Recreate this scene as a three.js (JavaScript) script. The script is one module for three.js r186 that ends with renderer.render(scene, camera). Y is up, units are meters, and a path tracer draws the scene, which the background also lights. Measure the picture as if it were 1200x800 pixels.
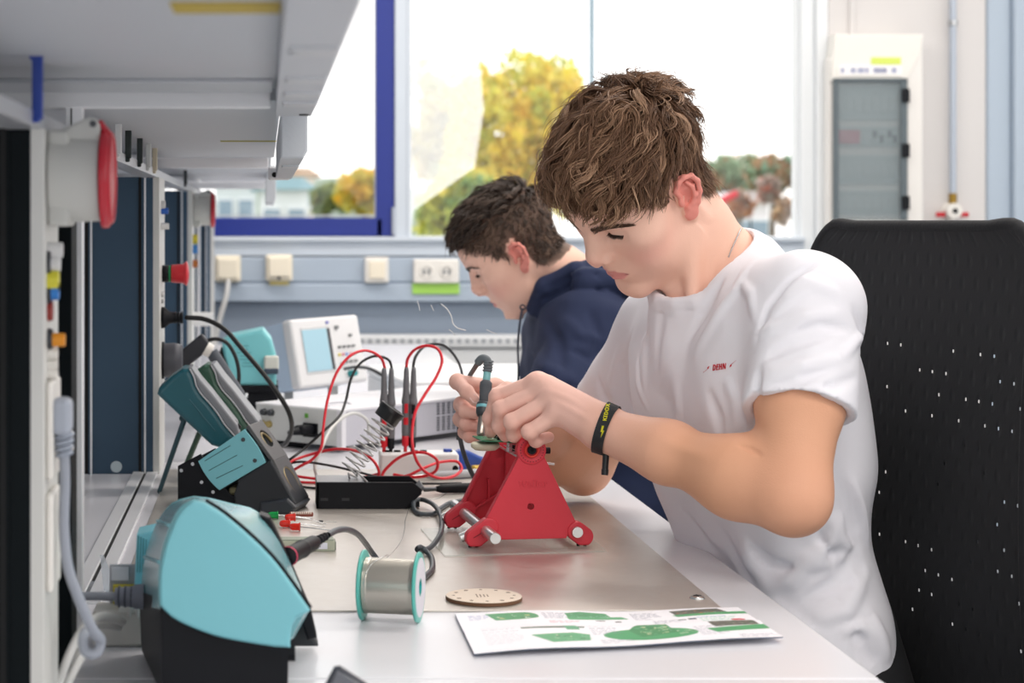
import * as THREE from 'three';
import { RoundedBoxGeometry } from 'three/addons/geometries/RoundedBoxGeometry.js';
import { mergeGeometries, mergeVertices, toCreasedNormals } from 'three/addons/utils/BufferGeometryUtils.js';
import { RectAreaLightUniformsLib } from 'three/addons/lights/RectAreaLightUniformsLib.js';
import { FontLoader } from 'three/addons/loaders/FontLoader.js';
import { TextGeometry } from 'three/addons/geometries/TextGeometry.js';

// ------------------------------------------------------------------ camera, sky, exposure, area lights
const scene = new THREE.Scene();
const FOCAL = 2300, CX = 312, CY = 260, EYE = 1.17, DESK = 0.75;
const camera = new THREE.PerspectiveCamera(2 * Math.atan(540 / FOCAL) * 180 / Math.PI, 1776 / 1080, 0.05, 400);
camera.position.set(0, EYE, 0);
camera.lookAt(0, EYE, -10);
camera.setViewOffset(1776, 1080, 888 - CX, 540 - CY, 1200, 800);   // a lens shifted right and down, as a cropped frame
camera.focus = 2.5;
camera.userData.fStop = 5.0;
scene.background = new THREE.Color(1.0, 0.985, 0.965);              // an even white overcast
scene.backgroundIntensity = 1.85;

const renderer = new THREE.WebGLRenderer({ antialias: true });
renderer.toneMapping = THREE.LinearToneMapping;
renderer.toneMappingExposure = 1.0;
renderer.shadowMap.enabled = true;
RectAreaLightUniformsLib.init();
const ADDED_LUMINAIRES = [[0.75, -0.2], [2.2, -0.2], [-0.75, 0.6], [1.0, -3.3], [2.4, -3.3], [0.9, -5.6], [2.4, -5.6], [-0.6, -6.2]];
const CEIL = 3.1, LAMP_NITS = 9.7;

// ------------------------------------------------------------------ helpers
const V = (x, y, z) => new THREE.Vector3(x, y, z);
const at = (px, py, d) => V((px - CX) / FOCAL * d, EYE - (py - CY) / FOCAL * d, -d);          // photograph pixel + depth -> point
const deskAt = (px, py, h = 0) => { const d = (EYE - DESK - h) * FOCAL / (py - CY); return at(px, py, d); };
function rng(seed) { let s = seed >>> 0; return () => { s = (s + 0x6D2B79F5) >>> 0; let t = s; t = Math.imul(t ^ (t >>> 15), t | 1); t ^= t + Math.imul(t ^ (t >>> 7), t | 61); return ((t ^ (t >>> 14)) >>> 0) / 4294967296; }; }
const used = {};
function numbered(name) { const base = name.replace(/_\d{3}$/, ''); if (!(base in used)) { used[base] = 0; return base; } used[base]++; return base + '_' + String(used[base]).padStart(3, '0'); }
function tidy(g) {                       // every geometry: non-indexed, position / normal / uv (metres, by the face's main direction)
  let o = g.index ? g.toNonIndexed() : g;
  for (const k of Object.keys(o.attributes)) if (!['position', 'normal', 'uv', 'color'].includes(k)) o.deleteAttribute(k);
  if (!o.attributes.normal) o.computeVertexNormals();
  if (!o.userData.keepUV || !o.attributes.uv) {
    const p = o.attributes.position, n = p.count, uv = new Float32Array(n * 2), a = V(), b = V(), c = V();
    for (let i = 0; i < n; i += 3) {
      a.fromBufferAttribute(p, i); b.fromBufferAttribute(p, i + 1); c.fromBufferAttribute(p, i + 2);
      const nx = Math.abs((b.y - a.y) * (c.z - a.z) - (b.z - a.z) * (c.y - a.y)), ny = Math.abs((b.z - a.z) * (c.x - a.x) - (b.x - a.x) * (c.z - a.z)), nz = Math.abs((b.x - a.x) * (c.y - a.y) - (b.y - a.y) * (c.x - a.x));
      for (let k = 0; k < 3; k++) { const v = [a, b, c][k]; uv[(i + k) * 2] = ny >= nx && ny >= nz ? v.x : nx > nz ? v.z : v.x; uv[(i + k) * 2 + 1] = ny >= nx && ny >= nz ? v.z : v.y; }
    }
    o.setAttribute('uv', new THREE.BufferAttribute(uv, 2));
  }
  return o;
}
function join(list) { const gs = [].concat(list).flat().map(tidy); if (gs.length === 1) return gs[0]; if (gs.some((g) => g.attributes.color)) for (const g of gs) if (!g.attributes.color) g.setAttribute('color', new THREE.BufferAttribute(new Float32Array(g.attributes.position.count * 3).fill(1), 3)); return mergeGeometries(gs); }
function obj(name, geoms, mat, parent = scene, label) {
  const m = new THREE.Mesh(join(geoms), mat);
  m.name = parent === scene ? numbered(name) : name; m.castShadow = m.receiveShadow = true;
  if (label) m.userData.label = label;
  parent.add(m); return m;
}
function struct(name, geoms, mat, parent = scene) { const m = obj(name, geoms, mat, parent); m.name = name; if (parent === scene) m.userData.kind = 'structure'; return m; }
function tag(o, label, category, group) { o.userData.label = label; o.userData.category = category; if (group) o.userData.group = group; return o; }
function thing(name, label, category, pos = V(0, 0, 0), turn = 0, group) { const o = new THREE.Group(); o.name = numbered(name); scene.add(o); o.position.copy(pos); o.rotation.y = turn; return tag(o, label, category, group); }
function copyOf(root, label, pos, turn) { const r = root.clone(); r.name = numbered(root.name); r.userData = { ...root.userData }; if (label) r.userData.label = label; if (pos) r.position.copy(pos); if (turn !== undefined) r.rotation.y = turn; scene.add(r); return r; }
// world-space geometry can be hung under a thing whose base is elsewhere
const local = (g, root) => { root.updateMatrixWorld(true); return g.clone().applyMatrix4(root.matrixWorld.clone().invert()); };

const box = (w, h, d, x = 0, y = 0, z = 0, r = 0) => { const g = r > 0 ? new RoundedBoxGeometry(w, h, d, 2, Math.min(r, w / 2.01, h / 2.01, d / 2.01)) : new THREE.BoxGeometry(w, h, d); return g.translate(x, y, z); };
const span = (x0, x1, y0, y1, z0, z1, r = 0) => box(Math.abs(x1 - x0), Math.abs(y1 - y0), Math.abs(z1 - z0), (x0 + x1) / 2, (y0 + y1) / 2, (z0 + z1) / 2, r);
function rod(a, b, r0, r1 = r0, n = 16) { const d = b.clone().sub(a), g = new THREE.CylinderGeometry(r1, r0, d.length(), n); g.applyQuaternion(new THREE.Quaternion().setFromUnitVectors(V(0, 1, 0), d.clone().normalize())); const m = a.clone().add(b).multiplyScalar(0.5); return g.translate(m.x, m.y, m.z); }
function tube(pts, r, closed = false, n = 8, steps = 0) { const c = new THREE.CatmullRomCurve3(pts, closed, 'centripetal'); return new THREE.TubeGeometry(c, steps || Math.max(8, pts.length * 8), r, n, closed); }
function cable(pts, r, n = 8) { const g = [tube(pts, r, false, n, Math.max(16, pts.length * 10))]; for (const p of [pts[0], pts[pts.length - 1]]) g.push(new THREE.SphereGeometry(r, n, 6).translate(p.x, p.y, p.z)); return g; }
function lathe(profile, n = 32) { return new THREE.LatheGeometry(profile.map(([r, y]) => new THREE.Vector2(Math.max(r, 1e-5), y)), n); }
function crease(g, deg = 35) { return toCreasedNormals(g.index ? g.toNonIndexed() : g, deg * Math.PI / 180); }
function shapeOf(pts, smooth = false) { if (!smooth) return new THREE.Shape(pts.map(([x, y]) => new THREE.Vector2(x, y))); const s = new THREE.Shape(); const c = new THREE.SplineCurve([...pts, pts[0]].map(([x, y]) => new THREE.Vector2(x, y))); return new THREE.Shape(c.getPoints(pts.length * 6)); }
function slab(shape, depth, bevel = 0, seg = 2, curveSegments = 16) {   // extruded along z from 0 to depth, bevel inside that depth
  const g = new THREE.ExtrudeGeometry(shape, { depth: Math.max(1e-4, depth - 2 * bevel), bevelEnabled: bevel > 0, bevelSize: bevel, bevelThickness: bevel, bevelOffset: -bevel, bevelSegments: seg, curveSegments });
  return g.translate(0, 0, bevel);
}
// put a local geometry (x, y, z axes) at a point with given axes
function place(g, o, ex, ey) { const z = ex.clone().cross(ey).normalize(), y = z.clone().cross(ex).normalize(); return g.applyMatrix4(new THREE.Matrix4().makeBasis(ex.clone().normalize(), y, z).setPosition(o)); }

const std = (color, roughness = 0.6, o = {}) => new THREE.MeshStandardMaterial({ color, roughness, metalness: 0, ...o });
const phys = (color, roughness, o = {}) => new THREE.MeshPhysicalMaterial({ color, roughness, ...o });

// ------------------------------------------------------------------ computed textures
function value2(seed) { const R = rng(seed), N = 256, t = new Float32Array(N * N); for (let i = 0; i < t.length; i++) t[i] = R(); return (x, y, period) => { const xi = Math.floor(x), yi = Math.floor(y), fx = x - xi, fy = y - yi, sx = fx * fx * (3 - 2 * fx), sy = fy * fy * (3 - 2 * fy), g = (a, b) => t[(((b % period) + period) % period % N) * N + (((a % period) + period) % period % N)]; return (g(xi, yi) * (1 - sx) + g(xi + 1, yi) * sx) * (1 - sy) + (g(xi, yi + 1) * (1 - sx) + g(xi + 1, yi + 1) * sx) * sy; }; }
function texture(size, fn, { repeat = [1, 1], srgb = false } = {}) {
  const d = new Uint8Array(size * size * 4);
  for (let y = 0; y < size; y++) for (let x = 0; x < size; x++) { const v = fn(x / size, y / size, x, y), a = Array.isArray(v) ? v : [v, v, v]; for (let k = 0; k < 3; k++) d[(y * size + x) * 4 + k] = Math.max(0, Math.min(255, a[k] * 255)); d[(y * size + x) * 4 + 3] = 255; }
  const t = new THREE.DataTexture(d, size, size); t.wrapS = t.wrapT = THREE.RepeatWrapping; t.magFilter = THREE.LinearFilter; t.repeat.set(...repeat); if (srgb) t.colorSpace = THREE.SRGBColorSpace; t.needsUpdate = true; return t;
}
const N1 = value2(11), N2 = value2(23), N3 = value2(37);
const fbm = (x, y, p) => N1(x * p, y * p, p) * 0.5 + N2(x * p * 2, y * p * 2, p * 2) * 0.3 + N3(x * p * 4, y * p * 4, p * 4) * 0.2;
const grainTex = (k, rep) => texture(256, (x, y) => fbm(x, y, k), { repeat: rep });
const fineBump = grainTex(48, [6, 6]), softBump = grainTex(10, [2, 2]);
const mottle = (lo, hi, k, rep) => texture(256, (x, y) => lo + (hi - lo) * fbm(x, y, k), { repeat: rep });

const M = {
  wall: std(0xc3c7cd, 0.85, { bumpMap: fineBump, bumpScale: 0.0006 }),
  ceiling: std(0xe8e8e6, 0.9),
  floor: std(0x8c9094, 0.45, { roughnessMap: mottle(0.5, 0.9, 8, [1, 1]) }),
  windowGrey: std(0xc9d2dc, 0.45), blueFrame: std(0x1c2f86, 0.4), whiteFrame: std(0xe9edf0, 0.4),
  trunk: std(0xaab8c8, 0.5), trunkDark: std(0x8d9aab, 0.6), sill: std(0x9fadbd, 0.5),
  whitePlastic: std(0xe9e6e0, 0.4), creamPlastic: std(0xefe6d2, 0.45), greyPlastic: std(0xc9cbc8, 0.5), radiator: std(0xd9dbdd, 0.4),
  shelf: std(0xc6cad0, 0.5, { bumpMap: fineBump, bumpScale: 0.0002 }), alu: std(0xc8cbd0, 0.35, { metalness: 0.55 }), aluBright: std(0xf2f3f6, 0.4, { metalness: 0.3 }),
  desk: std(0xe2e2e8, 0.26, { bumpMap: fineBump, bumpScale: 0.00006 }), deskEdge: std(0xe6e6ea, 0.4),
  mat: new THREE.MeshStandardMaterial({ color: 0xcdc7c0, metalness: 0.6, roughness: 0.4, roughnessMap: mottle(0.75, 1, 24, [3, 3]), bumpMap: grainTex(64, [10, 10]), bumpScale: 0.00005 }),
  panelBlue: phys(0x3f566b, 0.5, { specularIntensity: 0.5 }), panelDark: phys(0x070f13, 0.55, { specularIntensity: 0.25 }), panelFront: std(0xd8d8d4, 0.45), slot: std(0x07090b, 0.7),
  red: std(0xc41f2e, 0.42), redSocket: std(0xc02234, 0.35), redLead: phys(0xd81a2c, 0.35), blackLead: std(0x16181a, 0.45), greyCable: std(0x9aa0ac, 0.5), lightCable: std(0xd4d4d2, 0.5),
  black: phys(0x101218, 0.5, { specularIntensity: 0.45 }), blackMatt: phys(0x0b0c0f, 0.75, { specularIntensity: 0.4 }), turq: std(0x7cc3cf, 0.42), turqDark: std(0x3f8f96, 0.4), steel: std(0xc4c6c8, 0.25, { metalness: 0.9 }), darkSteel: std(0x55585c, 0.4, { metalness: 0.7 }),
};
// ------------------------------------------------------------------ the room
const ZB = -7.2, ZF = 2.6, XL = -3.2, XR = 3.6, WT = 0.25;                 // inner faces of the walls
const wb = (px) => (px - CX) / FOCAL * 7.2, hb = (py) => EYE - (py - CY) / FOCAL * 7.2;   // a pixel on the back wall
struct('floor', span(XL - WT, XR + WT, -0.2, 0, ZB - WT, ZF + WT), M.floor);
struct('ceiling', span(XL - WT, XR + WT, CEIL, CEIL + 0.2, ZB - WT, ZF + WT), M.ceiling);
struct('wall_left', span(XL - WT, XL, 0, CEIL, ZB - WT, ZF + WT), M.wall);
// right wall and wall behind the camera; their unseen window openings are added for fill daylight
struct('wall_right', [span(XR, XR + WT, 0, 0.95, ZB - WT, ZF + WT), span(XR, XR + WT, 2.75, CEIL, ZB - WT, ZF + WT), span(XR, XR + WT, 0.95, 2.75, ZB - WT, -6.6), span(XR, XR + WT, 0.95, 2.75, 2.2, ZF + WT), span(XR, XR + WT, 0.95, 2.75, -3.2, -2.8), span(XR, XR + WT, 0.95, 2.75, -0.2, 0.2)], M.wall);
struct('wall_front', [span(XL, XR, 0, 0.85, ZF, ZF + WT), span(XL, XR, 2.85, CEIL, ZF, ZF + WT), span(XL, -2.8, 0.85, 2.85, ZF, ZF + WT), span(3.2, XR, 0.85, 2.85, ZF, ZF + WT), span(0.1, 0.3, 0.85, 2.85, ZF, ZF + WT)], M.wall);
const yS = hb(277), yT = 2.86;                                              // sill and head of the back windows
const xB0 = wb(60), xB1 = wb(462), xW0 = wb(480), xW1 = wb(940), xP0 = wb(966), xE0 = wb(1192), xE1 = wb(1330);
struct('wall_back', [span(XL, XR, 0, yS - 0.02, ZB - WT, ZB), span(XL, XR, yT, CEIL, ZB - WT, ZB), span(XL, xB0, yS - 0.02, yT, ZB - WT, ZB), span(xP0, xE0, yS - 0.02, yT, ZB - WT, ZB), span(xE1, XR, yS - 0.02, yT, ZB - WT, ZB)], M.wall);
// glass shared by all panes
const paneGlass = phys(0xffffff, 0.02, { transmission: 1, thickness: 0, ior: 1.45, specularIntensity: 0.6 });
function frame(name, x0, x1, y0, y1, z, fw, depth, mat, glassName) {
  const t = new THREE.Group(); t.name = name; scene.add(t); t.userData.kind = 'structure';
  obj('window_frame', [span(x0, x0 + fw, y0, y1, z, z + depth, 0.006), span(x1 - fw, x1, y0, y1, z, z + depth, 0.006), span(x0 + fw * 0.6, x1 - fw * 0.6, y0, y0 + fw, z, z + depth, 0.006), span(x0 + fw * 0.6, x1 - fw * 0.6, y1 - fw, y1, z, z + depth, 0.006)], mat, t);
  obj('glass_pane', span(x0 + fw * 0.8, x1 - fw * 0.8, y0 + fw * 0.8, y1 - fw * 0.8, z + depth * 0.4, z + depth * 0.4 + 0.006), paneGlass, t);
  return t;
}
const win1 = frame('window_1', xB0, xB1, yS, yT - 0.02, ZB - 0.06, wb(462) - wb(440), 0.08, M.blueFrame);
obj('window_seal', [span(xB0 + 0.065, xB1 - 0.065, hb(253.5), hb(251.5), ZB + 0.0, ZB + 0.012), span(wb(438.6), wb(440), hb(252), yT - 0.1, ZB, ZB + 0.012)], std(0xb9bec6, 0.5), win1);
obj('hinge', rod(V(wb(460.5), hb(275), ZB + 0.028), V(wb(460.5), hb(243), ZB + 0.028), 0.007), std(0xb9c0cc, 0.3, { metalness: 0.5 }), win1);
struct('trim_1', [span(wb(462), wb(480), hb(283), yT, ZB - 0.1, ZB + 0.03, 0.006), span(wb(476), wb(479.5), hb(282), yT, ZB + 0.02, ZB + 0.034, 0.003)], M.windowGrey);
const win2 = frame('window_2', xW0 - 0.01, xW1, hb(282.5), yT - 0.02, ZB - 0.08, 0.018, 0.07, M.whiteFrame);
obj('glazing_bar', span(wb(931.5), wb(936), hb(280), yT - 0.04, ZB - 0.05, ZB - 0.01), M.whiteFrame, win2);
struct('trim_2', [span(wb(937), wb(953), hb(300), yT, ZB - 0.1, ZB + 0.02, 0.006), span(wb(953), wb(967), hb(300), yT, ZB - 0.1, ZB + 0.045, 0.008)], M.whiteFrame);
frame('window_3', xE0, xE1, hb(300), yT - 0.02, ZB - 0.08, 0.03, 0.07, M.whiteFrame);
struct('trim_3', [span(wb(1150), wb(1178), 0, CEIL, ZB, ZB + 0.06, 0.01), span(wb(1178), wb(1193), 0.9, CEIL, ZB, ZB + 0.09, 0.01)], std(0xaebccb, 0.45));
// window board, cable trunking and the strip under it
struct('trim_4', [span(wb(150), wb(940), hb(283), hb(277.2), ZB - 0.05, ZB + 0.05, 0.005), span(wb(150), wb(940), hb(299), hb(283), ZB, ZB + 0.03)], M.windowGrey);
struct('trim_5', [span(wb(150), wb(980), hb(330), hb(301), ZB, ZB + 0.06, 0.006), span(wb(150), wb(980), hb(353), hb(331.5), ZB, ZB + 0.066, 0.008), span(wb(150), wb(980), hb(331.5), hb(330), ZB, ZB + 0.052)], M.trunk);
struct('trim_6', span(wb(150), wb(980), 0.4, hb(354), ZB, ZB + 0.02), M.trunkDark);
// pillar with pipe at the right
struct('wall_pillar', [span(wb(966), wb(1150), 0, CEIL, ZB, ZB + 0.05, 0.006), span(wb(990), wb(996), hb(48), CEIL, ZB + 0.05, ZB + 0.062, 0.003)], std(0xd6d3d2, 0.8, { bumpMap: softBump, bumpScale: 0.001 }));
const pipe = thing('wall_pipe', 'thin blue-grey pipe running down the pale pillar, with a brass nut at its foot', 'pipe', V(wb(1107), hb(238), ZB + 0.085));
obj('pipe', local(rod(V(wb(1107), hb(232), ZB + 0.085), V(wb(1107), CEIL, ZB + 0.085), 0.0125), pipe), std(0xb4bdca, 0.35, { metalness: 0.3 }), pipe);
obj('nut', rod(V(0, -0.005, 0), V(0, 0.035, 0), 0.015, 0.015, 6), std(0xa08038, 0.4, { metalness: 0.7 }), pipe);
const pc = thing('pipe_clamp', 'tiny metal pipe clamp holding the wall pipe high on the pale pillar', 'clamp', V(wb(1107), hb(30), ZB + 0.085));
obj('pipe_clamp', rod(V(0, -0.01, 0), V(0, 0.01, 0), 0.017), M.steel, pc);
const valve = thing('wall_valve', 'small white round valve with a black centre and red wings, just above the chair', 'valve', V(wb(1107), hb(247), ZB + 0.05));
obj('valve_body', [rod(V(0, 0, 0), V(0, 0, 0.06), 0.03, 0.027, 24), rod(V(0, -0.2, 0.02), V(0, 0.02, 0.02), 0.012)], M.whitePlastic, valve);
obj('valve_core', rod(V(0, 0, 0.055), V(0, 0, 0.066), 0.009), M.black, valve);
for (const s of [-1, 1]) obj('valve_wing', box(0.035, 0.018, 0.014, s * 0.042, -0.014, 0.03, 0.005), M.red, valve);

// added ceiling luminaires, out of view, for frontal light: a glowing diffuser in a frame, and an area light of the same size just below it
ADDED_LUMINAIRES.forEach(([x, z], i) => {
  const t = thing('added_ceiling_light', 'added unseen ceiling luminaire ' + ['above the boy in white, right of the shelves', 'nearest the camera at the right', 'nearest the camera at the left, above the shelves', 'above the boy in the hoodie', 'right of the boy in the hoodie', 'before the large window, left one', 'before the large window, right one', 'before the blue-framed window'][i], 'ceiling light', V(x, CEIL, z), 0, 'added ceiling luminaires');
  obj('frame', [span(-0.66, 0.66, -0.05, 0, -0.32, -0.3), span(-0.66, 0.66, -0.05, 0, 0.3, 0.32), span(-0.66, -0.64, -0.05, 0, -0.3, 0.3), span(0.64, 0.66, -0.05, 0, -0.3, 0.3)], M.whiteFrame, t);
  obj('diffuser', span(-0.64, 0.64, -0.035, -0.02, -0.3, 0.3), std(0xffffff, 0.6, { emissive: 0xfff8f0, emissiveIntensity: 1.5 }), t);
  const l = new THREE.RectAreaLight(0xfff6ee, LAMP_NITS, 1.28, 0.6); l.position.set(x, CEIL - 0.055, z); l.lookAt(x, 0, z); l.name = 'added_luminaire_light_' + i; scene.add(l);
});

// radiator under the window
const rad = thing('radiator', 'long white panel radiator with a slotted top grille under the windows', 'radiator', V(wb(560), 0, ZB + 0.12));
obj('panel', span(wb(330) - wb(560), wb(900) - wb(560), 0.18, hb(405), -0.05, 0.05, 0.01), M.radiator, rad);
obj('top_grille', span(wb(330) - wb(560), wb(900) - wb(560), hb(404), hb(390), -0.06, 0.06, 0.008), M.radiator, rad);
{ const g = []; for (let i = 0; i < 60; i++) { const x = wb(336) - wb(560) + i * 0.029; g.push(span(x, x + 0.012, hb(398), hb(394), 0.055, 0.063)); } obj('grille_slots', g, std(0x8e949c, 0.7), rad).userData.kind = 'stuff'; }
for (const x of [-0.7, 0.9]) obj('radiator_leg', span(x, x + 0.04, 0, 0.2, -0.03, 0.03), M.radiator, rad);

// sockets on the trunking
function wallSocket(px, py, w, h, label, mat, face) {
  const t = thing('wall_socket', label, 'socket', V(wb(px), hb(py), ZB + 0.06));
  const W = w * 7.2 / FOCAL, H = h * 7.2 / FOCAL; obj('cover_plate', box(W, H, 0.03, 0, 0, 0.015, 0.008), mat, t); if (face) face(t, W, H); return t;
}
wallSocket(267.5, 314, 30, 31, 'leftmost cream wall socket with a white cable hanging from it, beside the dark cabinet', M.creamPlastic, (t, W, H) => obj('lid', box(W * 0.8, H * 0.78, 0.016, 0, 0, 0.032, 0.008), M.creamPlastic, t));
wallSocket(327, 313, 31, 31, 'cream wall socket with a hinged lid and a yellow sticker below it', M.creamPlastic, (t, W, H) => { obj('lid', box(W * 0.82, H * 0.8, 0.018, 0, 0.003, 0.034, 0.01), M.creamPlastic, t); obj('lock', rod(V(0, -H * 0.38, 0.03), V(0, -H * 0.38, 0.045), 0.006), M.black, t); obj('sticker', box(W * 0.72, 0.024, 0.003, 0, -H * 0.6, 0.004), std(0xd8c980, 0.6), t); });
wallSocket(440, 315.5, 28, 30, 'small square white wall switch with a cream rocker, between lidded socket and double socket', M.whitePlastic, (t, W, H) => obj('rocker', box(W * 0.66, H * 0.66, 0.012, 0, 0, 0.032, 0.004), M.creamPlastic, t));
wallSocket(509, 317, 53, 28, 'white double wall socket over a bright green strip', M.whitePlastic, (t, W, H) => { for (const s of [-1, 1]) obj('socket_well', new THREE.TorusGeometry(0.022, 0.004, 8, 24).translate(s * W * 0.22, 0, 0.031), M.whitePlastic, t); for (const s of [-1, 1]) for (const q of [-1, 1]) obj('socket_hole', box(0.009, 0.02, 0.004, s * W * 0.22 + q * 0.009, -0.003, 0.03), std(0x777b80, 0.7), t); });
tag(obj('green_strip', span(wb(481.5), wb(536), hb(343.5), hb(331), ZB + 0.064, ZB + 0.074, 0.002), std(0xa3d55e, 0.5)), 'bright green label strip below the white double socket', 'label');
tag(obj('hanging_cable', cable([V(wb(268), hb(329), ZB + 0.1), V(wb(266), hb(345), ZB + 0.11), V(wb(260), hb(366), ZB + 0.11), V(wb(254), hb(392), ZB + 0.11), V(wb(252), hb(430), ZB + 0.11)], 0.0095), M.lightCable), 'white cable hanging down from the leftmost wall socket', 'cable');

// distribution box on the pillar
const db = thing('distribution_box', 'white fuse box on the pillar with a smoked transparent door over rows of breakers', 'fuse box', V(wb(1010), hb(160), ZB + 0.05));
const X = (px) => wb(px) - wb(1010), Y = (py) => hb(py) - hb(160);
obj('housing', [span(X(960), X(1066), Y(300), Y(70), 0, 0.07, 0.012), span(X(1048), X(1068), Y(300), Y(44), 0, 0.085, 0.01)], std(0xe6e3df, 0.45), db);
obj('top_cap', slab(shapeOf([[X(966), Y(44)], [X(1068), Y(44)], [X(1066), Y(66)], [X(1050), Y(97)], [X(962), Y(97)], [X(962), Y(76)]]), 0.09, 0.008), std(0xe9e6e0, 0.45), db);
obj('label_strip', span(X(970), X(1042), Y(92), Y(80), 0.09, 0.094), std(0xf4f2f0, 0.6), db);
obj('label_text', [972, 983, 991, 1000, 1009, 1014, 1021, 1030].map((p, i) => span(X(p), X(p + 4 + (i % 3) * 2), Y(89), Y(83), 0.094, 0.0945)), std(0xa4a8c0, 0.7), db).userData.kind = 'stuff';
obj('yellow_label', span(X(1007), X(1041), Y(79), Y(71), 0.088, 0.093), std(0xd5e56a, 0.6), db);
for (const [a, b] of [[104, 143], [150, 173], [183, 216], [224, 252]]) {
  const row = obj('breaker_row', span(X(968), X(1040), Y(b), Y(a), 0.07, 0.076, 0.002), std(0xb9c2c4, 0.5), db);
  obj('breaker', Array.from({ length: 7 }, (_, i) => span(X(969 + i * 10), X(977 + i * 10), Y(b - (b - a) * 0.25), Y(a + (b - a) * 0.3), 0.076, 0.081, 0.001)), std(0xc3cacb, 0.5), row);
  if (a === 150) { obj('red_label', span(X(971), X(995), Y(170), Y(154), 0.081, 0.083), std(0xd0546a, 0.6), row); obj('breaker_lever', [1010, 1018, 1027, 1033].map((p, i) => span(X(p), X(p + 4), Y(163 + (i % 2) * 6), Y(155 + (i % 2) * 5), 0.08, 0.086)), M.black, row); }
}
obj('door', span(X(964), X(1046), Y(258), Y(98), 0.088, 0.093, 0.003), phys(0x8a979c, 0.08, { transparent: true, opacity: 0.42 }), db);
obj('door_frame', [span(X(963), X(969), Y(258), Y(96), 0.087, 0.1, 0.003), span(X(1040), X(1048), Y(258), Y(96), 0.087, 0.1, 0.003), span(X(963), X(1048), Y(99), Y(95), 0.087, 0.1, 0.002)], std(0x59646a, 0.5), db);
for (const y of [113, 176, 236]) obj('door_hinge', span(X(1041), X(1050), Y(y + 10), Y(y - 6), 0.096, 0.108, 0.003), M.black, db);
// ------------------------------------------------------------------ outside the windows
struct('ground', span(-90, 120, -3.4, -3.2, -200, -8.5), std(0x77806a, 0.95));
function foliage(seed, n, cx, cy, cz, rx, ry, rz, leaf, tones, clumps = 26, tight = 1) {   // leaves as small bent quads gathered in clumps
  const R = rng(seed), cl = Array.from({ length: clumps }, () => { let a, b, c; do { a = R() * 2 - 1; b = R() * 2 - 1; c = R() * 2 - 1; } while (a * a + b * b + c * c > 1); return [a, b, c, (0.2 + R() * 0.2) * tight, tones[Math.floor(R() * tones.length)]]; });
  const pos = new Float32Array(n * 18), col = new Float32Array(n * 18), q = new THREE.Quaternion(), v = V(), color = new THREE.Color();
  for (let i = 0; i < n; i++) {
    const c = cl[Math.floor(R() * clumps)], u = R() * 6.283, w = Math.acos(2 * R() - 1), rr = Math.cbrt(R()) * c[3];
    const x = cx + rx * (c[0] * 0.8 + rr * Math.sin(w) * Math.cos(u)), y = cy + ry * (c[1] * 0.8 + rr * Math.cos(w)), z = cz + rz * (c[2] * 0.8 + rr * Math.sin(w) * Math.sin(u));
    q.setFromEuler(new THREE.Euler(R() * 6.3, R() * 6.3, R() * 6.3)); const s = leaf * (0.6 + R() * 0.8);
    color.set(R() < 0.7 ? c[4] : tones[Math.floor(R() * tones.length)]).offsetHSL((R() - 0.5) * 0.02, 0, (R() - 0.5) * 0.1);
    [[-1, 0, 0], [0, -0.55, 0.15], [1, 0, 0], [-1, 0, 0], [1, 0, 0], [0, 0.55, 0.15]].forEach((p, k) => { v.set(p[0] * s, p[1] * s, p[2] * s).applyQuaternion(q); pos.set([x + v.x, y + v.y, z + v.z], i * 18 + k * 3); col.set([color.r, color.g, color.b], i * 18 + k * 3); });
  }
  const g = new THREE.BufferGeometry(); g.setAttribute('position', new THREE.BufferAttribute(pos, 3)); g.setAttribute('color', new THREE.BufferAttribute(col, 3)); g.computeVertexNormals(); return g;
}
const leafMat = phys(0xffffff, 0.8, { vertexColors: true, transmission: 0.5, thickness: 0, side: THREE.DoubleSide });
const barkMat = std(0x6b5f52, 0.9);
function tree(name, label, px, py, d, w, h, seed, n, leaf, tones, clumps) {
  const c = at(px, py, d), t = thing(name, label, 'tree', V(c.x, -3.2, c.z)), top = c.y + 3.2, R = rng(seed + 5);
  obj('trunk', [rod(V(0, 0, 0), V(0.05, top - h * 0.35, 0), w * 0.05, w * 0.03, 10), ...Array.from({ length: 7 }, (_, i) => { const a = V((R() - 0.5) * 0.04, top - h * (0.45 - i * 0.06), 0); return rod(a, V((R() - 0.5) * w * 0.8, a.y + h * (0.15 + R() * 0.3), (R() - 0.5) * w * 0.6), w * 0.016, w * 0.005, 6); })], barkMat, t);
  obj('foliage', foliage(seed, n, 0, top, 0, w / 2, h / 2, w / 2, leaf, tones, clumps, clumps > 50 ? 0.62 : 1), leafMat, t).userData.kind = 'stuff'; return t;
}
const S40 = 40 / FOCAL;
tree('autumn_tree', 'tall autumn tree with golden yellow leaves behind the boy in the navy hoodie', 605, 160, 40, 205 * S40, 265 * S40, 3, 6500, 0.12, [0xf8e048, 0xf0d448, 0xe4dc64, 0xccd05c, 0xfae868], 110);
tree('autumn_tree', 'yellow-green tree low at the left of the large window', 545, 240, 30, 130 * 30 / FOCAL, 110 * 30 / FOCAL, 7, 2600, 0.12, [0xdcdc66, 0xb8c868, 0xf0e058, 0x9cba7c]);
tree('autumn_tree', 'yellow tree at the lower corner of the blue-framed window', 425, 226, 42, 62 * 42 / FOCAL, 66 * 42 / FOCAL, 9, 1500, 0.11, [0xf6dc40, 0xeecc38, 0xd4cc5c]);
tree('green_bush', 'round grey-green bush at the left of the yellow tree in the blue-framed window', 385, 234, 46, 44 * 46 / FOCAL, 50 * 46 / FOCAL, 12, 900, 0.12, [0x93a35c, 0x7f9a64, 0xb0ae66]);
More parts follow.
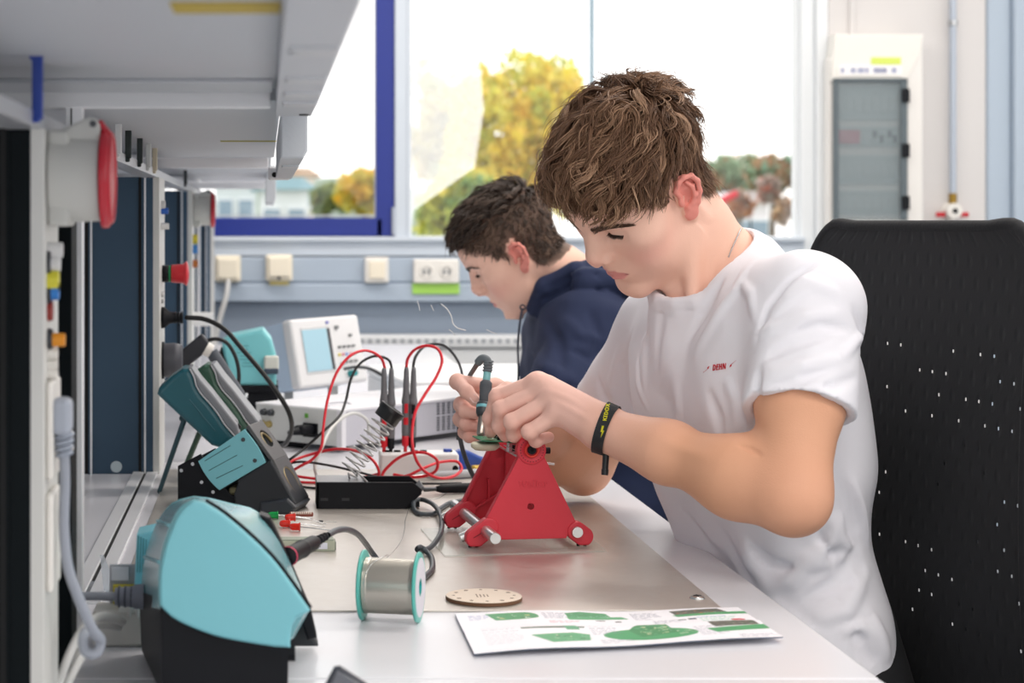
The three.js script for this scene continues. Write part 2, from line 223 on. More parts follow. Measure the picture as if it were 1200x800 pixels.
tree('pale_tree', 'tree with the whitening of the window reflection put into its pale leaves', 522, 150, 55, 100 * 55 / FOCAL, 190 * 55 / FOCAL, 15, 2600, 0.17, [0xd8cf96, 0xc2c89c, 0xe2d3a0], 30);  // leaf tones paled to stand in for the veil of the reflection
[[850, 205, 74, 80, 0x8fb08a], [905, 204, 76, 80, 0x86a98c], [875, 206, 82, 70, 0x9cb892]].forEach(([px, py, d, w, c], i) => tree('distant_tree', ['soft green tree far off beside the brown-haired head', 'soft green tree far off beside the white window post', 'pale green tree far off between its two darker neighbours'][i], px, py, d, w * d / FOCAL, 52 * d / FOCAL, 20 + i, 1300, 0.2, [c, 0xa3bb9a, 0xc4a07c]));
[[866, 240, 34, 0xc8926a, 'rust-brown autumn shrub far off behind the white shirt collar'], [900, 222, 30, 0xd08a78, 'reddish autumn shrub under the far green trees'], [918, 246, 30, 0xd6b48c, 'tan autumn shrub beside the white window post']].forEach(([px, py, w, c, label], i) => tree('autumn_shrub', label, px, py, 46 + i * 4, w * (46 + i * 4) / FOCAL, w * (46 + i * 4) / FOCAL, 30 + i, 500, 0.16, [c, 0xd8c8c0, 0xb7a89c]));
// hill and houses
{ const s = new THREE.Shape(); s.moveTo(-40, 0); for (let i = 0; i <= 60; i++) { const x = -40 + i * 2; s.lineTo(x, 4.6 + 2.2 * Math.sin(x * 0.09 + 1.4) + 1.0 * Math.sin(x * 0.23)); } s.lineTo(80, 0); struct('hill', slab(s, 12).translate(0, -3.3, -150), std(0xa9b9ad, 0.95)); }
function house(px0, px1, pyTop, pyRoof, d, wall, roof, label) {
  const a = at(px0, pyTop, d), b = at(px1, 300, d), t = thing('far_house', label, 'building', V((a.x + b.x) / 2, -3.2, -d)), w = b.x - a.x, h = a.y + 3.2, rh = (pyTop - pyRoof) * d / FOCAL;
  obj('wall', box(w, h, 5, 0, h / 2, -2.5), std(wall, 0.8), t);
  obj('roof', slab(shapeOf([[-w / 2 - 0.3, h], [w / 2 + 0.3, h], [w / 2 - w * 0.12, h + rh], [-w / 2 + w * 0.12, h + rh]]), 5.4).translate(0, 0, -5.2), std(roof, 0.8), t);
  const n = Math.max(2, Math.round(w / 1.6)); for (let i = 0; i < n; i++) { const f = obj('window', box(0.62, 0.8, 0.1, -w / 2 + (i + 0.5) * w / n, h - 0.95, 0.02), std(0xe6eaec, 0.5), t); obj('pane', box(0.5, 0.66, 0.04, -w / 2 + (i + 0.5) * w / n, h - 0.95, 0.07), std(0x8aa0b2, 0.15), f); }
}
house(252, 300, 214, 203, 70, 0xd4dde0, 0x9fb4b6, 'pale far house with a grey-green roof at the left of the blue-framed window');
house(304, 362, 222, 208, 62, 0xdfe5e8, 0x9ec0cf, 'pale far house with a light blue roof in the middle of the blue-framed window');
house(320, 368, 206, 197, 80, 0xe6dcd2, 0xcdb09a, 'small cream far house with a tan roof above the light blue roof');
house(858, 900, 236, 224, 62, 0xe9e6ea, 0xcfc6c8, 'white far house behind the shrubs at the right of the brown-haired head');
tag(obj('lamp_post', [rod(at(693.5, 330, 30), at(693.5, -60, 30), 0.05, 0.04)], std(0x7d97a8, 0.5)), 'slim blue-grey pole standing outside in front of the yellow tree', 'pole');
{ // added pane, cut to the outline of a reflection in the large window: clear coated glass, it mirrors the sky at its flat angle
  const o = at(477, 260, 7.3), ux = 0.32, ud = Math.sqrt(1 - ux * ux), sx = (px) => { const k = (px - CX) / FOCAL; return (k * 7.3 - o.x) / (ux - k * ud); }, p = (px, py) => { const s2 = sx(px), d = 7.3 + s2 * ud; return [s2, EYE - (py - CY) / FOCAL * d - o.y]; };
  const g = slab(shapeOf([p(478, 283), p(484, 246), p(555, 196), p(566, 128), p(560, 60), p(557, -40), p(478, -40)]), 0.006, 0.001); place(g, o, V(ux, 0, -ud), V(0, 1, 0));
  obj('reflection_pane', g, phys(0xffffff, 0.03, { transmission: 1, thickness: 0, ior: 1.36 }), win2, 'added clear pane cut to the outline of a reflection, mirroring the pale sky'); }
const ex = thing('red_lorry', 'blurred red lorry with a thin raised loading arm outside the window, behind the white collar', 'lorry', V(at(850, 260, 40).x, -3.2, -40));
obj('lorry_body', [box(1.9, 3.1, 3, 0.12, 2.35, 0, 0.12), box(0.5, 0.16, 2.6, 0.0, 4.0, 0, 0.04), box(0.5, 0.3, 2.6, 0.62, 3.9, 0, 0.1)], std(0xcf1f33, 0.5), ex);
obj('loading_arm', tube([V(-0.62, 3.8, 0.6), V(-0.36, 4.45, 0.6), V(-0.2, 4.78, 0.6), V(0.1, 4.95, 0.6)], 0.07), std(0xcf1f33, 0.5), ex);
for (const x of [-0.5, 0.7]) obj('wheel', rod(V(x, 0.45, 1.3), V(x, 0.45, 1.6), 0.45, 0.45, 20), M.black, ex);
// ------------------------------------------------------------------ the row of benches
const XE = 0.565, XBK = -0.95, D0 = 1.806, D1 = 3.42, D2 = 5.1;               // front edge, back edge, joints between desks
function desk(label, d0, d1) {
  const t = thing('workbench', label, 'desk', V(0, 0, -(d0 + d1) / 2)), L = (d1 - d0) / 2 - 0.0012;
  obj('tabletop', span(XBK, XE, DESK - 0.03, DESK, -L, L, 0.0025), M.desk, t);
  for (const z of [-L + 0.1, L - 0.1]) for (const x of [XBK + 0.08, XE - 0.3]) obj('leg', span(x - 0.025, x + 0.025, 0, DESK - 0.03, z - 0.025, z + 0.025, 0.004), M.alu, t);
  obj('apron', [span(XBK + 0.1, XBK + 0.12, DESK - 0.35, DESK - 0.03, -L + 0.1, L - 0.1)], M.trunk, t);
  return t;
}
desk('pale grey workbench nearest the camera, cut off by the lower edge of the picture', 0.7, D0);
const d1 = desk('pale grey workbench with the metal mat, in front of the boy in white', D0, D1);
desk('pale grey workbench in front of the boy in the navy hoodie', D1, D2);
desk('pale grey workbench farthest back, under the windows', D2, 6.75);
{ const rail = (z0, z1, root) => { const r = obj('aluminium_rail', [span(-0.222, -0.204, DESK, DESK + 0.004, z0, z1, 0.001), span(-0.199, -0.181, DESK, DESK + 0.004, z0, z1, 0.001)], M.aluBright, root); obj('rail_groove', span(-0.204, -0.199, DESK, DESK + 0.001, z0, z1), M.slot, r); };
  rail(-(D1 - D0) / 2 + 0.002, (D1 - D0) / 2 - 0.35, d1); }
const sm = thing('work_mat', 'thin grey-beige metal mat covering most of the bench under the red holder', 'mat', V(0, DESK, 0));
obj('mat_sheet', span(-0.165, 0.494, 0, 0.0022, -3.32, -2.113, 0.0008), M.mat, sm);
{ const p = deskAt(817, 703); obj('corner_screw', [lathe([[0, 0.0042], [0.005, 0.004], [0.0078, 0.003], [0.0085, 0.0015], [0.0085, 0]], 20).translate(p.x, 0.001, p.z)], M.steel, sm); obj('screw_slot', [box(0.009, 0.0012, 0.0015, p.x, 0.0052, p.z), box(0.0015, 0.0012, 0.009, p.x, 0.0052, p.z)], M.slot, sm); }

// supply columns standing along the benches: dark sides of slotted profile, a pale front with fittings
const XC = -0.178;                                                            // plane of the column fronts
function column(label, d, depth, dark, controls) {
  const w = 0.3, H = 1.245 - DESK, t = thing('supply_column', label, 'supply column', V(XC, DESK, -d)), side = dark ? M.panelDark : M.panelBlue;
  obj('body', span(-w, -0.0125, 0, H, -depth, -0.004), side, t);
  obj('profile', [span(-0.03, -0.0105, 0, H, -0.02, 0, 0.0015), span(-0.0295, -0.027, 0, H, -0.004, 0.002), span(-0.118, -0.1155, 0, H, -0.004, 0.0025), span(-w, -0.125, 0, H, -0.02, 0.0, 0.0015)], side, t);
  if (!dark) obj('edge_strip', [span(-0.0255, -0.0225, 0, H, -0.003, 0.001), span(-0.1155, -0.112, 0, H, -0.003, 0.001)], M.aluBright, t);
  obj('slot', [span(-0.035, -0.0262, 0.001, H, -0.004, -0.001), span(-0.1245, -0.1185, 0.001, H, -0.004, -0.001)], M.slot, t);
  obj('front_panel', span(-0.0125, 0, 0, H, -depth, -0.001, 0.001), M.panelFront, t);
  if (controls) controls(t); return t;
}
const knobs = (t, list, z) => { for (const [y, r, len, c, name] of list) obj(name || 'lamp_button', [rod(V(0, y, z), V(len, y, z), r, r * 0.9, 14)], std(c, 0.4), t); };
const c1 = column('near-black supply column at the left edge of the picture', 1.57, 0.11, true, (t) => {
  const y = (py) => at(0, py, 1.6).y - DESK;
  knobs(t, [[y(293), 0.007, 0.012, 0xdcdcdc], [y(307), 0.012, 0.003, 0x3b3f44], [y(308), 0.008, 0.01, 0xdedede], [y(329), 0.01, 0.009, 0xd9d23c], [y(345), 0.01, 0.003, 0x23262b], [y(341), 0.008, 0.009, 0x2c7fd0], [y(364), 0.009, 0.004, 0x8d2b22], [y(397), 0.009, 0.004, 0x33363b], [y(398), 0.006, 0.014, 0xe49420]], -0.03);
  for (const py of [414, 428, 438]) obj('screw', rod(V(0, y(py), -0.03), V(0.008, y(py), -0.03), 0.005, 0.005, 10), M.whitePlastic, t);
  obj('outlet_plate', span(0, 0.006, y(560), y(445), -0.075, -0.012, 0.003), M.whitePlastic, t);
  obj('outlet_plate', span(0, 0.006, y(690), y(575), -0.075, -0.012, 0.003), M.whitePlastic, t);
});
const c2 = column('blue-grey supply column with a white sticker near its foot, carrying the red stop button', 3.27, 0.17, false, (t) => {
  obj('round_sticker', rod(V(-0.072, 0.012, -0.004), V(-0.072, 0.012, -0.002), 0.0095, 0.0095, 24), std(0xc8d6dc, 0.6), t);
  const y = (py) => at(0, py, 3.32).y - DESK;
  knobs(t, [[y(240), 0.008, 0.007, 0xd8d8d8], [y(247), 0.006, 0.012, 0x2d66c4], [y(265), 0.006, 0.013, 0xf0f0f0], [y(345), 0.005, 0.004, 0xcccccc], [y(353), 0.004, 0.004, 0xb8b8b8]], -0.06);
});
column('blue-grey supply column behind the red stop button', 4.7, 0.17, false, (t) => { const y = (py) => at(0, py, 4.75).y - DESK; knobs(t, [[y(280), 0.012, 0.012, 0xd9c83c], [y(292), 0.012, 0.012, 0x3f83c8], [y(309), 0.01, 0.012, 0xb86a2a], [y(374), 0.018, 0.05, 0xf0f0f0]], -0.06); });
column('dark supply column farthest away, before the blue window frame', 6.62, 0.1, false);

// uprights that carry the shelves
function upright(label, d, w = 0.015) { const t = thing('shelf_upright', label, 'upright', V(XC, DESK, -d)); obj('post', span(-w, 0.001, 0, 0.55, -0.02, 0, 0.001), M.aluBright, t); obj('groove', span(-w * 0.7, -w * 0.6, 0, 0.55, -0.001, 0.0006), M.slot, t); return t; }
upright('white aluminium upright right behind the near-black column', 1.89);
upright('thin white upright between the third and the farthest column', 5.25, 0.01);
{ const t = thing('dark_filler_panel', 'narrow dark panel between the near-black column and the white upright', 'panel', V(XC, DESK, -1.8)); obj('panel', span(-0.03, -0.0005, 0, 0.49, -0.05, 0, 0.001), M.panelDark, t);
  for (const py of [508, 524]) obj('screw', rod(V(-0.002, at(0, py, 1.8).y - DESK, 0.0), V(-0.002, at(0, py, 1.8).y - DESK, 0.01), 0.004), M.whitePlastic, t); }

// shelves above, with cross bars, front rails and the trunking behind
function shelf(label, d0, d1, y, xr = 0.0095) { const t = thing('shelf', label, 'shelf', V(0, y, -d0)), L = d1 - d0; obj('shelf_board', span(-0.62, xr, 0, 0.03, -L, 0, 0.0015), M.shelf, t); return t; }
const sh1 = shelf('grey shelf overhead at the top left, nearest the camera', 0.55, 1.885, 1.298);
obj('yellow_strip', span(-0.056, 0.0085, -0.0012, 0.0, -0.645, -0.59), std(0xc0a73a, 0.6), sh1);
obj('seam', span(-0.62, 0.006, -0.004, 0, -1.333, -1.2, 0.001), M.shelf, sh1);
const sh2 = shelf('grey shelf overhead behind the first bright cross bar', 1.905, 3.58, 1.287, 0.0148);
obj('yellow_tape', span(-0.066, 0.0145, -0.0012, 0, -0.938, -0.916), std(0xb5ad5a, 0.6), sh2);
const sh3 = shelf('grey shelf overhead behind the second bright cross bar', 3.6, 5.23, 1.283);
shelf('grey shelf overhead farthest away, near the blue-framed window', 5.26, 6.7, 1.283);
[[1.895, 1.2795, 'bright cross bar under the nearest shelf'], [3.59, 1.268, 'bright cross bar under the second shelf'], [5.245, 1.258, 'bright cross bar under the third shelf']].forEach(([d, y, label]) => tag(obj('cross_bar', span(-0.6, 0.004, y, y + 0.019, -d - 0.01, -d + 0.01, 0.002), std(0xf4f5f8, 0.5)), label, 'bar'));  // bar colour raised above the shelf to stand in for light on the front faces
function frontRail(label, d0, d1, x0, x1, y0, y1, slots) {
  const t = thing('shelf_front_rail', label, 'rail', V(x0, y0, -d0)), L = d1 - d0, w = x1 - x0, h = y1 - y0;
  obj('rail', slab(shapeOf([[0, 0], [w * 0.84, 0], [w, h * 0.16], [w, h], [0, h]]), L, 0.002).translate(0, 0, -L), M.shelf, t);
  if (slots) for (const f of slots) obj('recess', [span(w * 0.12, w * 0.82, -0.0022, 0.001, -L * f - 0.05, -L * f, 0.001)], M.alu, t); return t;
}
const fr1 = frontRail('wide grey front rail of the nearest shelf, stepped underneath', 0.62, 1.99, 0.0095, 0.052, 1.277, 1.36, [0.42, 0.6, 0.72, 0.82]);
obj('end_hole', [rod(V(0.028, 0.002, -1.33), V(0.028, -0.0012, -1.33), 0.005, 0.005, 14)], M.slot, fr1);
const fr2 = frontRail('grey front rail of the second shelf, hanging below the wide rail', 2.005, 2.95, 0.0145, 0.0425, 1.235, 1.283, [0.25]);
obj('end_socket', [box(0.034, 0.02, 0.01, 0.005, 0.008, -0.955, 0.004)], M.aluBright, fr2); obj('socket_hole', [rod(V(-0.002, 0.006, -0.952), V(-0.002, 0.006, -0.948), 0.004), rod(V(0.01, 0.006, -0.952), V(0.01, 0.006, -0.948), 0.004)], M.slot, fr2);
frontRail('pale grey front rail of the third shelf, before the far houses', 4.5, 5.1, -0.002, 0.0225, 1.213, 1.3);
// trunking above the columns
const tr = thing('cable_duct', 'grey cable duct running along the back under the shelves', 'duct', V(XC, 1.245, -1.0));
obj('duct', [span(-0.03, -0.014, 0, 0.012, -5.7, 0.5, 0.001), span(-0.03, -0.002, -0.001, 0.012, -5.7, 0.5, 0.001)], M.alu, tr);
[[1.52, 0x1d3f9c, 'blue clip hanging from the cable duct at the top left'], [2.35, 0xeeeeee, 'small white hook on the cable duct above the red socket'], [2.52, 0x24302f, 'black strap looped round the cable duct, nearest of two'], [2.75, 0x24302f, 'dark clamp on the cable duct, second behind the red socket'], [2.95, 0xdfe3e2, 'white bracket on the cable duct'], [3.12, 0xcfc4ac, 'beige bracket on the cable duct at the top of the blue-grey column'], [4.3, 0x2a3236, 'black clip on the cable duct above the third column']].forEach(([d, c, label]) => {
  const t = thing('duct_clip', label, 'clip', V(XC, 1.252, -d)), near = d < 2; obj('strap', [box(0.008, near ? 0.05 : 0.045, 0.012, 0.001, near ? 0.022 : 0.022, 0, 0.002), box(0.008, 0.006, 0.012, -0.001, 0.046, 0, 0.002), box(0.018, 0.006, 0.012, -0.006, -0.002, 0, 0.002)], std(c, 0.4), t); });

// fittings on the column fronts
function ceeSocket(label, px, py, d, s = 1) {
  const p = at(px, py, d), t = thing('three_phase_socket', label, 'socket', V(XC, p.y, -d), 0);
  const X = (g) => g.rotateZ(-Math.PI / 2);
  obj('housing', [X(lathe([[0.0, 0], [0.0375, 0], [0.038, 0.003], [0.0368, 0.041], [0.036, 0.042], [0, 0.042]], 40)), span(0, 0.018, -0.041, 0.038, -0.028, 0.028, 0.004)], std(0xc9cac6, 0.5), t);
  obj('hinge_block', slab(shapeOf([[0.01, 0.03], [0.0425, 0.028], [0.0425, 0.042], [0.039, 0.0475], [0.033, 0.048], [0.012, 0.0385]]), 0.034, 0.002).translate(0, 0, -0.012), std(0xcfd0cc, 0.5), t);
  obj('hinge_pin', rod(V(0.037, 0.0425, -0.013), V(0.037, 0.0425, 0.0235), 0.0028), M.darkSteel, t);
  const lid = obj('lid', [X(lathe([[0, 0.0425], [0.0405, 0.0425], [0.0415, 0.0435], [0.0412, 0.048], [0.037, 0.0505], [0, 0.0515]], 40)).translate(0, -0.001, 0), slab(shapeOf([[0.04, 0.0435], [0.0425, 0.0465], [0.0515, 0.035], [0.049, 0.028]]), 0.03, 0.002).translate(0, 0, -0.012)], M.redSocket, t);
  obj('lid_rim', X(new THREE.TorusGeometry(0.036, 0.002, 8, 40).rotateX(Math.PI / 2).translate(0, 0.0502, 0)).translate(0, -0.001, 0), M.redSocket, lid);
  t.scale.setScalar(s); return t;
}
ceeSocket('large grey socket with a red hinged lid on the near-black column', 100, 207, 1.62);
ceeSocket('small distant grey socket with a red lid on the third column', 240, 246, 4.8, 1.02);
{ const p = at(0, 320.5, 3.36), t = thing('emergency_stop', 'red mushroom stop button with a green ring on the blue-grey column', 'stop button', V(XC, p.y, -3.36)), X = (g) => g.rotateZ(-Math.PI / 2);
  obj('base', X(lathe([[0, 0.0005], [0.0145, 0.0005], [0.0145, 0.011], [0, 0.011]], 28)), M.black, t); obj('green_ring', X(lathe([[0, 0.01], [0.0142, 0.01], [0.0142, 0.0165], [0, 0.0165]], 28)), std(0x1d8a55, 0.4), t);
  obj('button', X(lathe([[0, 0.016], [0.0155, 0.016], [0.0165, 0.035], [0.019, 0.0385], [0.021, 0.0405], [0.0205, 0.0425], [0.014, 0.045], [0, 0.0465]], 32)), phys(0xd11c2c, 0.3), t); }
{ const p = at(194, 372, 3.33), t = thing('mains_plug', 'black mains plug with a long black cable in the blue-grey column', 'plug', V(XC, p.y, p.z)), X = (g) => g.rotateZ(-Math.PI / 2);
  obj('plug_body', X(lathe([[0, 0.0006], [0.0185, 0.0006], [0.0175, 0.006], [0.0105, 0.014], [0.0085, 0.026], [0.009, 0.034], [0, 0.036]], 24)), M.black, t);
  obj('grip_ring', [0.024, 0.0295, 0.035].map((x) => X(new THREE.TorusGeometry(0.0085, 0.0018, 8, 20).rotateX(Math.PI / 2).translate(0, x, 0))), M.black, t);
  const pts = [[219, 372, 3.33], [240, 374, 3.33], [262, 385, 3.32], [285, 410, 3.3], [318, 450, 3.28], [338, 482, 3.28], [342, 500, 3.3], [336, 518, 3.34], [326, 524, 3.4], [322, 530, 3.5]].map(([x, y, d]) => at(x, y, d));
  obj('cable', local(join(cable(pts, 0.0042)), t), M.blackLead, t); }
{ const p = at(0, 422, 3.36), t = thing('round_plug', 'dark grey round plug adapter in the blue-grey column, above the teal meter', 'plug', V(XC, p.y, -3.36)), X = (g) => g.rotateZ(-Math.PI / 2);
  obj('adapter', X(lathe([[0, 0.0006], [0.027, 0.0006], [0.029, 0.004], [0.03, 0.02], [0.027, 0.034], [0, 0.035]], 32)), std(0x4f5058, 0.45), t); obj('base_ring', X(lathe([[0, 0.0003], [0.032, 0.0003], [0.032, 0.003], [0, 0.003]], 32)), M.black, t); }
{ const a = at(216, 420, 3.5), b = at(238, 402, 3.5), t = thing('angled_plug', 'long black angled plug leaning out behind the round plug adapter', 'plug', a); const dir = b.clone().sub(a);
  obj('plug_body', [place(box(dir.length() + 0.02, 0.03, 0.03, dir.length() / 2, 0, 0, 0.005), V(0, 0, 0), dir, V(-dir.y, dir.x, 0)), rod(V(-0.05, -0.03, 0), V(0, 0, 0), 0.012, 0.014)], std(0x2e2f36, 0.5), t);
  obj('cable', local(join(cable([[238, 401, 3.5], [252, 397, 3.5], [265, 401, 3.5], [276, 418, 3.5], [280, 440, 3.5], [277, 462, 3.52], [272, 478, 3.55]].map(([x, y, d]) => at(x, y, d)), 0.0035)), t), M.blackLead, t); }
{ const p = at(75, 480, 1.62), t = thing('grey_plug', 'light grey mains plug with a thick cable hanging down beside the near-black column', 'plug', at(73, 487, 1.6));
  obj('plug_body', [box(0.016, 0.03, 0.03, 0, 0, 0, 0.006), box(0.014, 0.016, 0.026, -0.006, 0.006, 0, 0.004)], std(0xa9b0bd, 0.5), t);
  obj('strain_relief', [0, 1, 2, 3].map((i) => new THREE.TorusGeometry(0.0072 - i * 0.0006, 0.0022, 8, 18).rotateX(Math.PI / 2).rotateZ(0.25).translate(0.001 + i * 0.0003, -0.0165 - i * 0.0048, 0)), std(0x9aa2b0, 0.5), t);
  obj('cable', local(join(cable([[74, 510, 1.6], [76, 560, 1.6], [75, 620, 1.6], [80, 665, 1.6], [92, 700, 1.6], [107, 735, 1.61], [118, 752, 1.63], [112, 766, 1.63], [100, 763, 1.63], [97, 748, 1.63], [104, 738, 1.65], [112, 745, 1.66]].map(([x, y, d]) => at(x, y, d)), 0.0044)), t), M.greyCable, t); }
// ------------------------------------------------------------------ soldering station at the lower left
function loftZ(pa, za, pb, zb, rows = 8) {                       // closed outline a at za blended to outline b at zb, with caps
  const n = pa.length, pos = [], idx = [];
  for (let r = 0; r <= rows; r++) { const t = r / rows; for (let i = 0; i < n; i++) pos.push(pa[i][0] + (pb[i][0] - pa[i][0]) * t, pa[i][1] + (pb[i][1] - pa[i][1]) * t, za + (zb - za) * t); }
  for (let r = 0; r < rows; r++) for (let i = 0; i < n; i++) { const a = r * n + i, b = r * n + (i + 1) % n; idx.push(a, a + n, b, b, a + n, b + n); }
  const g = new THREE.BufferGeometry(); g.setAttribute('position', new THREE.Float32BufferAttribute(pos, 3)); g.setIndex(idx);
  const caps = [[pa, za], [pb, zb]].map(([p, z]) => new THREE.ShapeGeometry(shapeOf(p)).translate(0, 0, z));
  g.computeVertexNormals(); return [crease(g, 40), ...caps.map((c) => tidy(c))];
}
const curveThrough = (pts, n) => new THREE.SplineCurve(pts.map(([x, y]) => new THREE.Vector2(x, y))).getPoints(n).map((p) => [p.x, p.y]);
{ const D = 1.72, DF = 1.91, o = at(262, 785, D); o.y = DESK;
  const t = thing('soldering_station', 'turquoise and black soldering station with a curved hood, large at the lower left', 'soldering station', o);
  const W = DF - D, q = ([x, y]) => [(x - CX) / FOCAL * D - o.x, Math.max(0.004, EYE - (y - CY) / FOCAL * D - DESK)], f = ([x, y]) => [(x - CX) / FOCAL * DF - o.x, Math.max(0.004, EYE - (y - CY) / FOCAL * DF - DESK)];
  const rearA = curveThrough([[188, 706], [188, 672], [194, 640], [204, 612], [214, 595], [227, 585]].map(q), 14), seamA = curveThrough([[240, 587], [262, 601], [292, 626], [320, 654], [342, 683], [363, 713]].map(q), 14);
  const notch = [[357, 717], [348, 721], [342, 731], [340, 743], [340, 756]].map(q), botA = curveThrough([[322, 755], [290, 750], [255, 743], [222, 731], [203, 721], [192, 711]].map(q), 12);
  const side = slab(shapeOf([...rearA, ...seamA, ...notch, ...botA]), 0.011, 0.003, 3); obj('side_panel', side, M.turq, t);
  const inset = (p) => p.map(([a, b]) => [a, b - 0.002]);
  const nearH = [...inset(curveThrough([[186, 712], [185, 672], [190, 640], [200, 611], [211, 593], [227, 583]].map(q), 14)), ...inset(curveThrough([[242, 587], [262, 599], [292, 624], [318, 652], [340, 682], [360, 712]].map(q), 14)), ...[[340, 752], [250, 738], [200, 716]].map(q)];
  const farH = [...curveThrough([[165, 712], [167, 668], [175, 634], [187, 607], [203, 589], [227, 582]].map(f), 14), ...curveThrough([[245, 584], [272, 591], [298, 598], [322, 622], [345, 668], [363, 716]].map(f), 14), ...[[345, 748], [250, 740], [190, 722]].map(f)];
  const hd = obj('hood', loftZ(nearH, -0.008, farH, -W, 10), phys(0x84c3cc, 0.24, { clearcoat: 0.4, clearcoatRoughness: 0.15 }), t);
  obj('hood_rib', [[4], [8]].map(([i]) => rod(V(nearH[i][0] - 0.0004, nearH[i][1], -0.009), V(farH[i][0] - 0.0004, farH[i][1], -W), 0.0016)), M.turq, hd);
  obj('side_panel', slab(shapeOf([...farH.slice(0, 30), ...[[345, 748], [250, 740], [190, 722]].map(f)]), 0.008, 0.002).translate(0, 0, -W - 0.008), M.turq, t);
  obj('front_bezel', slab(shapeOf([[305, 599], [316, 603], [335, 643], [352, 683], [364, 711], [371, 742], [360, 745], [346, 703], [330, 658]].map(f)), W * 0.14, 0.002).translate(0, 0, -W - 0.006), M.black, t);
  obj('seam_strip', tube(seamA.map(([a, b]) => V(a + 0.0008, b + 0.0008, -0.001)), 0.0016), M.black, t);
  const baseA = [[188, 702], [200, 724], [225, 738], [258, 748], [292, 754], [338, 759], [337, 845], [190, 845]].map(q), baseB = [[163, 692], [180, 700], [210, 710], [250, 720], [292, 730], [338, 735], [338, 800], [166, 800]].map(f);
  obj('base', loftZ(baseA, -0.003, baseB, -W + 0.002, 4), M.black, t);
  obj('front_foot', slab(shapeOf([[341, 716], [350, 712], [373, 752], [373, 754], [338, 754]].map(f)), 0.03, 0.003).translate(0, -0.003, -W - 0.03), std(0x2b2f34, 0.5), t);
  for (const [x, z] of [[-0.045, -0.02], [0.045, -0.02], [-0.05, -W + 0.02], [0.02, -W + 0.02]]) obj('rubber_foot', rod(V(x, 0, z), V(x, 0.006, z), 0.008), M.blackMatt, t);
  { const [a, b] = q([341, 771]); obj('side_knob', rod(V(a - 0.004, b, -0.02), V(a + 0.004, b, -0.02), 0.007), M.black, t); }
  { const z = 2.0, g = ([x, y]) => [(x - CX) / FOCAL * z - o.x, EYE - (y - CY) / FOCAL * z - DESK], gr = obj('rear_grille', slab(shapeOf([[164, 617], [190, 611], [190, 680], [161, 678]].map(g)), 0.05, 0.002).translate(0, 0, D - z - 0.05 + 0.05), std(0x86d0e0, 0.4), t);
    obj('grille_slot', [0, 1, 2, 3].map((i) => { const a = g([166 + i * 3, 618 + i * 1.5]), b = g([164.5 + i * 3, 660]); return rod(V(a[0], a[1], D - z + 0.0502), V(b[0], b[1], D - z + 0.0502), 0.0005, 0.0005, 6); }), M.turqDark, gr); }
  { const [a, b] = f([164, 692]); const pg = obj('power_socket', [rod(V(a - 0.004, b, -W + 0.03), V(a + 0.006, b, -W + 0.03), 0.0115, 0.0125, 12), rod(V(a - 0.022, b, -W + 0.03), V(a - 0.002, b, -W + 0.03), 0.0085, 0.0105, 12)], std(0x8f94a3, 0.5), t); obj('relief_notch', [0, 1, 2].map((i) => new THREE.TorusGeometry(0.0092, 0.0013, 6, 14).rotateY(Math.PI / 2).translate(a - 0.018 + i * 0.006, b, -W + 0.03)), std(0x5d6270, 0.6), pg);
    obj('power_cord', cable([V(a - 0.02, b, -W + 0.03), V(a - 0.06, b + 0.0005, -W + 0.03), V(a - 0.1, b - 0.001, -W + 0.03)], 0.0042), M.greyCable, t); }
}
// white junction block, yellow label and pale cables behind the station's left
{ const p = deskAt(135, 752), t = thing('junction_block', 'pale grey connector block with a yellow label behind the left of the soldering station', 'connector', V(p.x, DESK, p.z));
  obj('block', box(0.062, 0.036, 0.05, 0.01, 0.018, 0, 0.004), std(0xc4c2bd, 0.5), t);
  obj('yellow_label', box(0.03, 0.02, 0.004, 0.012, 0.046, -0.01, 0.001), std(0xc9ba3a, 0.5), t); obj('white_label', box(0.018, 0.014, 0.003, 0.004, 0.066, -0.012, 0.001), std(0xd9dbe2, 0.5), t); obj('label_holder', box(0.034, 0.05, 0.003, 0.01, 0.05, -0.016, 0.001), std(0xb9bcc2, 0.5), t);
  obj('spout', [rod(V(0.005, 0.036, 0.016), V(0.045, 0.03, 0.016), 0.008, 0.009)], std(0xd6d6d2, 0.45), t); obj('ring', [0.016, 0.024].map((x) => new THREE.TorusGeometry(0.0092, 0.0018, 8, 18).rotateY(Math.PI / 2).translate(x, 0.0345, 0.016)), std(0xcfcfcc, 0.45), t);
  obj('pale_cable', local(join([cable([[143, 728, 1.83], [125, 722, 1.8], [108, 726, 1.76], [94, 742, 1.72], [80, 770, 1.69], [66, 810, 1.68]].map(([x, y, d]) => at(x, y, d)), 0.0042), cable([[100, 762, 1.72], [92, 775, 1.7], [82, 795, 1.69], [74, 815, 1.68]].map(([x, y, d]) => at(x, y, d)), 0.004), cable([[140, 735, 1.84], [112, 733, 1.8], [98, 748, 1.76], [88, 775, 1.73], [78, 812, 1.7]].map(([x, y, d]) => at(x, y, d)), 0.003)].flat()), t), M.lightCable, t); }
{ const p = deskAt(112, 690), t = thing('clear_tray', 'small clear plastic tray standing on the rail edge left of the soldering station', 'tray', V(p.x, DESK, p.z)); 
  obj('tray_sheet', [box(0.06, 0.003, 0.07, 0.0, 0.0015, 0, 0.001), slab(shapeOf([[0.012, 0.002], [0.03, 0.002], [0.012, 0.044], [0.008, 0.044]]), 0.003).translate(0, 0, 0.03)], phys(0xeef2f6, 0.15, { transmission: 0.7, thickness: 0 }), t); }
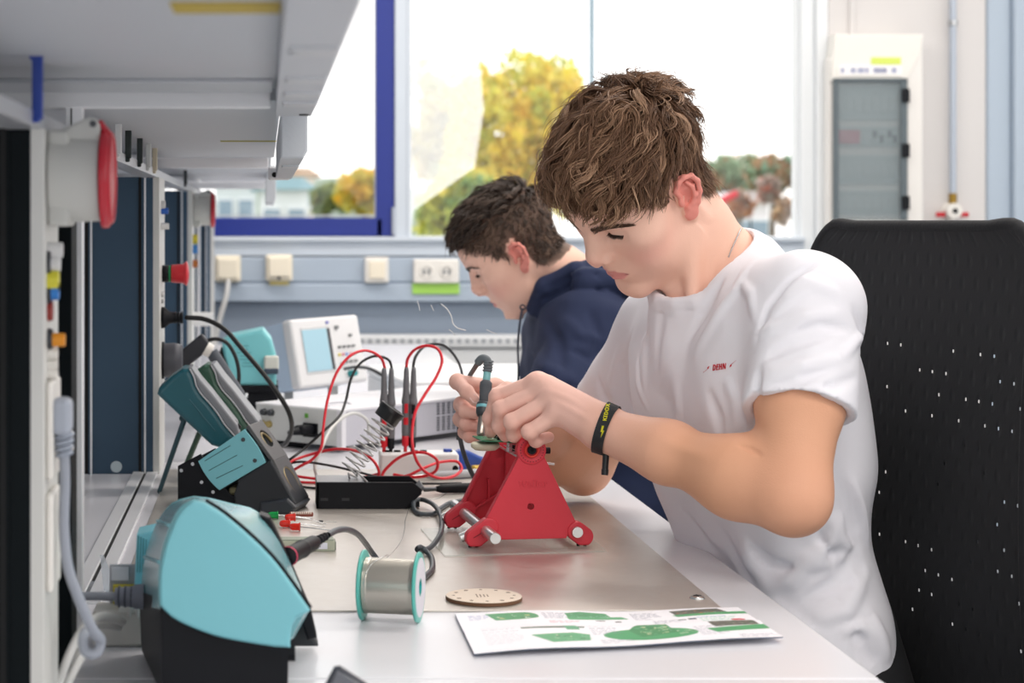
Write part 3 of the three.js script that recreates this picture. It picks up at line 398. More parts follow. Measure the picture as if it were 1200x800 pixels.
// black thing at the very bottom: a pair of safety glasses seen from the end
{ const p = at(408, 790, 1.62); const t = thing('safety_glasses', 'dark safety glasses cut off by the bottom edge, right of the soldering station', 'glasses', V(p.x, DESK, p.z));
  const k = 1.62 / FOCAL, q = ([x, y]) => [(x - 404) * k * 1.12, EYE - (y - CY) * k - DESK];
  obj('side_shield', slab(shapeOf([[388, 770], [394, 769], [412, 782], [432, 797], [442, 830], [374, 840], [374, 800]].map(q).map(([a, b]) => [a, Math.max(0, b)])), 0.006, 0.002).translate(0, 0, 0.03), std(0x3c3f48, 0.25), t);
  obj('lens', slab(shapeOf([[390, 773], [424, 794], [436, 822], [380, 834], [379, 802]].map(q).map(([a, b]) => [a, Math.max(0.001, b)])), 0.003, 0.001).translate(0, 0, 0.036), phys(0x888c96, 0.08, { transmission: 0.5, thickness: 0 }), t);
  obj('temple', [cable([V(-0.012, 0.034, 0.03), V(0.0, 0.03, -0.03), V(0.01, 0.02, -0.075), V(0.012, 0.006, -0.1)], 0.0025)], M.black, t); obj('temple', [cable([V(0.02, 0.02, 0.03), V(0.03, 0.018, -0.02), V(0.03, 0.006, -0.06)], 0.0025)], M.black, t); }
// ------------------------------------------------------------------ iron holder and the two leaning meters
{ const D = 2.84, o = V((275 - CX) / FOCAL * D, DESK, -D), t = thing('iron_holder', 'black iron holder with a turquoise slotted cover and two round openings', 'iron holder', o, -0.26);
  const k = D / FOCAL, q = ([x, y]) => [(x - 275) * k, Math.max(0, EYE - (y - CY) * k - DESK)];
  const W = 0.075;
  for (const z of [0, -W]) { const sp = obj('side_plate', slab(shapeOf([[205, 602], [205, 548], [233, 533], [250, 556], [270, 580], [283, 583], [290, 590], [310, 600], [310, 602]].map(q)), 0.004, 0.001).translate(0, 0, z - 0.004), M.black, t); if (!z) for (const [x, y] of [[210, 553], [224, 545], [235, 566], [249, 577]]) { const [a, b] = q([x, y]); obj('screw', [rod(V(a, b, 0), V(a, b, 0.0022), 0.0032, 0.0026, 14)], M.steel, sp); } }
  obj('rear_plate', span(q([205, 0])[0], q([205, 0])[0] + 0.004, 0, q([0, 552])[1], -W, -0.004), M.black, t);
  const A = [232, 541], B = [288, 502], C = [314, 540], Dd = [258, 574], cover = new THREE.Shape(); { const [a, b, c, d] = [A, B, C, Dd].map(q); cover.moveTo(...a); cover.lineTo(...b); cover.quadraticCurveTo((b[0] + c[0]) / 2 + 0.006, (b[1] + c[1]) / 2 + 0.002, ...c); cover.lineTo(...d); cover.quadraticCurveTo((a[0] + d[0]) / 2 - 0.004, (a[1] + d[1]) / 2 - 0.006, ...a);
    for (const [x0, y0, x1, y1] of [[239, 541, 272, 521], [244, 552, 280, 532], [253, 561, 287, 544]]) { const p0 = q([x0, y0]), p1 = q([x1, y1]), h = new THREE.Path(), L = Math.hypot(p1[0] - p0[0], p1[1] - p0[1]), nx = -(p1[1] - p0[1]) / L * 0.0011, ny = (p1[0] - p0[0]) / L * 0.0011; h.moveTo(p0[0] + nx, p0[1] + ny); h.lineTo(p1[0] + nx, p1[1] + ny); h.lineTo(p1[0] - nx, p1[1] - ny); h.lineTo(p0[0] - nx, p0[1] - ny); cover.holes.push(h); } }
  const cv = obj('cover', [slab(cover, 0.003, 0.0006).translate(0, 0, 0.004), slab(shapeOf([A, B, [290, 505], [234, 544]].map(q)), W, 0.001).translate(0, 0, -W + 0.004)], M.turq, t);
  for (const [x, y] of [[287, 514], [301, 538]]) { const [a, b] = q([x, y]); obj('screw', rod(V(a, b, 0.006), V(a, b, 0.0085), 0.0032, 0.0028, 14), M.darkSteel, cv); }
  obj('cover_backing', slab(shapeOf([A, B, C, Dd].map(q).map(([a, b]) => [a + 0.001, b])), W - 0.004, 0.001).translate(0, 0, -W + 0.004), std(0x2a4a52, 0.5), t);
  obj('body', slab(shapeOf([[275, 578], [282, 560], [312, 541], [320, 536], [350, 586], [345, 602], [278, 602]].map(q)), W + 0.006, 0.003).translate(0, 0, -W), std(0x22262c, 0.42), t);
  obj('foot_block', slab(shapeOf([[308, 602], [308, 586], [341, 580], [352, 590], [345, 602]].map(q)), W + 0.014, 0.004).translate(0, 0, -W - 0.002), std(0x30353d, 0.42), t);
  const plate = (x0, y0, x1, y1, holes) => { const a = q([x0, y0]), b = q([x1, y1]), L = Math.hypot(b[0] - a[0], b[1] - a[1]), s = shapeOf([[0, 0], [W, 0], [W, L], [0, L]]); for (const [c, r, rx] of holes) { const h = new THREE.Path(); h.absellipse(W / 2, c * L, rx || r, r, 0, Math.PI * 2, true); s.holes.push(h); } const g = slab(s, 0.006, 0.0012, 2, 24); const ey = V(a[0] - b[0], a[1] - b[1], 0).normalize(); return place(g, V(b[0] + 0.001, b[1], 0.002), V(0, 0, -1), ey); };
  const fp = obj('front_plate', [plate(288, 500, 319, 541, [[0.55, 0.014, 0.02]]), plate(318, 540, 345, 590, [[0.5, 0.02, 0.024]])], std(0x5a5a5c, 0.45, { metalness: 0.3 }), t);
  { const ring = (x, y, r, x1, y1) => { const a = q([x, y]), ax = V(q([x1, y1])[1] - a[1], -(q([x1, y1])[0] - a[0]), 0).normalize(); return place(new THREE.TorusGeometry(r, 0.0022, 8, 28), V(a[0] + 0.006, a[1], -W / 2), V(0, 0, -1), V(-ax.y, ax.x, 0)); };
    obj('opening_ring', [ring(303, 521, 0.017, 319, 541), ring(331, 565, 0.022, 345, 590)], std(0x8a7a55, 0.35, { metalness: 0.6 }), fp); }
  { const a = q([270, 553]); obj('sponge', box(0.05, 0.012, 0.05, a[0] + 0.018, q([0, 577])[1], -W / 2, 0.004), std(0xb8b08a, 0.9), t); }
}
function meter(label, d, x, y, back, legCol, zoff, group) {   // leaning multimeter: thick back shell, thin front shell with a wavy joint, tilt leg
  const t = thing('multimeter', label, 'multimeter', V((x - CX) / FOCAL * d, DESK, -d), 0); const k = d / FOCAL, q = ([a, b]) => [(a - 215) * k, EYE - (b - CY) * k - DESK], W = 0.085;
  const joint = [[222, 432], [227, 441], [230, 452], [236, 462], [246, 473], [256, 486], [263, 497], [276, 512]];
  obj('back_shell', slab(shapeOf([[186, 455], [200, 442], [214, 432], ...joint, [262, 526], [248, 522], [205, 482], [184, 462]].map(q)), W, 0.008, 4).translate(0, 0, -W), back, t);
  const fr = obj('front_shell', slab(shapeOf([[221, 431], [225, 431], [235, 445], [248, 460], [262, 478], [278, 498], [281, 511], [276, 513], ...joint.slice().reverse().slice(1)].map(q)), W - 0.004, 0.003, 2).translate(0, 0, -W + 0.002), std(0x83868c, 0.4), t);
  obj('shell_seam', tube(joint.map(q).map(([a, b]) => V(a, b, -0.001)), 0.0012), std(0xb9bcc0, 0.4), fr);
  obj('rib', rod(V(...q([222, 468]), 0.0004), V(...q([252, 505]), 0.0004), 0.001), back, t);
  obj('jack', [[271, 499], [276, 505]].map(([a, b]) => { const p = q([a, b]); return place(rod(V(0, 0, 0), V(0, 0.008, 0), 0.005), V(p[0], p[1], -W / 2), V(0.7, -0.7, 0), V(0.7, 0.7, 0)); }), M.black, fr);
  const foot = q([186, 577]); obj('tilt_leg', [rod(V(...q([215, 494]), -0.02), V(foot[0], 0.003, -0.02), 0.0042, 0.0036), rod(V(...q([215, 494]), -W + 0.02), V(foot[0], 0.003, -W + 0.02), 0.0042, 0.0036), rod(V(foot[0], 0.0035, -0.018), V(foot[0], 0.0035, -W + 0.018), 0.0035)], legCol, t);
  obj('hinge', [rod(V(...q([214, 491]), -0.014), V(...q([214, 491]), -W + 0.014), 0.006)], legCol, t);
  return t;
}
meter('teal multimeter leaning on its tilt leg behind the iron holder, the nearer of the two', 3.02, 215, 500, phys(0x23606c, 0.3), std(0x22454f, 0.4));
{ const m = meter('dark green multimeter leaning right behind the teal one', 3.16, 240, 500, phys(0x3c6250, 0.32), std(0x3a5a48, 0.4)); m.position.y = DESK + 0.006; m.rotation.y = -0.05; }
// ------------------------------------------------------------------ instruments at the back of the bench
{ // flat white supply unit, long and yawed
  const A = deskAt(402, 531), C = deskAt(612, 503), ex = C.clone().sub(A).normalize(), L = 0.545, Wd = 0.3, H = 0.067, F0 = 0.011;
  const t = thing('bench_power_supply', 'long flat white bench instrument with vent slots and a mains plug in its end', 'lab instrument', A.clone(), Math.atan2(-ex.z, ex.x)), white = std(0xe9e9ee, 0.45), grey = std(0xc6c6cf, 0.5);
  // local x runs along the long side away from the camera, z to its right hand; the body fills -z
  obj('case', [span(0, L, F0, F0 + H, -0.215, -0.003, 0.003)], grey, t);
  obj('top_cover', span(-0.001, L + 0.001, F0 + H - 0.004, F0 + H + 0.0012, -0.217, -0.001, 0.0015), white, t);
  const re = obj('end_panel', span(-0.0035, 0, F0 + 0.001, F0 + H - 0.001, -0.213, -0.004, 0.001), std(0xd9dcda, 0.5), t);
  obj('corner_trim', span(-0.005, 0.008, F0 - 0.002, F0 + H + 0.001, -0.012, 0.0015, 0.002), white, t);
  for (const x of [0.05, L - 0.1]) for (const z of [-0.03, -0.19]) obj('foot', rod(V(x, 0, z), V(x, F0, z), 0.011, 0.012), M.greyPlastic, t);
  obj('end_foot', rod(V(0.012, 0.008, -0.2), V(0.012, 0.008, -0.1), 0.008), M.black, t);
  { const g = []; for (let r = 0; r < 11; r++) { const y = F0 + 0.009 + r * 0.0047 + (r > 5 ? 0.003 : 0); for (let c = 0; c < 8; c++) g.push(box(0.009, 0.0026, 0.0015, 0.285 + c * 0.0165, y, -0.003)); } obj('vent_slots', g, std(0x55575f, 0.7), t).userData.kind = 'stuff'; }
  obj('type_sticker', box(0.07, 0.014, 0.001, 0.47, F0 + 0.055, -0.0022), std(0xd0d67a, 0.6), t); obj('logo_mark', box(0.02, 0.008, 0.001, 0.435, F0 + 0.055, -0.0022), std(0xc9a23a, 0.6), t);
  for (const [y, z] of [[0.052, -0.19], [0.052, -0.172], [0.03, -0.195], [0.03, -0.178]]) obj('connector', [rod(V(-0.012, F0 + y, z), V(-0.003, F0 + y, z), 0.0058, 0.0068, 14)], y > 0.04 ? M.darkSteel : std(0xb9a56a, 0.35, { metalness: 0.6 }), re);
  obj('green_mark', box(0.001, 0.008, 0.008, -0.0042, F0 + 0.052, -0.085), std(0x64b03a, 0.5), re);
  obj('inlet', box(0.003, 0.026, 0.036, -0.0045, F0 + 0.026, -0.075, 0.001), M.black, re);
  obj('mains_plug', [box(0.034, 0.018, 0.026, -0.022, F0 + 0.028, -0.075, 0.006), rod(V(-0.06, F0 + 0.025, -0.078), V(-0.036, F0 + 0.027, -0.076), 0.0045, 0.008)], M.black, t);
  obj('top_handle', [tube([V(0.03, F0 + H + 0.001, -0.06), V(0.035, F0 + H + 0.004, -0.07), V(0.09, F0 + H + 0.004, -0.07), V(0.095, F0 + H + 0.001, -0.06)], 0.0016)], grey, t);
}
{ // second pale flat unit behind it
  const p = deskAt(520, 470), t = thing('pale_case', 'pale flat case lying behind the long white instrument', 'case', V(p.x + 0.02, DESK, -4.55), 0.12); obj('case_body', box(0.42, 0.05, 0.5, 0.05, 0.025, 0, 0.006), std(0xe4e6e8, 0.5), t); obj('case_lid', box(0.425, 0.022, 0.505, 0.05, 0.061, 0, 0.006), std(0xeceef0, 0.5), t); obj('latch', [box(0.03, 0.02, 0.006, 0.0, 0.052, 0.254, 0.002)], M.greyPlastic, t); }
{ // oscilloscope: face turned right and tilted up
  const D = 4.35, c = at(381, 412, D), t = thing('oscilloscope', 'white oscilloscope with a light blue body and a pale screen, tilted back', 'oscilloscope', V(c.x, DESK, c.z), 0);
  const inner = new THREE.Matrix4().makeTranslation(0, c.y - DESK, 0).multiply(new THREE.Matrix4().makeRotationFromEuler(new THREE.Euler(-0.2, 0.78, 0.02, 'YXZ')));
  const G = (g) => g.applyMatrix4(inner), w = 0.22, h = 0.152;
  obj('face', G(box(w, h, 0.03, 0, 0, 0, 0.008)), std(0xebebec, 0.45), t);
  obj('body', G(slab(shapeOf([[-w / 2 + 0.003, -h / 2 + 0.002], [w / 2 - 0.003, -h / 2 + 0.002], [w / 2 - 0.003, h / 2 - 0.003], [-w / 2 + 0.003, h / 2 - 0.003]]), 0.1, 0.006).translate(0, 0, -0.11)), std(0xc4d8ee, 0.5), t);
  obj('rear_body', G(box(w - 0.03, h - 0.025, 0.11, 0, -0.004, -0.15, 0.01)), std(0xbfe2ea, 0.5), t);
  obj('screen_recess', G(box(0.094, 0.104, 0.004, -0.037, 0.004, 0.0145, 0.002)), std(0xd4d6d8, 0.5), t);
  obj('screen', G(box(0.078, 0.092, 0.003, -0.042, 0.004, 0.0165, 0.001)), phys(0xa9d3e4, 0.2), t);
  obj('softkey_bar', G(box(0.0085, 0.092, 0.003, 0.003, 0.004, 0.0165, 0.001)), std(0x3a3d42, 0.4), t);
  obj('power_button', G(box(0.008, 0.006, 0.003, 0.004, 0.063, 0.016, 0.001)), std(0x6f74c4, 0.4), t);
  [[0.03, 0.05, 0.005], [0.07, 0.03, 0.004], [0.03, 0.006, 0.0035], [0.045, 0.006, 0.0035], [0.06, 0.006, 0.0035], [0.075, 0.006, 0.0035], [0.03, -0.032, 0.004], [0.045, -0.028, 0.0035], [0.06, -0.028, 0.0035], [0.075, -0.028, 0.0035]].forEach(([x, y, r]) => obj('knob', G(rod(V(x, y, 0.014), V(x, y, 0.022), r, r * 0.8, 12)), std(0x8d8f90, 0.5), t));
  [[0.028, 0xe6d67a], [0.04, 0xdf8fa0], [0.052, 0x8fa8dc], [0.066, 0xe0a0b0], [0.078, 0x86c9b4]].forEach(([x, col]) => obj('coloured_key', G(box(0.008, 0.007, 0.003, x, -0.011, 0.0155, 0.001)), std(col, 0.5), t));
  obj('probe_plug', G(rod(V(0.052, -0.055, 0.012), V(0.052, -0.055, 0.034), 0.008, 0.007)), std(0x1d8f93, 0.4), t);
  for (const x of [-0.08, 0.02]) obj('rest', box(0.02, c.y - DESK - 0.06, 0.1, x, (c.y - DESK - 0.06) / 2, -0.08, 0.003), M.greyPlastic, t);
  tag(obj('probe_cable', cable([at(404, 432, 4.28), at(418, 430, 4.2), at(436, 433, 4.1), at(452, 442, 4.05)], 0.0035), M.blackLead), 'short black probe cable from the teal plug on the oscilloscope', 'cable');
}
{ // turquoise station farther back with slots and a black base
  const D = 3.95, p = at(292, 425, D), k = D / FOCAL, q = ([x, y]) => [(x - 292) * k, EYE - (y - CY) * k - DESK], t = thing('back_soldering_station', 'turquoise slotted soldering station far back between the meters and the oscilloscope', 'soldering station', V(p.x, DESK, p.z));
  obj('hood', slab(shapeOf([[260, 400], [270, 394], [308, 386], [318, 398], [324, 420], [324, 452], [272, 452], [262, 420]].map(q)), 0.13, 0.006).translate(0, 0, -0.13), std(0x7fd0d6, 0.4), t);
  obj('base', [slab(shapeOf([[258, 410], [264, 420], [274, 451], [326, 451], [326, 459], [262, 459], [252, 425]].map(q)), 0.14, 0.003).translate(0, 0, -0.135), span(q([262, 0])[0], q([326, 0])[0], 0, q([0, 457])[1], -0.13, -0.01, 0.003)], M.black, t);
  for (let i = 0; i < 7; i++) { const a = q([270 + i * 1.6, 405 + i * 4]); obj('slot', box(0.03 - (i % 2) * 0.008, 0.0012, 0.001, a[0] + 0.022, a[1], 0.0004), M.turqDark, t); }
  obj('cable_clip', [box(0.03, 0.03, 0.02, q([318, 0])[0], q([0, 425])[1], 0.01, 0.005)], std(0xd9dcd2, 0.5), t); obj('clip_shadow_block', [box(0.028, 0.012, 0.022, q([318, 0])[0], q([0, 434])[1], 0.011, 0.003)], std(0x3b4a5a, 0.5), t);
}
{ // grey iron in its own stand at the far left, behind the meters
  const t = thing('resting_iron', 'grey soldering iron leaning behind the green multimeter', 'soldering iron', V(at(262, 445, 3.45).x, DESK, -3.45)); const a = at(248, 412, 3.45), b = at(284, 470, 3.45), c = at(300, 500, 3.45);
  obj('handle', local(join([rod(a, b, 0.011, 0.012)]), t), std(0x4a505a, 0.4), t); obj('tip', local(join([rod(b, V(c.x, DESK + 0.004, c.z), 0.008, 0.006)]), t), std(0x9aa0a8, 0.4), t); obj('white_cap', local(join([rod(at(241, 408, 3.45), a, 0.013, 0.012)]), t), M.whitePlastic, t); obj('ring', local(place(new THREE.TorusGeometry(0.014, 0.003, 8, 20), b, V(0, 0, 1), V(-0.5, -0.8, 0)), t), std(0xc0c6cc, 0.4), t); }
// ------------------------------------------------------------------ things lying on the bench
const TOP = DESK + 0.0022;
{ // black tray with the spring rest
  const D = 2.86, o = V(at(432, 598, D).x, TOP, -D), k = D / FOCAL, q = ([x, y]) => [(x - 432) * k, Math.max(0, EYE - (y - CY) * k - TOP)], Wd = 0.075, t = thing('spring_stand', 'black iron tray with a slanting wire spring rest and a round black mouth', 'iron stand', o);
  const s = slab(shapeOf([[371, 563], [485, 563], [494, 571], [494, 578], [477, 592], [477, 598], [371, 598]].map(q)), Wd, 0.002).translate(0, 0, -Wd);
  obj('tray_body', [span(q([371, 0])[0], q([492, 0])[0], 0.002, 0.01, -Wd + 0.003, -0.003), slab(shapeOf([[371, 565], [484, 565], [494, 573], [494, 579], [478, 593], [477, 598], [371, 598]].map(q)), 0.004, 0.001).translate(0, 0, -0.004), slab(shapeOf([[371, 565], [484, 565], [494, 573], [494, 579], [478, 593], [477, 598], [371, 598]].map(q)), 0.004, 0.001).translate(0, 0, -Wd), span(q([371, 0])[0], q([371, 0])[0] + 0.004, 0, q([0, 565])[1], -Wd, 0, 0.001)], M.black, t);
  obj('top_plate', [span(q([371, 0])[0], q([425, 0])[0], q([0, 566])[1] - 0.003, q([0, 565])[1] + 0.001, -Wd, -0.001, 0.001)], std(0x8d8f92, 0.4, { metalness: 0.4 }), t);
  obj('well_wall', [span(q([424, 0])[0], q([427, 0])[0], 0.005, q([0, 565])[1], -Wd, -0.003, 0.0005), place(box(0.004, 0.03, Wd - 0.004, 0, 0, 0, 0.001), V(q([489, 0])[0], q([0, 575])[1] - 0.006, -Wd / 2), V(0.75, -0.66, 0), V(0.66, 0.75, 0))], std(0x6f7276, 0.5), t);
  obj('sponge', span(q([428, 0])[0], q([480, 0])[0], 0.006, q([0, 574])[1], -Wd + 0.006, -0.006, 0.003), std(0x2a2a2c, 0.95), t);
  obj('slot', [[380, 585], [405, 585]].map(([x, y]) => { const a = q([x, y]); return box(0.011, 0.004, 0.001, a[0], a[1], 0.0002); }), std(0x2b2d30, 0.6), t);
  const ax0 = V(...q([409, 557]), -Wd / 2), ax1 = V(...q([455, 492]), -Wd / 2 + 0.002), dir = ax1.clone().sub(ax0).normalize(), n1 = V(0, 0, 1), n2 = dir.clone().cross(n1).normalize(), L = ax1.distanceTo(ax0), pts = [];
  const turns = 10; for (let i = 0; i <= turns * 16; i++) { const u = i / (turns * 16), a = u * turns * Math.PI * 2, r = 0.0145 + 0.0025 * u, s2 = L * (u < 0.8 ? u * 0.98 : 0.784 + (u - 0.8) * 1.08); pts.push(ax0.clone().addScaledVector(dir, s2).addScaledVector(n1, Math.cos(a) * r).addScaledVector(n2, Math.sin(a) * r)); }
  obj('spring', [new THREE.TubeGeometry(new THREE.CatmullRomCurve3(pts), 420, 0.0014, 7), tube([pts[0], V(...q([413, 566]), -Wd / 2 - 0.004), V(...q([428, 569]), -Wd / 2)], 0.0014), tube([pts[4], V(...q([420, 556]), -Wd / 2 + 0.014), V(...q([438, 575]), -Wd / 2 + 0.012)], 0.0016)], std(0xd6d6d6, 0.3, { metalness: 0.6 }), t);
  const m0 = ax1.clone().addScaledVector(dir, -0.004);
  obj('mouth', [lathe([[0.0145, 0], [0.0188, 0.0], [0.019, 0.012], [0.0205, 0.0135], [0.0205, 0.02], [0.0175, 0.0215], [0.016, 0.018], [0.015, 0.008], [0.0145, 0]], 32).applyQuaternion(new THREE.Quaternion().setFromUnitVectors(V(0, 1, 0), dir)).translate(m0.x, m0.y, m0.z)], std(0x1a1c20, 0.35), t);
}
{ // probe stand with four probes
  const D = 3.2, p = V(at(492, 556, D).x, DESK, -D), t = thing('probe_block', 'white block holding four upright test probes behind the spring rest', 'block', p);
  obj('block', box(0.128, 0.042, 0.06, 0, 0.021, -0.03, 0.004), std(0xe2e2e2, 0.5), t); obj('socket_ring', [-0.05, -0.035, -0.006, 0.008, 0.05].map((x) => rod(V(x, 0.04, -0.03), V(x, 0.0445, -0.03), 0.006, 0.006, 16)), M.blackMatt, t);
  obj('jack', rod(V(0.048, 0.042, -0.03), V(0.048, 0.047, -0.03), 0.007), std(0x2f4aa0, 0.4), t); obj('side_hole', rod(V(0.058, 0.018, -0.001), V(0.058, 0.018, 0.0006), 0.005), M.blackMatt, t);
}
const lead = (pts, r, mat, name, label) => tag(obj(name, cable(pts.map(([x, y, d]) => d > 1 ? at(x, y, d) : deskAt(x, y, r + 0.0025 + (d || 0))), r), mat), label, 'test lead');
[[450, 527, 'red', 'grey test probe with a red tip, leftmost of the four upright probes'], [458, 529, 'black', 'grey test probe with a black mark, second from the left of the four'], [475, 526, 'red', 'grey test probe with red bands, third from the left of the four'], [483, 528, 'black', 'grey test probe with a black tip, rightmost of the four upright probes']].forEach(([px, py, c, label], i) => {
  const D = 3.23, b = at(px, py, D), tilt = (i - 1.5) * 0.6, top = at(px + tilt + 1, i < 2 ? 431 : 430, D), t = thing('test_probe', label, 'test probe', b), d = top.clone().sub(b), L = d.length(), Q = new THREE.Quaternion().setFromUnitVectors(V(0, 1, 0), d.clone().normalize()), col = c === 'red' ? M.redLead : M.black, F = (g) => g.applyQuaternion(Q);
  obj('handle', F(lathe([[0, 0.022], [0.006, 0.022], [0.0066, 0.03], [0.0062, L * 0.55], [0.0074, L * 0.56], [0.0072, L * 0.6], [0.0056, L * 0.68], [0.0042, L - 0.006], [0.0032, L], [0, L]], 18)), std(0x6f7176, 0.45), t);
  obj('tip', F(lathe([[0, -0.006], [0.003, -0.006], [0.003, 0.004], [0.0058, 0.006], [0.0062, 0.022], [0, 0.0225]], 16)), col, t);
  obj('band', [F(rod(V(0, L * 0.3, 0.002), V(0, L * 0.3 + 0.012, 0.002), 0.005)), F(box(0.006, 0.016, 0.003, 0, L * 0.5, 0.0062, 0.001))], col, t);
});
lead([[451, 431, 3.23], [447, 420, 3.23], [432, 411, 3.22], [413, 415, 3.2], [396, 434, 3.18], [384, 468, 3.15], [379, 500, 3.12], [376, 525, 3.1], [366, 538, 3.1], [352, 546, 3.1], [340, 552, 3.12], [333, 548, 3.15], [340, 541, 3.18], [362, 533, 3.2], [395, 526, 3.18], [425, 531, 3.14], [440, 543, 3.12], [444, 556, 3.12], [434, 563, 3.13], [410, 563, 3.14], [372, 561, 3.15], [340, 556, 3.17], [330, 550, 3.2]], 0.0024, M.redLead, 'red_test_lead', 'red test lead arching over from the leftmost probe to loops at the left');
lead([[459, 431, 3.23], [456, 422, 3.23], [441, 417, 3.23], [424, 424, 3.22], [412, 442, 3.2], [405, 470, 3.18], [398, 487, 3.15], [378, 506, 3.12], [358, 524, 3.12], [340, 538, 3.1], [318, 545], [300, 535]], 0.0022, M.blackLead, 'black_test_lead', 'black test lead arching from the second probe down to the left');
lead([[476, 431, 3.23], [478, 420, 3.23], [487, 409, 3.22], [501, 405, 3.21], [513, 409, 3.2], [518, 422, 3.19], [512, 440, 3.18], [498, 462, 3.16], [487, 482, 3.14], [483, 505, 3.12], [484, 526, 3.1], [489, 541, 3.1], [499, 553, 3.09], [514, 560, 3.1], [531, 558, 3.12], [541, 549, 3.14], [536, 541, 3.15], [518, 541, 3.14], [497, 548, 3.11], [478, 557, 3.1], [458, 561, 3.11], [448, 557, 3.12], [462, 540, 3.12], [480, 531, 3.11], [500, 531, 3.1], [512, 539, 3.1], [511, 551, 3.11], [500, 557, 3.12], [482, 559, 3.13], [462, 556, 3.15]], 0.0025, M.redLead, 'red_test_lead', 'red test lead arching from the third probe and looping in front of the white block');
lead([[484, 430, 3.23], [487, 418, 3.24], [497, 406, 3.26], [512, 403, 3.3], [526, 409, 3.36], [537, 424, 3.4], [542, 442, 3.45], [543, 470, 3.5], [540, 500, 3.5], [536, 514, 3.5]], 0.0024, M.blackLead, 'black_test_lead', 'black test lead arching from the rightmost probe down behind the hand');
lead([[334, 544, 3.2], [352, 541, 3.18], [385, 545, 3.14], [420, 553, 3.1], [448, 560, 3.06], [490, 566, 3.08], [540, 566, 3.1]], 0.002, M.blackLead, 'black_test_lead', 'thin black lead lying across the mat in front of the red loops');
lead([[300, 548], [325, 560], [345, 569], [372, 572]], 0.002, M.blackLead, 'black_test_lead', 'thin black lead running from the iron holder to the black tray');
lead([[326, 556], [345, 564], [380, 565], [420, 560], [450, 553]], 0.002, M.redLead, 'red_test_lead', 'red lead lying flat behind the black tray');
lead([[372, 560], [369, 545, 0.02], [378, 522, 0.05], [390, 500, 3.3], [405, 487, 3.35], [420, 485, 3.4], [431, 494, 3.42], [432, 508, 3.42]], 0.003, M.lightCable, 'white_lead', 'white lead curving up to the near corner of the long white instrument');
{ // tools behind the holder
  const t = thing('blue_pliers', 'blue and yellow pliers lying behind the far red plate', 'pliers', deskAt(548, 556), 0.25);
  obj('handle', slab(shapeOf([[-0.035, 0.004], [-0.03, 0.03], [-0.01, 0.042], [0.02, 0.03], [0.045, 0.022], [0.045, 0.006], [0.0, 0.002]], true), 0.022, 0.005, 3).translate(0, 0.001, -0.01), std(0x2449a0, 0.4), t);
  obj('handle', slab(shapeOf([[0.0, 0.0], [0.0, 0.017], [0.06, 0.017], [0.06, 0.0]]), 0.02, 0.005).translate(0, 0.001, 0.014), std(0xd9b23c, 0.5), t);
  obj('jaw', slab(shapeOf([[0.05, 0.005], [0.05, 0.022], [0.1, 0.012], [0.1, 0.006]]), 0.012, 0.002).translate(0, 0.001, 0.0), M.darkSteel, t); }
{ const p = deskAt(497, 575, 0.008), e = deskAt(565, 572, 0.008), t = thing('black_handle_tool', 'slim tool with a black handle and grey end lying right of the black tray', 'tool', V(p.x, TOP, p.z)); const d = e.clone().sub(p); const Q = new THREE.Quaternion().setFromUnitVectors(V(0, 1, 0), d.clone().normalize()), L = d.length();
  obj('handle', lathe([[0, 0.02], [0.004, 0.02], [0.0068, 0.03], [0.0075, L * 0.6], [0.0075, L], [0, L]], 18).applyQuaternion(Q).translate(0, 0.0078, 0), M.black, t); obj('shaft', lathe([[0, -0.002], [0.0035, 0], [0.003, 0.022], [0, 0.022]], 12).applyQuaternion(Q).translate(0, 0.0078, 0), M.darkSteel, t);
  const t2 = thing('grey_tool', 'pale grey slim tool lying behind the black-handled tool', 'tool', V(deskAt(520, 563).x, TOP, deskAt(520, 563).z), 0.35); obj('grip', lathe([[0, -0.03], [0.004, -0.03], [0.0065, -0.02], [0.0072, 0.06], [0, 0.062]], 16).rotateZ(-Math.PI / 2).translate(0, 0.0074, 0), std(0xa9abb0, 0.5), t2); obj('point', lathe([[0.0012, -0.06], [0.003, -0.03], [0, -0.029]], 12).rotateZ(-Math.PI / 2).translate(0, 0.0074, 0), M.steel, t2); }
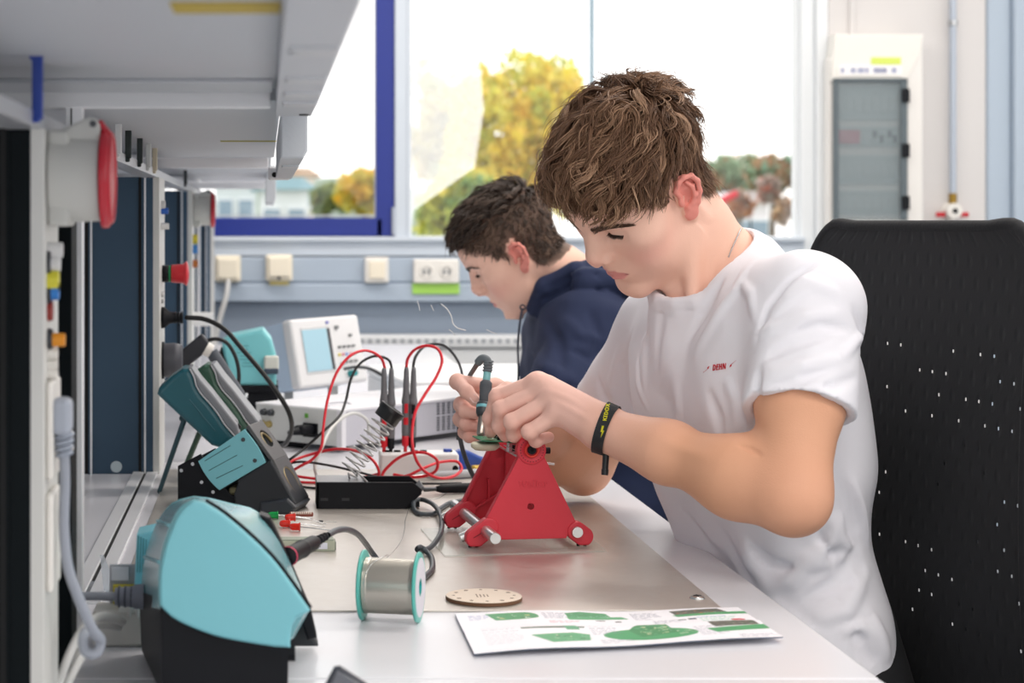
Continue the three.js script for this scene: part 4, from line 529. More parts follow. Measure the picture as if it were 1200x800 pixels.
{ // solder spool
  const a = deskAt(424, 726), b = deskAt(493, 728), ax = b.clone().sub(a).setY(0), W = ax.length(); ax.normalize(); const R = 0.0365, t = thing('solder_spool', 'spool of silver solder wire with turquoise flanges at the front of the mat', 'spool', V((a.x + b.x) / 2, TOP - 0.0022, (a.z + b.z) / 2), Math.atan2(-ax.z, ax.x) - 0.1);
  const X = (g) => g.rotateZ(-Math.PI / 2);
  for (const s of [-1, 1]) { const fl = obj('flange', X(lathe([[0.007, 0], [R, 0], [R + 0.0005, 0.0012], [R, 0.003], [R - 0.004, 0.0034], [0.007, 0.0034], [0.007, 0]], 56)).translate(s > 0 ? W / 2 - 0.0034 : -W / 2, R, 0), phys(0x5cc3b8, 0.35, { transmission: 0.15, thickness: 0 }), t); obj('paper_disc', X(lathe([[0.0095, s > 0 ? 0.0035 : -0.0001], [R - 0.0055, s > 0 ? 0.0037 : -0.0004], [R - 0.0055, s > 0 ? 0.0034 : 0]], 48)).translate(s > 0 ? W / 2 - 0.0034 : -W / 2, R, 0), std(0xd9d6df, 0.6), fl); }
  obj('hub', X(lathe([[0.0068, -W / 2], [0.0085, -W / 2], [0.0085, W / 2], [0.0068, W / 2], [0.0068, -W / 2]], 24)).translate(0, R, 0), std(0x2fb5b5, 0.4), t);
  const prof = [[0.01, -W / 2 + 0.0036]]; for (let i = 0; i <= 92; i++) { const y = -W / 2 + 0.0036 + (W - 0.0072) * i / 92; prof.push([0.0288 + 0.00032 * Math.abs(Math.sin(i * Math.PI / 2)) + (i > 84 ? (i - 84) * 0.0001 : 0) + (i < 10 ? (i % 3) * 0.0002 : 0), y]); } prof.push([0.01, W / 2 - 0.0036]);
  obj('wound_solder', X(lathe(prof, 72)).translate(0, R, 0), std(0xc3beb4, 0.34, { metalness: 0.9 }), t);
  t.updateMatrixWorld(true);
  const strand = [V(-W / 2 + 0.008, R - 0.012, 0.0272), V(-W / 2 + 0.007, R + 0.008, 0.0285), V(-W / 2 + 0.012, R + 0.024, 0.018), V(-W / 2 + 0.022, R + 0.03, 0.0)].map((v) => v.applyMatrix4(t.matrixWorld));
  tag(obj('loose_solder_wire', tube([...strand, at(455, 652, 2.3), at(466, 640, 2.36), deskAt(474, 620, 0.006), deskAt(476, 606, 0.003), deskAt(488, 588, 0.003), deskAt(512, 584, 0.003), deskAt(530, 570, 0.003)], 0.00042, false, 5, 120), M.steel), 'thin loose strand of solder rising from the spool across the mat', 'wire'); }
{ // wooden disc
  const p = deskAt(567, 705), R = 0.0418, t = thing('wooden_disc', 'round flat wooden disc with a printed dial, at the near edge of the mat', 'disc', V(p.x, TOP, p.z));
  obj('disc', lathe([[0, 0.0004], [R - 0.0004, 0.0004], [R, 0.0008], [R, 0.0045], [R - 0.0004, 0.005], [0, 0.005]], 64), std(0xecdccb, 0.65, { bumpMap: fineBump, bumpScale: 0.0001 }), t); obj('burnt_edge', lathe([[R, 0.0004], [R + 0.0003, 0.0012], [R + 0.0003, 0.004], [R, 0.0044]], 64), std(0x6a4a34, 0.8), t);
  obj('print_mark', [...Array.from({ length: 12 }, (_, i) => { const a = i / 12 * 6.283; return rod(V(Math.cos(a) * R * 0.8, 0.005, Math.sin(a) * R * 0.8), V(Math.cos(a) * R * 0.8, 0.0052, Math.sin(a) * R * 0.8), 0.0018 + (i % 3) * 0.0004, 0.0018 + (i % 3) * 0.0004, 10); }), ...[0, 1, 2, 3].map((i) => box(0.0012, 0.0002, 0.018 - i * 0.002, -0.008 + i * 0.004, 0.0051, 0.002))], std(0x8a7565, 0.8), t); }
{ // LEDs, resistor pack, display module
  const led = (px, py, turn, col, label, h = 0) => { const p = deskAt(px, py), t = thing('led', label, 'LED', V(p.x, TOP + 0.0058 + h, p.z), turn); t.scale.setScalar(1.7); const m = phys(col, 0.15, { transmission: 0.35, thickness: 0.004, attenuationColor: new THREE.Color(col), attenuationDistance: 0.01 });
    obj('lens', lathe([[0, 0], [0.0034, 0], [0.0034, 0.001], [0.0028, 0.0012], [0.0028, 0.0058], [0.0023, 0.0076], [0.0012, 0.0085], [0, 0.0087]], 20).rotateZ(Math.PI / 2), m, t); for (const s of [-1, 1]) obj('leg', tube([V(0, 0, s * 0.0013), V(0.012, -0.001 - h * 0.2, s * 0.0014), V(0.026 + s * 0.002, -0.0026 - h, s * 0.002)], 0.00028, false, 5), M.steel, t); };
  led(346, 616, 0.15, 0xf03a2a, 'red LED on top of the little heap of three red LEDs', 0.004); led(340, 620, 0.1, 0xf03a2a, 'red LED at the left of the little heap of red LEDs'); led(352, 624, -0.1, 0xf03a2a, 'red LED at the right front of the little heap of red LEDs'); led(326, 610, 0.05, 0x19b45a, 'green LED lying left of the red LEDs');
  { const p = deskAt(353, 608), t = thing('resistor_pack', 'small brown comb-like resistor pack behind the red LEDs', 'component', V(p.x, TOP, p.z), 0.03); obj('body', box(0.034, 0.0065, 0.006, 0, 0.0045, 0, 0.002), std(0x8b4a3c, 0.5), t); obj('pin', Array.from({ length: 10 }, (_, i) => box(0.0017, 0.0024, 0.006, -0.0135 + i * 0.003, 0.0066, 0.0012)), std(0xf0e8dc, 0.4), t).userData.kind = 'stuff'; }
  { const a = deskAt(376, 612, 0.002), t = thing('small_resistor', 'tiny axial component with long wire legs right of the resistor pack', 'component', V(a.x, TOP + 0.0016, a.z)); obj('body', rod(V(-0.003, 0, 0), V(0.003, 0, 0), 0.0014, 0.0014, 12), std(0x4b4a4c, 0.5), t); obj('leg', rod(V(0.003, 0, 0), V(0.022, -0.001, 0.001), 0.0003, 0.0003, 6), M.steel, t); obj('leg', rod(V(-0.003, 0, 0), V(-0.014, -0.001, 0.001), 0.0003, 0.0003, 6), M.steel, t); }
  { const p = deskAt(362, 648), t = thing('display_module', 'grey-green flat module with a white paper label under the black connector', 'module', V(p.x - 0.012, TOP, p.z), 0.02); obj('case', box(0.09, 0.013, 0.028, 0, 0.0065, -0.014, 0.001), std(0xb3b8a6, 0.6), t); obj('top_strip', box(0.088, 0.002, 0.024, 0, 0.0138, -0.014, 0.0005), std(0x9aa294, 0.6), t); obj('end_face', box(0.0035, 0.011, 0.026, 0.0448, 0.0066, -0.014, 0.0005), std(0x7d8276, 0.6), t);
    const lb = obj('paper_label', box(0.026, 0.008, 0.0006, 0.0225, 0.007, 0.0003), std(0xe3e6f2, 0.6), t); const font = await new FontLoader().loadAsync('fonts/droid/droid_sans_regular.typeface.json'); obj('label_text', new TextGeometry('PSU 1', { font, size: 0.0042, depth: 0.0002, curveSegments: 3 }).translate(0.0125, 0.005, 0.0006), std(0x44484f, 0.7), lb); }
}
{ // leaflet: a double sheet, slightly wavy, printed with green boards and lines of text
  const c = [deskAt(533, 718, 0.004), deskAt(865, 709, 0.006), deskAt(918, 748, 0.005), deskAt(556, 762, 0.007)], t = thing('leaflet', 'open white leaflet printed with green circuit boards, at the near edge of the bench', 'leaflet', V(0.31, DESK, -2.02));
  const at2 = (u, v, h = 0) => { const a = c[0].clone().lerp(c[1], u), b = c[3].clone().lerp(c[2], u), p = a.lerp(b, v); p.y = DESK + 0.0028 + 0.0022 * Math.sin(u * 7.5 + v * 1.2) * Math.sin(u * 3.14) + 0.0035 * v * Math.sin(u * 3.1) + 0.002 * (v > 0.48 && v < 0.54 ? 0.6 : 0) + 0.012 * Math.max(0, u - 0.75) * v + h; return p; };
  const sheet = (h, th, v0 = 0, v1 = 1) => { const g = new THREE.BufferGeometry(), pos = [], idx = [], uv = [], NU = 60, NV = 16; for (const up of [th, 0]) for (let j = 0; j <= NV; j++) for (let i = 0; i <= NU; i++) { const p = at2(i / NU, v0 + (v1 - v0) * j / NV, h + up); pos.push(p.x - 0.31, p.y - DESK, p.z + 2.02); uv.push(i / NU, 1 - j / NV); }
    const S = (NU + 1) * (NV + 1); for (let j = 0; j < NV; j++) for (let i = 0; i < NU; i++) { const a = j * (NU + 1) + i, b = a + NU + 1; idx.push(a, b, a + 1, a + 1, b, b + 1, S + a, S + a + 1, S + b, S + a + 1, S + b + 1, S + b); } const edge = (a, b) => idx.push(a, b, S + a, b, S + b, S + a); for (let i = 0; i < NU; i++) { edge(i + 1, i); edge(NV * (NU + 1) + i, NV * (NU + 1) + i + 1); } for (let j = 0; j < NV; j++) { edge(j * (NU + 1), (j + 1) * (NU + 1)); edge((j + 1) * (NU + 1) + NU, j * (NU + 1) + NU); }
    g.setAttribute('position', new THREE.Float32BufferAttribute(pos, 3)); g.setAttribute('uv', new THREE.Float32BufferAttribute(uv, 2)); g.setIndex(idx); g.computeVertexNormals(); const o = g.toNonIndexed(); o.userData.keepUV = true; return o; };
  const cvs = document.createElement('canvas'); cvs.width = 1600; cvs.height = 960; const x = cvs.getContext('2d'); x.fillStyle = '#f6f5fb'; x.fillRect(0, 0, 1600, 960);
  const lines = (px, py, w, n, step, col = '#7c8298', h = 8) => { x.fillStyle = col; const R = rng(px + py); for (let i = 0; i < n; i++) { let q = px; while (q < px + w * (i === n - 1 ? 0.6 : 1)) { const ww = 14 + R() * 34; x.fillRect(q, py + i * step, ww, h); q += ww + 9; } } };
  const board = (pts, col) => { x.fillStyle = col; x.beginPath(); pts.forEach(([a, b], i) => i ? x.lineTo(a, b) : x.moveTo(a, b)); x.closePath(); x.fill(); };
  const dots = (px, py, w, h, n, cols, s) => { const R = rng(px * 3 + py); for (let i = 0; i < n; i++) { x.fillStyle = cols[Math.floor(R() * cols.length)]; x.fillRect(px + R() * w, py + R() * h, 6 + R() * s, 5 + R() * s * 0.6); } };
  x.fillStyle = '#3f9a63'; x.beginPath(); x.moveTo(160, 60); x.lineTo(380, 50); x.quadraticCurveTo(460, 80, 440, 190); x.quadraticCurveTo(380, 250, 200, 240); x.closePath(); x.fill(); dots(200, 90, 190, 110, 16, ['#e8efe4', '#c8c98a', '#2e7a4c'], 26); lines(470, 70, 120, 7, 24); lines(60, 90, 90, 5, 26, '#7f8cc0');
  board([[600, 80], [690, 30], [830, 70], [840, 170], [600, 190]], '#3c9560'); board([[590, 190], [900, 170], [930, 240], [600, 260]], '#4aa36d'); dots(620, 80, 200, 110, 26, ['#2f7f50', '#63b184', '#8fc4a2'], 20); lines(960, 80, 130, 7, 24); lines(960, 250, 90, 2, 26, '#a7a9b8');
  board([[1190, 60], [1470, 30], [1500, 140], [1200, 190]], '#5b5f58'); dots(1210, 70, 260, 90, 34, ['#7a6a52', '#8b8f84', '#3f6d4a', '#c0753c'], 22); board([[1180, 190], [1600, 130], [1600, 210], [1200, 250]], '#479f69');
  x.fillStyle = '#d94a5a'; lines(480, 290, 150, 3, 22, '#e08a98'); x.fillStyle = '#2f3338'; x.fillRect(740, 270, 50, 22); x.fillRect(840, 300, 34, 26); x.fillRect(1180, 330, 46, 22); x.fillRect(1240, 310, 44, 40); lines(1300, 290, 180, 8, 22, '#8fc9b0'); lines(1040, 330, 120, 4, 24); 
  board([[300, 470], [560, 440], [640, 470], [640, 500], [560, 500], [300, 500]], '#67756a'); board([[530, 430], [600, 420], [610, 530], [540, 530]], '#5ba27a'); lines(90, 450, 170, 10, 38, '#b9bdcb', 6); board([[330, 640], [560, 600], [640, 650], [620, 800], [420, 830]], '#58a877'); dots(420, 650, 190, 130, 18, ['#8fbf9f', '#3c7f58', '#cfd6b8'], 24);
  x.fillStyle = '#47a26b'; x.beginPath(); x.ellipse(960, 690, 250, 160, 0, 0, 6.3); x.fill(); board([[860, 560], [940, 430], [1080, 460], [1120, 680], [900, 760]], '#3a8d5a'); dots(900, 470, 180, 240, 50, ['#2d7a4c', '#66b388', '#93caa8', '#d8d9b0'], 20); dots(1090, 640, 100, 120, 14, ['#cfd8c0', '#2e7a4c'], 26); lines(1210, 560, 150, 8, 34); lines(660, 470, 130, 6, 34); lines(670, 800, 150, 3, 34);
  board([[1310, 470], [1560, 440], [1580, 560], [1330, 600]], '#60635c'); dots(1330, 470, 220, 90, 30, ['#8a7a5e', '#9a9d94', '#40694a'], 20); board([[1270, 640], [1600, 560], [1600, 700], [1300, 760]], '#49a26c'); x.fillStyle = '#d2364c'; x.beginPath(); x.ellipse(1500, 400, 40, 26, 0, 0, 6.3); x.fill(); x.strokeStyle = '#3d6fc8'; x.lineWidth = 6; x.beginPath(); x.moveTo(1250, 330); x.bezierCurveTo(1330, 260, 1400, 300, 1460, 270); x.stroke(); lines(1390, 850, 180, 3, 30);
  const tex = new THREE.CanvasTexture(cvs); tex.colorSpace = THREE.SRGBColorSpace; tex.magFilter = THREE.LinearFilter;
  obj('printed_sheet', sheet(0.0007, 0.0003), std(0xffffff, 0.45, { map: tex }), t); obj('under_sheet', sheet(-0.0002, 0.0003, 0, 0.992), std(0x3f78b8, 0.5), t); obj('fold_sheet', sheet(-0.0009, 0.0003, 0.02, 0.985), std(0xf3f3f7, 0.5), t);
}
{ // wisp of smoke above the iron
  const p = (x, y) => at(x, y, 2.72), m = phys(0xffffff, 1, { transparent: true, opacity: 0.55 }), t = thing('smoke_wisp', 'thin curl of white solder smoke drifting before the grey wall', 'smoke', p(530, 372));
  [[[517, 356], [524, 362], [529, 371], [531, 379], [536, 384], [546, 387]], [[489, 352], [491, 359], [492, 364]], [[505, 357], [508, 364]], [[526, 386], [530, 389], [533, 393]], [[570, 386], [576, 389], [582, 391]]].forEach((l, i) => obj('wisp', local(tube(l.map(([x, y]) => p(x, y)), i ? 0.0006 : 0.0009, false, 6), t), m, t)); }
// ------------------------------------------------------------------ red board holder on its clear plate, with the board
const sheetTop = TOP + 0.002;
{ const c = [deskAt(493, 619, 0.004), deskAt(521, 650.5, 0.004), deskAt(711, 645, 0.004), deskAt(672, 613, 0.004)], m = c.reduce((a, b) => a.add(b), V(0, 0, 0)).divideScalar(4), t = thing('clear_plate', 'thin clear plate lying on the mat under the red board holder', 'plate', V(m.x, TOP, m.z));
  obj('plate_sheet', slab(shapeOf([[493, 619], [521, 650.5], [711, 645], [672, 613]].map(([x, y]) => { const p = deskAt(x, y, 0.004); return [p.x - m.x, -(p.z - m.z)]; })), 0.002, 0.0003).rotateX(-Math.PI / 2), phys(0xe6e9e2, 0.12, { transparent: true, opacity: 0.3, specularIntensity: 0.6 }), t); }
{ const o = V(at(622, 643, 2.509).x, sheetTop, -2.509), k = 2.509 / FOCAL, q = ([x, y]) => [(x - 622) * k, Math.max(0.002, (642 - y) * k)], SEP = 0.155;
  const t = thing('board_holder', 'red triangular two-plate board holder with silver rods, standing in front of the hands', 'board holder', o, 0.08), font = await new FontLoader().loadAsync('fonts/droid/droid_serif_bold.typeface.json');
  const arc = (c, r, a0, a1, n = 12) => Array.from({ length: n + 1 }, (_, i) => { const a = (a0 + (a1 - a0) * i / n) * Math.PI / 180; return [c[0] + Math.cos(a) * r, c[1] - Math.sin(a) * r]; });
  const outline = [...arc([623, 528], 17.5, 208, -28, 20), [676, 613], [664, 632], [575, 633], [566, 614]];
  const lobe = (a, b, r) => { const d = Math.atan2(-(b[1] - a[1]), b[0] - a[0]) * 180 / Math.PI; return [...arc(a, r, d + 90, d + 270, 12), ...arc(b, r, d - 90, d + 90, 14)]; };
  const bodyShape = shapeOf(outline.map(q)), hole = new THREE.Path(); hole.absarc(...q([622, 594]), 5.2 * k, 0, Math.PI * 2, true); bodyShape.holes.push(hole);
  const redM = std(0xd22f40, 0.45, { bumpMap: fineBump, bumpScale: 0.0001 }), redIn = redM;
  for (const [z, near] of [[0, 1], [-SEP, 0]]) {
    const pl = obj('side_plate', [slab(bodyShape, near ? 0.013 : 0.004, 0.0012, 2, 10).translate(0, 0, z - (near ? 0.013 : 0.011))], redM, t);
    if (!near) obj('rim', [[[606, 536], [566, 614]], [[640, 538], [676, 613]], [[575, 631.5], [664, 630.5]]].map(([a, b]) => { const A = q(a), B = q(b), d = V(B[0] - A[0], B[1] - A[1], 0); return place(box(d.length() + 0.004, 0.004, 0.012, d.length() / 2, 0, 0, 0.001), V(A[0], A[1], z - 0.005), d, V(-d.y, d.x, 0)); }), redM, pl);
    if (!near) obj('inner_rib', [[[622, 545], [622, 585]], [[622, 605], [622, 631]], [[580, 618], [616, 596]], [[628, 596], [664, 618]], [[600, 580], [600, 606]]].map(([a, b]) => { const A = q(a), B = q(b), d = V(B[0] - A[0], B[1] - A[1], 0); return place(box(d.length(), 0.0025, 0.01, d.length() / 2, 0, 0, 0.0005), V(A[0], A[1], z - 0.003), d, V(-d.y, d.x, 0)); }), redM, pl);
    if (!near) obj('apex_boss', rod(V(...q([623, 528]), z - 0.011), V(...q([623, 528]), z + 0.006), 17 * k, 17 * k, 32), redM, pl);
    for (const [a, b, r] of [[[573, 618], [556, 631], 11], [[677, 624], [685, 630], 11.5]]) { obj('foot_lobe', slab(shapeOf(lobe(a, b, r).map(q)), 0.018, 0.002).translate(0, 0, z - 0.0155), redM, pl); const A = q([b[0] - 3, b[1] - 1]), B = q([b[0] + (a[0] - b[0]) * 0.8, b[1] + (a[1] - b[1]) * 0.8]), d = V(B[0] - A[0], B[1] - A[1], 0); obj('lobe_slit', place(box(d.length() * 0.75, 0.0008, 0.0006, d.length() * 0.4, 0, 0), V(A[0], A[1], z + 0.0026), d, V(-d.y, d.x, 0)), std(0x6a1018, 0.7), pl);
      for (const s of [-4, 4]) { const p = q([b[0] + s - 1, 640]); obj('grub_screw', rod(V(p[0], 0.0, z - 0.007), V(p[0], 0.012, z - 0.007), 0.0022, 0.0022, 10), M.blackMatt, pl); } }
    if (near) {
      const C = q([623, 528]); obj('dial', [place(lathe([[0.0095, 0], [17 * k, 0], [17.2 * k, 0.0008], [16.5 * k, 0.0022], [0.0125, 0.0022], [0.012, 0.0008], [0.0095, 0.0008]], 48).rotateX(Math.PI / 2), V(C[0], C[1], z - 0.0004), V(1, 0, 0), V(0, 1, 0))], redM, pl);
      obj('dial_notch', Array.from({ length: 26 }, (_, i) => { const a = i / 26 * 6.2832; return rod(V(C[0] + Math.cos(a) * 0.0148, C[1] + Math.sin(a) * 0.0148, z + 0.001), V(C[0] + Math.cos(a) * 0.0148, C[1] + Math.sin(a) * 0.0148, z + 0.0021), 0.00075, 0.00075, 8); }), std(0x5a0d16, 0.8), pl).userData.kind = 'stuff';
      obj('dial_ring', place(new THREE.TorusGeometry(0.0082, 0.0017, 10, 32), V(C[0], C[1], z + 0.0015), V(1, 0, 0), V(0, 1, 0)), std(0xe0352a, 0.35), pl);
      const hb2 = obj('hub_screw', rod(V(C[0], C[1], z - 0.004), V(C[0], C[1], z + 0.0035), 0.0058, 0.0052, 20), M.black, pl); obj('hex_recess', rod(V(C[0], C[1], z + 0.003), V(C[0], C[1], z + 0.0037), 0.0024, 0.0024, 6), M.blackMatt, hb2);
      const tx = q([607, 571.5]); obj('embossed_text', new TextGeometry('Weller', { font, size: 0.0082, depth: 0.0011, curveSegments: 4 }).translate(tx[0], tx[1], z - 0.0001), redM, pl); }
  }
  const L = q([569, 622]), Rr = q([676, 624]), top = q([623, 528]);
  const silver = std(0xd4d5d6, 0.28, { metalness: 0.85 });
  obj('rod', [rod(V(...L, 0.06), V(...L, -SEP - 0.075), 0.0073, 0.0073, 24), rod(V(...L, 0.062), V(...L, 0.06), 0.0066, 0.0073, 24)], silver, t);
  obj('rod_flat', [rod(V(L[0], L[1], -0.018), V(L[0] - 0.03, L[1] - 0.012, -0.018), 0.0075, 0.006, 20), rod(V(L[0], L[1], -0.018), V(L[0], L[1], -0.03), 0.0095, 0.0095, 20)], silver, t);
  obj('rod_flat', [rod(V(L[0], L[1], -SEP - 0.02), V(L[0] - 0.026, L[1] - 0.01, -SEP - 0.02), 0.0075, 0.006, 20), rod(V(L[0], L[1], -SEP - 0.016), V(L[0], L[1], -SEP - 0.028), 0.0095, 0.0095, 20)], silver, t);
  obj('rod', [rod(V(...Rr, 0.009), V(...Rr, -SEP - 0.02), 0.0068, 0.0068, 24)], silver, t);
  obj('clamp_rail', [rod(V(top[0] - 0.012, top[1] - 0.012, -0.012), V(top[0] - 0.012, top[1] - 0.012, -SEP + 0.0), 0.0014), rod(V(top[0] + 0.012, top[1] - 0.01, -0.012), V(top[0] + 0.012, top[1] - 0.01, -SEP), 0.0014), rod(V(top[0] + 0.016, top[1] - 0.019, -0.02), V(top[0] + 0.034, top[1] - 0.021, -0.02), 0.0016)], silver, t);
  obj('clamp_screw', rod(V(top[0] + 0.016, top[1] - 0.002, -0.01), V(top[0] + 0.026, top[1] - 0.002, -0.01), 0.0042, 0.0042, 12), M.black, t);
}
{ // the board in the clamp
  const p = at(586, 515, 2.59), t = thing('circuit_board', 'small green circuit board with black parts, clamped between the red plates under the fingers', 'circuit board', p, 0.05), ti = (g) => g.rotateZ(-0.05).rotateX(-0.03);
  obj('board', ti(box(0.062, 0.0016, 0.075, 0, 0, 0, 0.0003)), std(0x1c6f4a, 0.4), t); obj('solder_side', ti(box(0.061, 0.0003, 0.074, 0, 0.0009, 0)), std(0x227f57, 0.35), t);
  for (const [x, z, w, h, d] of [[0.012, 0.006, 0.02, 0.006, 0.008], [0.004, -0.012, 0.02, 0.005, 0.007], [0.022, -0.01, 0.008, 0.007, 0.01], [-0.004, 0.022, 0.007, 0.004, 0.007]]) obj('chip', ti(box(w, h, d, x, 0.001 + h / 2, z, 0.0006)), M.black, t);
  obj('metal_block', ti(box(0.012, 0.013, 0.014, 0.012, -0.0075, 0.022, 0.001)), M.steel, t); obj('dark_window', ti(box(0.005, 0.008, 0.0008, 0.014, -0.008, 0.0294)), M.black, t);
  obj('speaker', lathe([[0, -0.0105], [0.014, -0.0105], [0.0185, -0.007], [0.019, -0.003], [0.0175, -0.0009], [0, -0.0008]], 36).translate(-0.021, -0.0018, 0.008), std(0xd9d2bb, 0.7, { bumpMap: fineBump, bumpScale: 0.0002 }), t);
  obj('pin', [[-0.026, 0.01, 0.012], [-0.012, 0.016, 0.008], [0.0, 0.012, 0.006]].map(([x, z, h]) => rod(V(x, 0.001, z), V(x + 0.008, h, z - 0.002), 0.0004, 0.0003, 6)), M.steel, t); obj('solder_joint', Array.from({ length: 9 }, (_, i) => new THREE.SphereGeometry(0.0013, 8, 6).translate(-0.026 + (i % 3) * 0.008, 0.0008, 0.0 + Math.floor(i / 3) * 0.011)), M.steel, t);
  obj('clip_lead', tube([V(-0.0, -0.004, 0.03), V(0.03, -0.016, 0.03), V(0.05, -0.022, 0.02)], 0.0007), M.steel, t);
}
{ // soldering iron in the right hand, with its cable to the station
  const tip = at(562.5, 516, 2.632), top = at(571, 436, 2.668), d = top.clone().sub(tip), L = d.length(); d.normalize();
  const t = thing('soldering_iron', 'slim soldering iron with a turquoise shaft and dark grip, held upright in the right hand', 'soldering iron', tip), Q = new THREE.Quaternion().setFromUnitVectors(V(0, 1, 0), d), F = (pr, n = 24) => lathe(pr.map(([r, y]) => [r, y * L]), n).applyQuaternion(Q);
  obj('tip', F([[0, 0], [0.0006, 0.0], [0.0032, 0.05], [0.004, 0.075], [0, 0.075]]), std(0x6a6764, 0.35, { metalness: 0.8 }), t);
  obj('barrel', F([[0, 0.07], [0.0048, 0.07], [0.0056, 0.1], [0.0056, 0.36], [0, 0.36]]), std(0xa8a19a, 0.28, { metalness: 0.9 }), t);
  obj('collar', F([[0.005, 0.35], [0.0075, 0.35], [0.0095, 0.4], [0.0098, 0.46], [0.0088, 0.48], [0.0096, 0.5], [0.0092, 0.54], [0.007, 0.56], [0, 0.56]]), std(0x3c4349, 0.4), t);
  obj('collar_ring', F([[0.0094, 0.46], [0.0101, 0.47], [0.0101, 0.5], [0.0094, 0.51]]), M.turq, t);
  obj('grip', F([[0, 0.55], [0.0068, 0.55], [0.0072, 0.66], [0.0084, 0.78], [0.0082, 0.84], [0.006, 0.87], [0, 0.87]]), std(0x565c63, 0.75), t);
  obj('shaft', F([[0, 0.86], [0.0052, 0.86], [0.0052, 1.04], [0, 1.04]]), std(0x8fd2d6, 0.35), t);
  const bt = [top, at(572, 428, 2.67), at(570, 421, 2.672), at(565, 420, 2.675), at(560, 425, 2.68)];
  obj('cable_boot', [local(tube(bt, 0.0058, false, 12, 24), t), ...[0, 1, 2, 3].map((i) => local(place(new THREE.TorusGeometry(0.0061, 0.0011, 8, 18), bt[0].clone().lerp(bt[1], 0.3 + i * 0.42), V(1, 0, 0), V(0, 0, 1)), t))], std(0x6a747a, 0.5), t);
  const pts = [[561, 424, 2.68], [555, 433, 2.71], [549, 444, 2.76], [542, 470, 2.81], [538, 500, 2.82], [541, 522, 2.82], [549, 546, 2.83], [558, 563, 2.84], [572, 577, 2.8], [566, 586, 2.78], [545, 586], [528, 589], [517, 595], [506, 602], [494, 602], [485, 595], [485, 588], [493, 585], [503, 588], [513, 597], [518, 612], [514, 629], [503, 642], [493, 645], [489, 643], [494, 641], [501, 647], [507, 659], [503, 671], [485, 680], [462, 676], [449, 664], [438, 650, 2.36], [428, 636, 2.3], [418, 625, 2.22], [405, 620, 2.15], [393, 622, 2.1], [384, 627, 2.06]].map(([x, y, z], i) => z ? at(x, y, z) : deskAt(x, y, 0.006 + (i > 15 && i < 22 ? 0.006 : i === 24 || i === 25 ? 0.006 : 0)));
  obj('cable', local(tube(pts, 0.0034, false, 10, 300), t), phys(0x4a5157, 0.4), t);
  const a = at(337, 652, 1.9), b = at(384, 627, 2.06), e = b.clone().sub(a), l = e.length(), Q2 = new THREE.Quaternion().setFromUnitVectors(V(0, 1, 0), e.clone().normalize()), c0 = a.clone().sub(tip), G = (g) => g.applyQuaternion(Q2).translate(c0.x, c0.y, c0.z);
  const pl = obj('station_plug', G(lathe([[0, 0.0], [0.0095, 0.0], [0.0098, 0.008], [0.0088, 0.012], [0.0088, l * 0.3], [0.0094, l * 0.32], [0.0092, l * 0.36], [0.008, l * 0.38], [0.0078, l * 0.62], [0.0056, l * 0.68], [0, l * 0.68]], 14)), M.black, t);
  obj('strain_relief', [0, 1, 2, 3].map((i) => G(lathe([[0, 0], [0.0052 - i * 0.0004, 0.0004], [0.0056 - i * 0.0004, 0.003], [0.0044 - i * 0.0004, 0.0056], [0, 0.006]], 16).translate(0, l * (0.66 + i * 0.085), 0))), M.black, pl);
  obj('red_ring', G(lathe([[0.0094, 0.0], [0.0099, 0.0006], [0.0099, 0.0022], [0.0094, 0.003]], 20)), std(0xd04060, 0.5), pl);
}
// ------------------------------------------------------------------ bodies: distance fields meshed into one smooth surface
const smin = (a, b, k) => { const h = Math.max(k - Math.abs(a - b), 0) / k; return Math.min(a, b) - h * h * k * 0.25; };
const smax = (a, b, k) => -smin(-a, -b, k);
const sph = (x, y, z, cx, cy, cz, r) => Math.hypot(x - cx, y - cy, z - cz) - r;
const ell = (x, y, z, cx, cy, cz, a, b, c) => { x -= cx; y -= cy; z -= cz; const k0 = Math.hypot(x / a, y / b, z / c), k1 = Math.hypot(x / (a * a), y / (b * b), z / (c * c)); return k1 < 1e-9 ? -Math.min(a, b, c) : k0 * (k0 - 1) / k1; };
const cap = (x, y, z, ax, ay, az, bx, by, bz, r0, r1) => { const dx = bx - ax, dy = by - ay, dz = bz - az, px = x - ax, py = y - ay, pz = z - az; let t = (px * dx + py * dy + pz * dz) / (dx * dx + dy * dy + dz * dz + 1e-12); t = t < 0 ? 0 : t > 1 ? 1 : t; return Math.hypot(px - dx * t, py - dy * t, pz - dz * t) - (r0 + (r1 - r0) * t); };
const capV = (x, y, z, a, b, r0, r1) => cap(x, y, z, a.x, a.y, a.z, b.x, b.y, b.z, r0, r1);
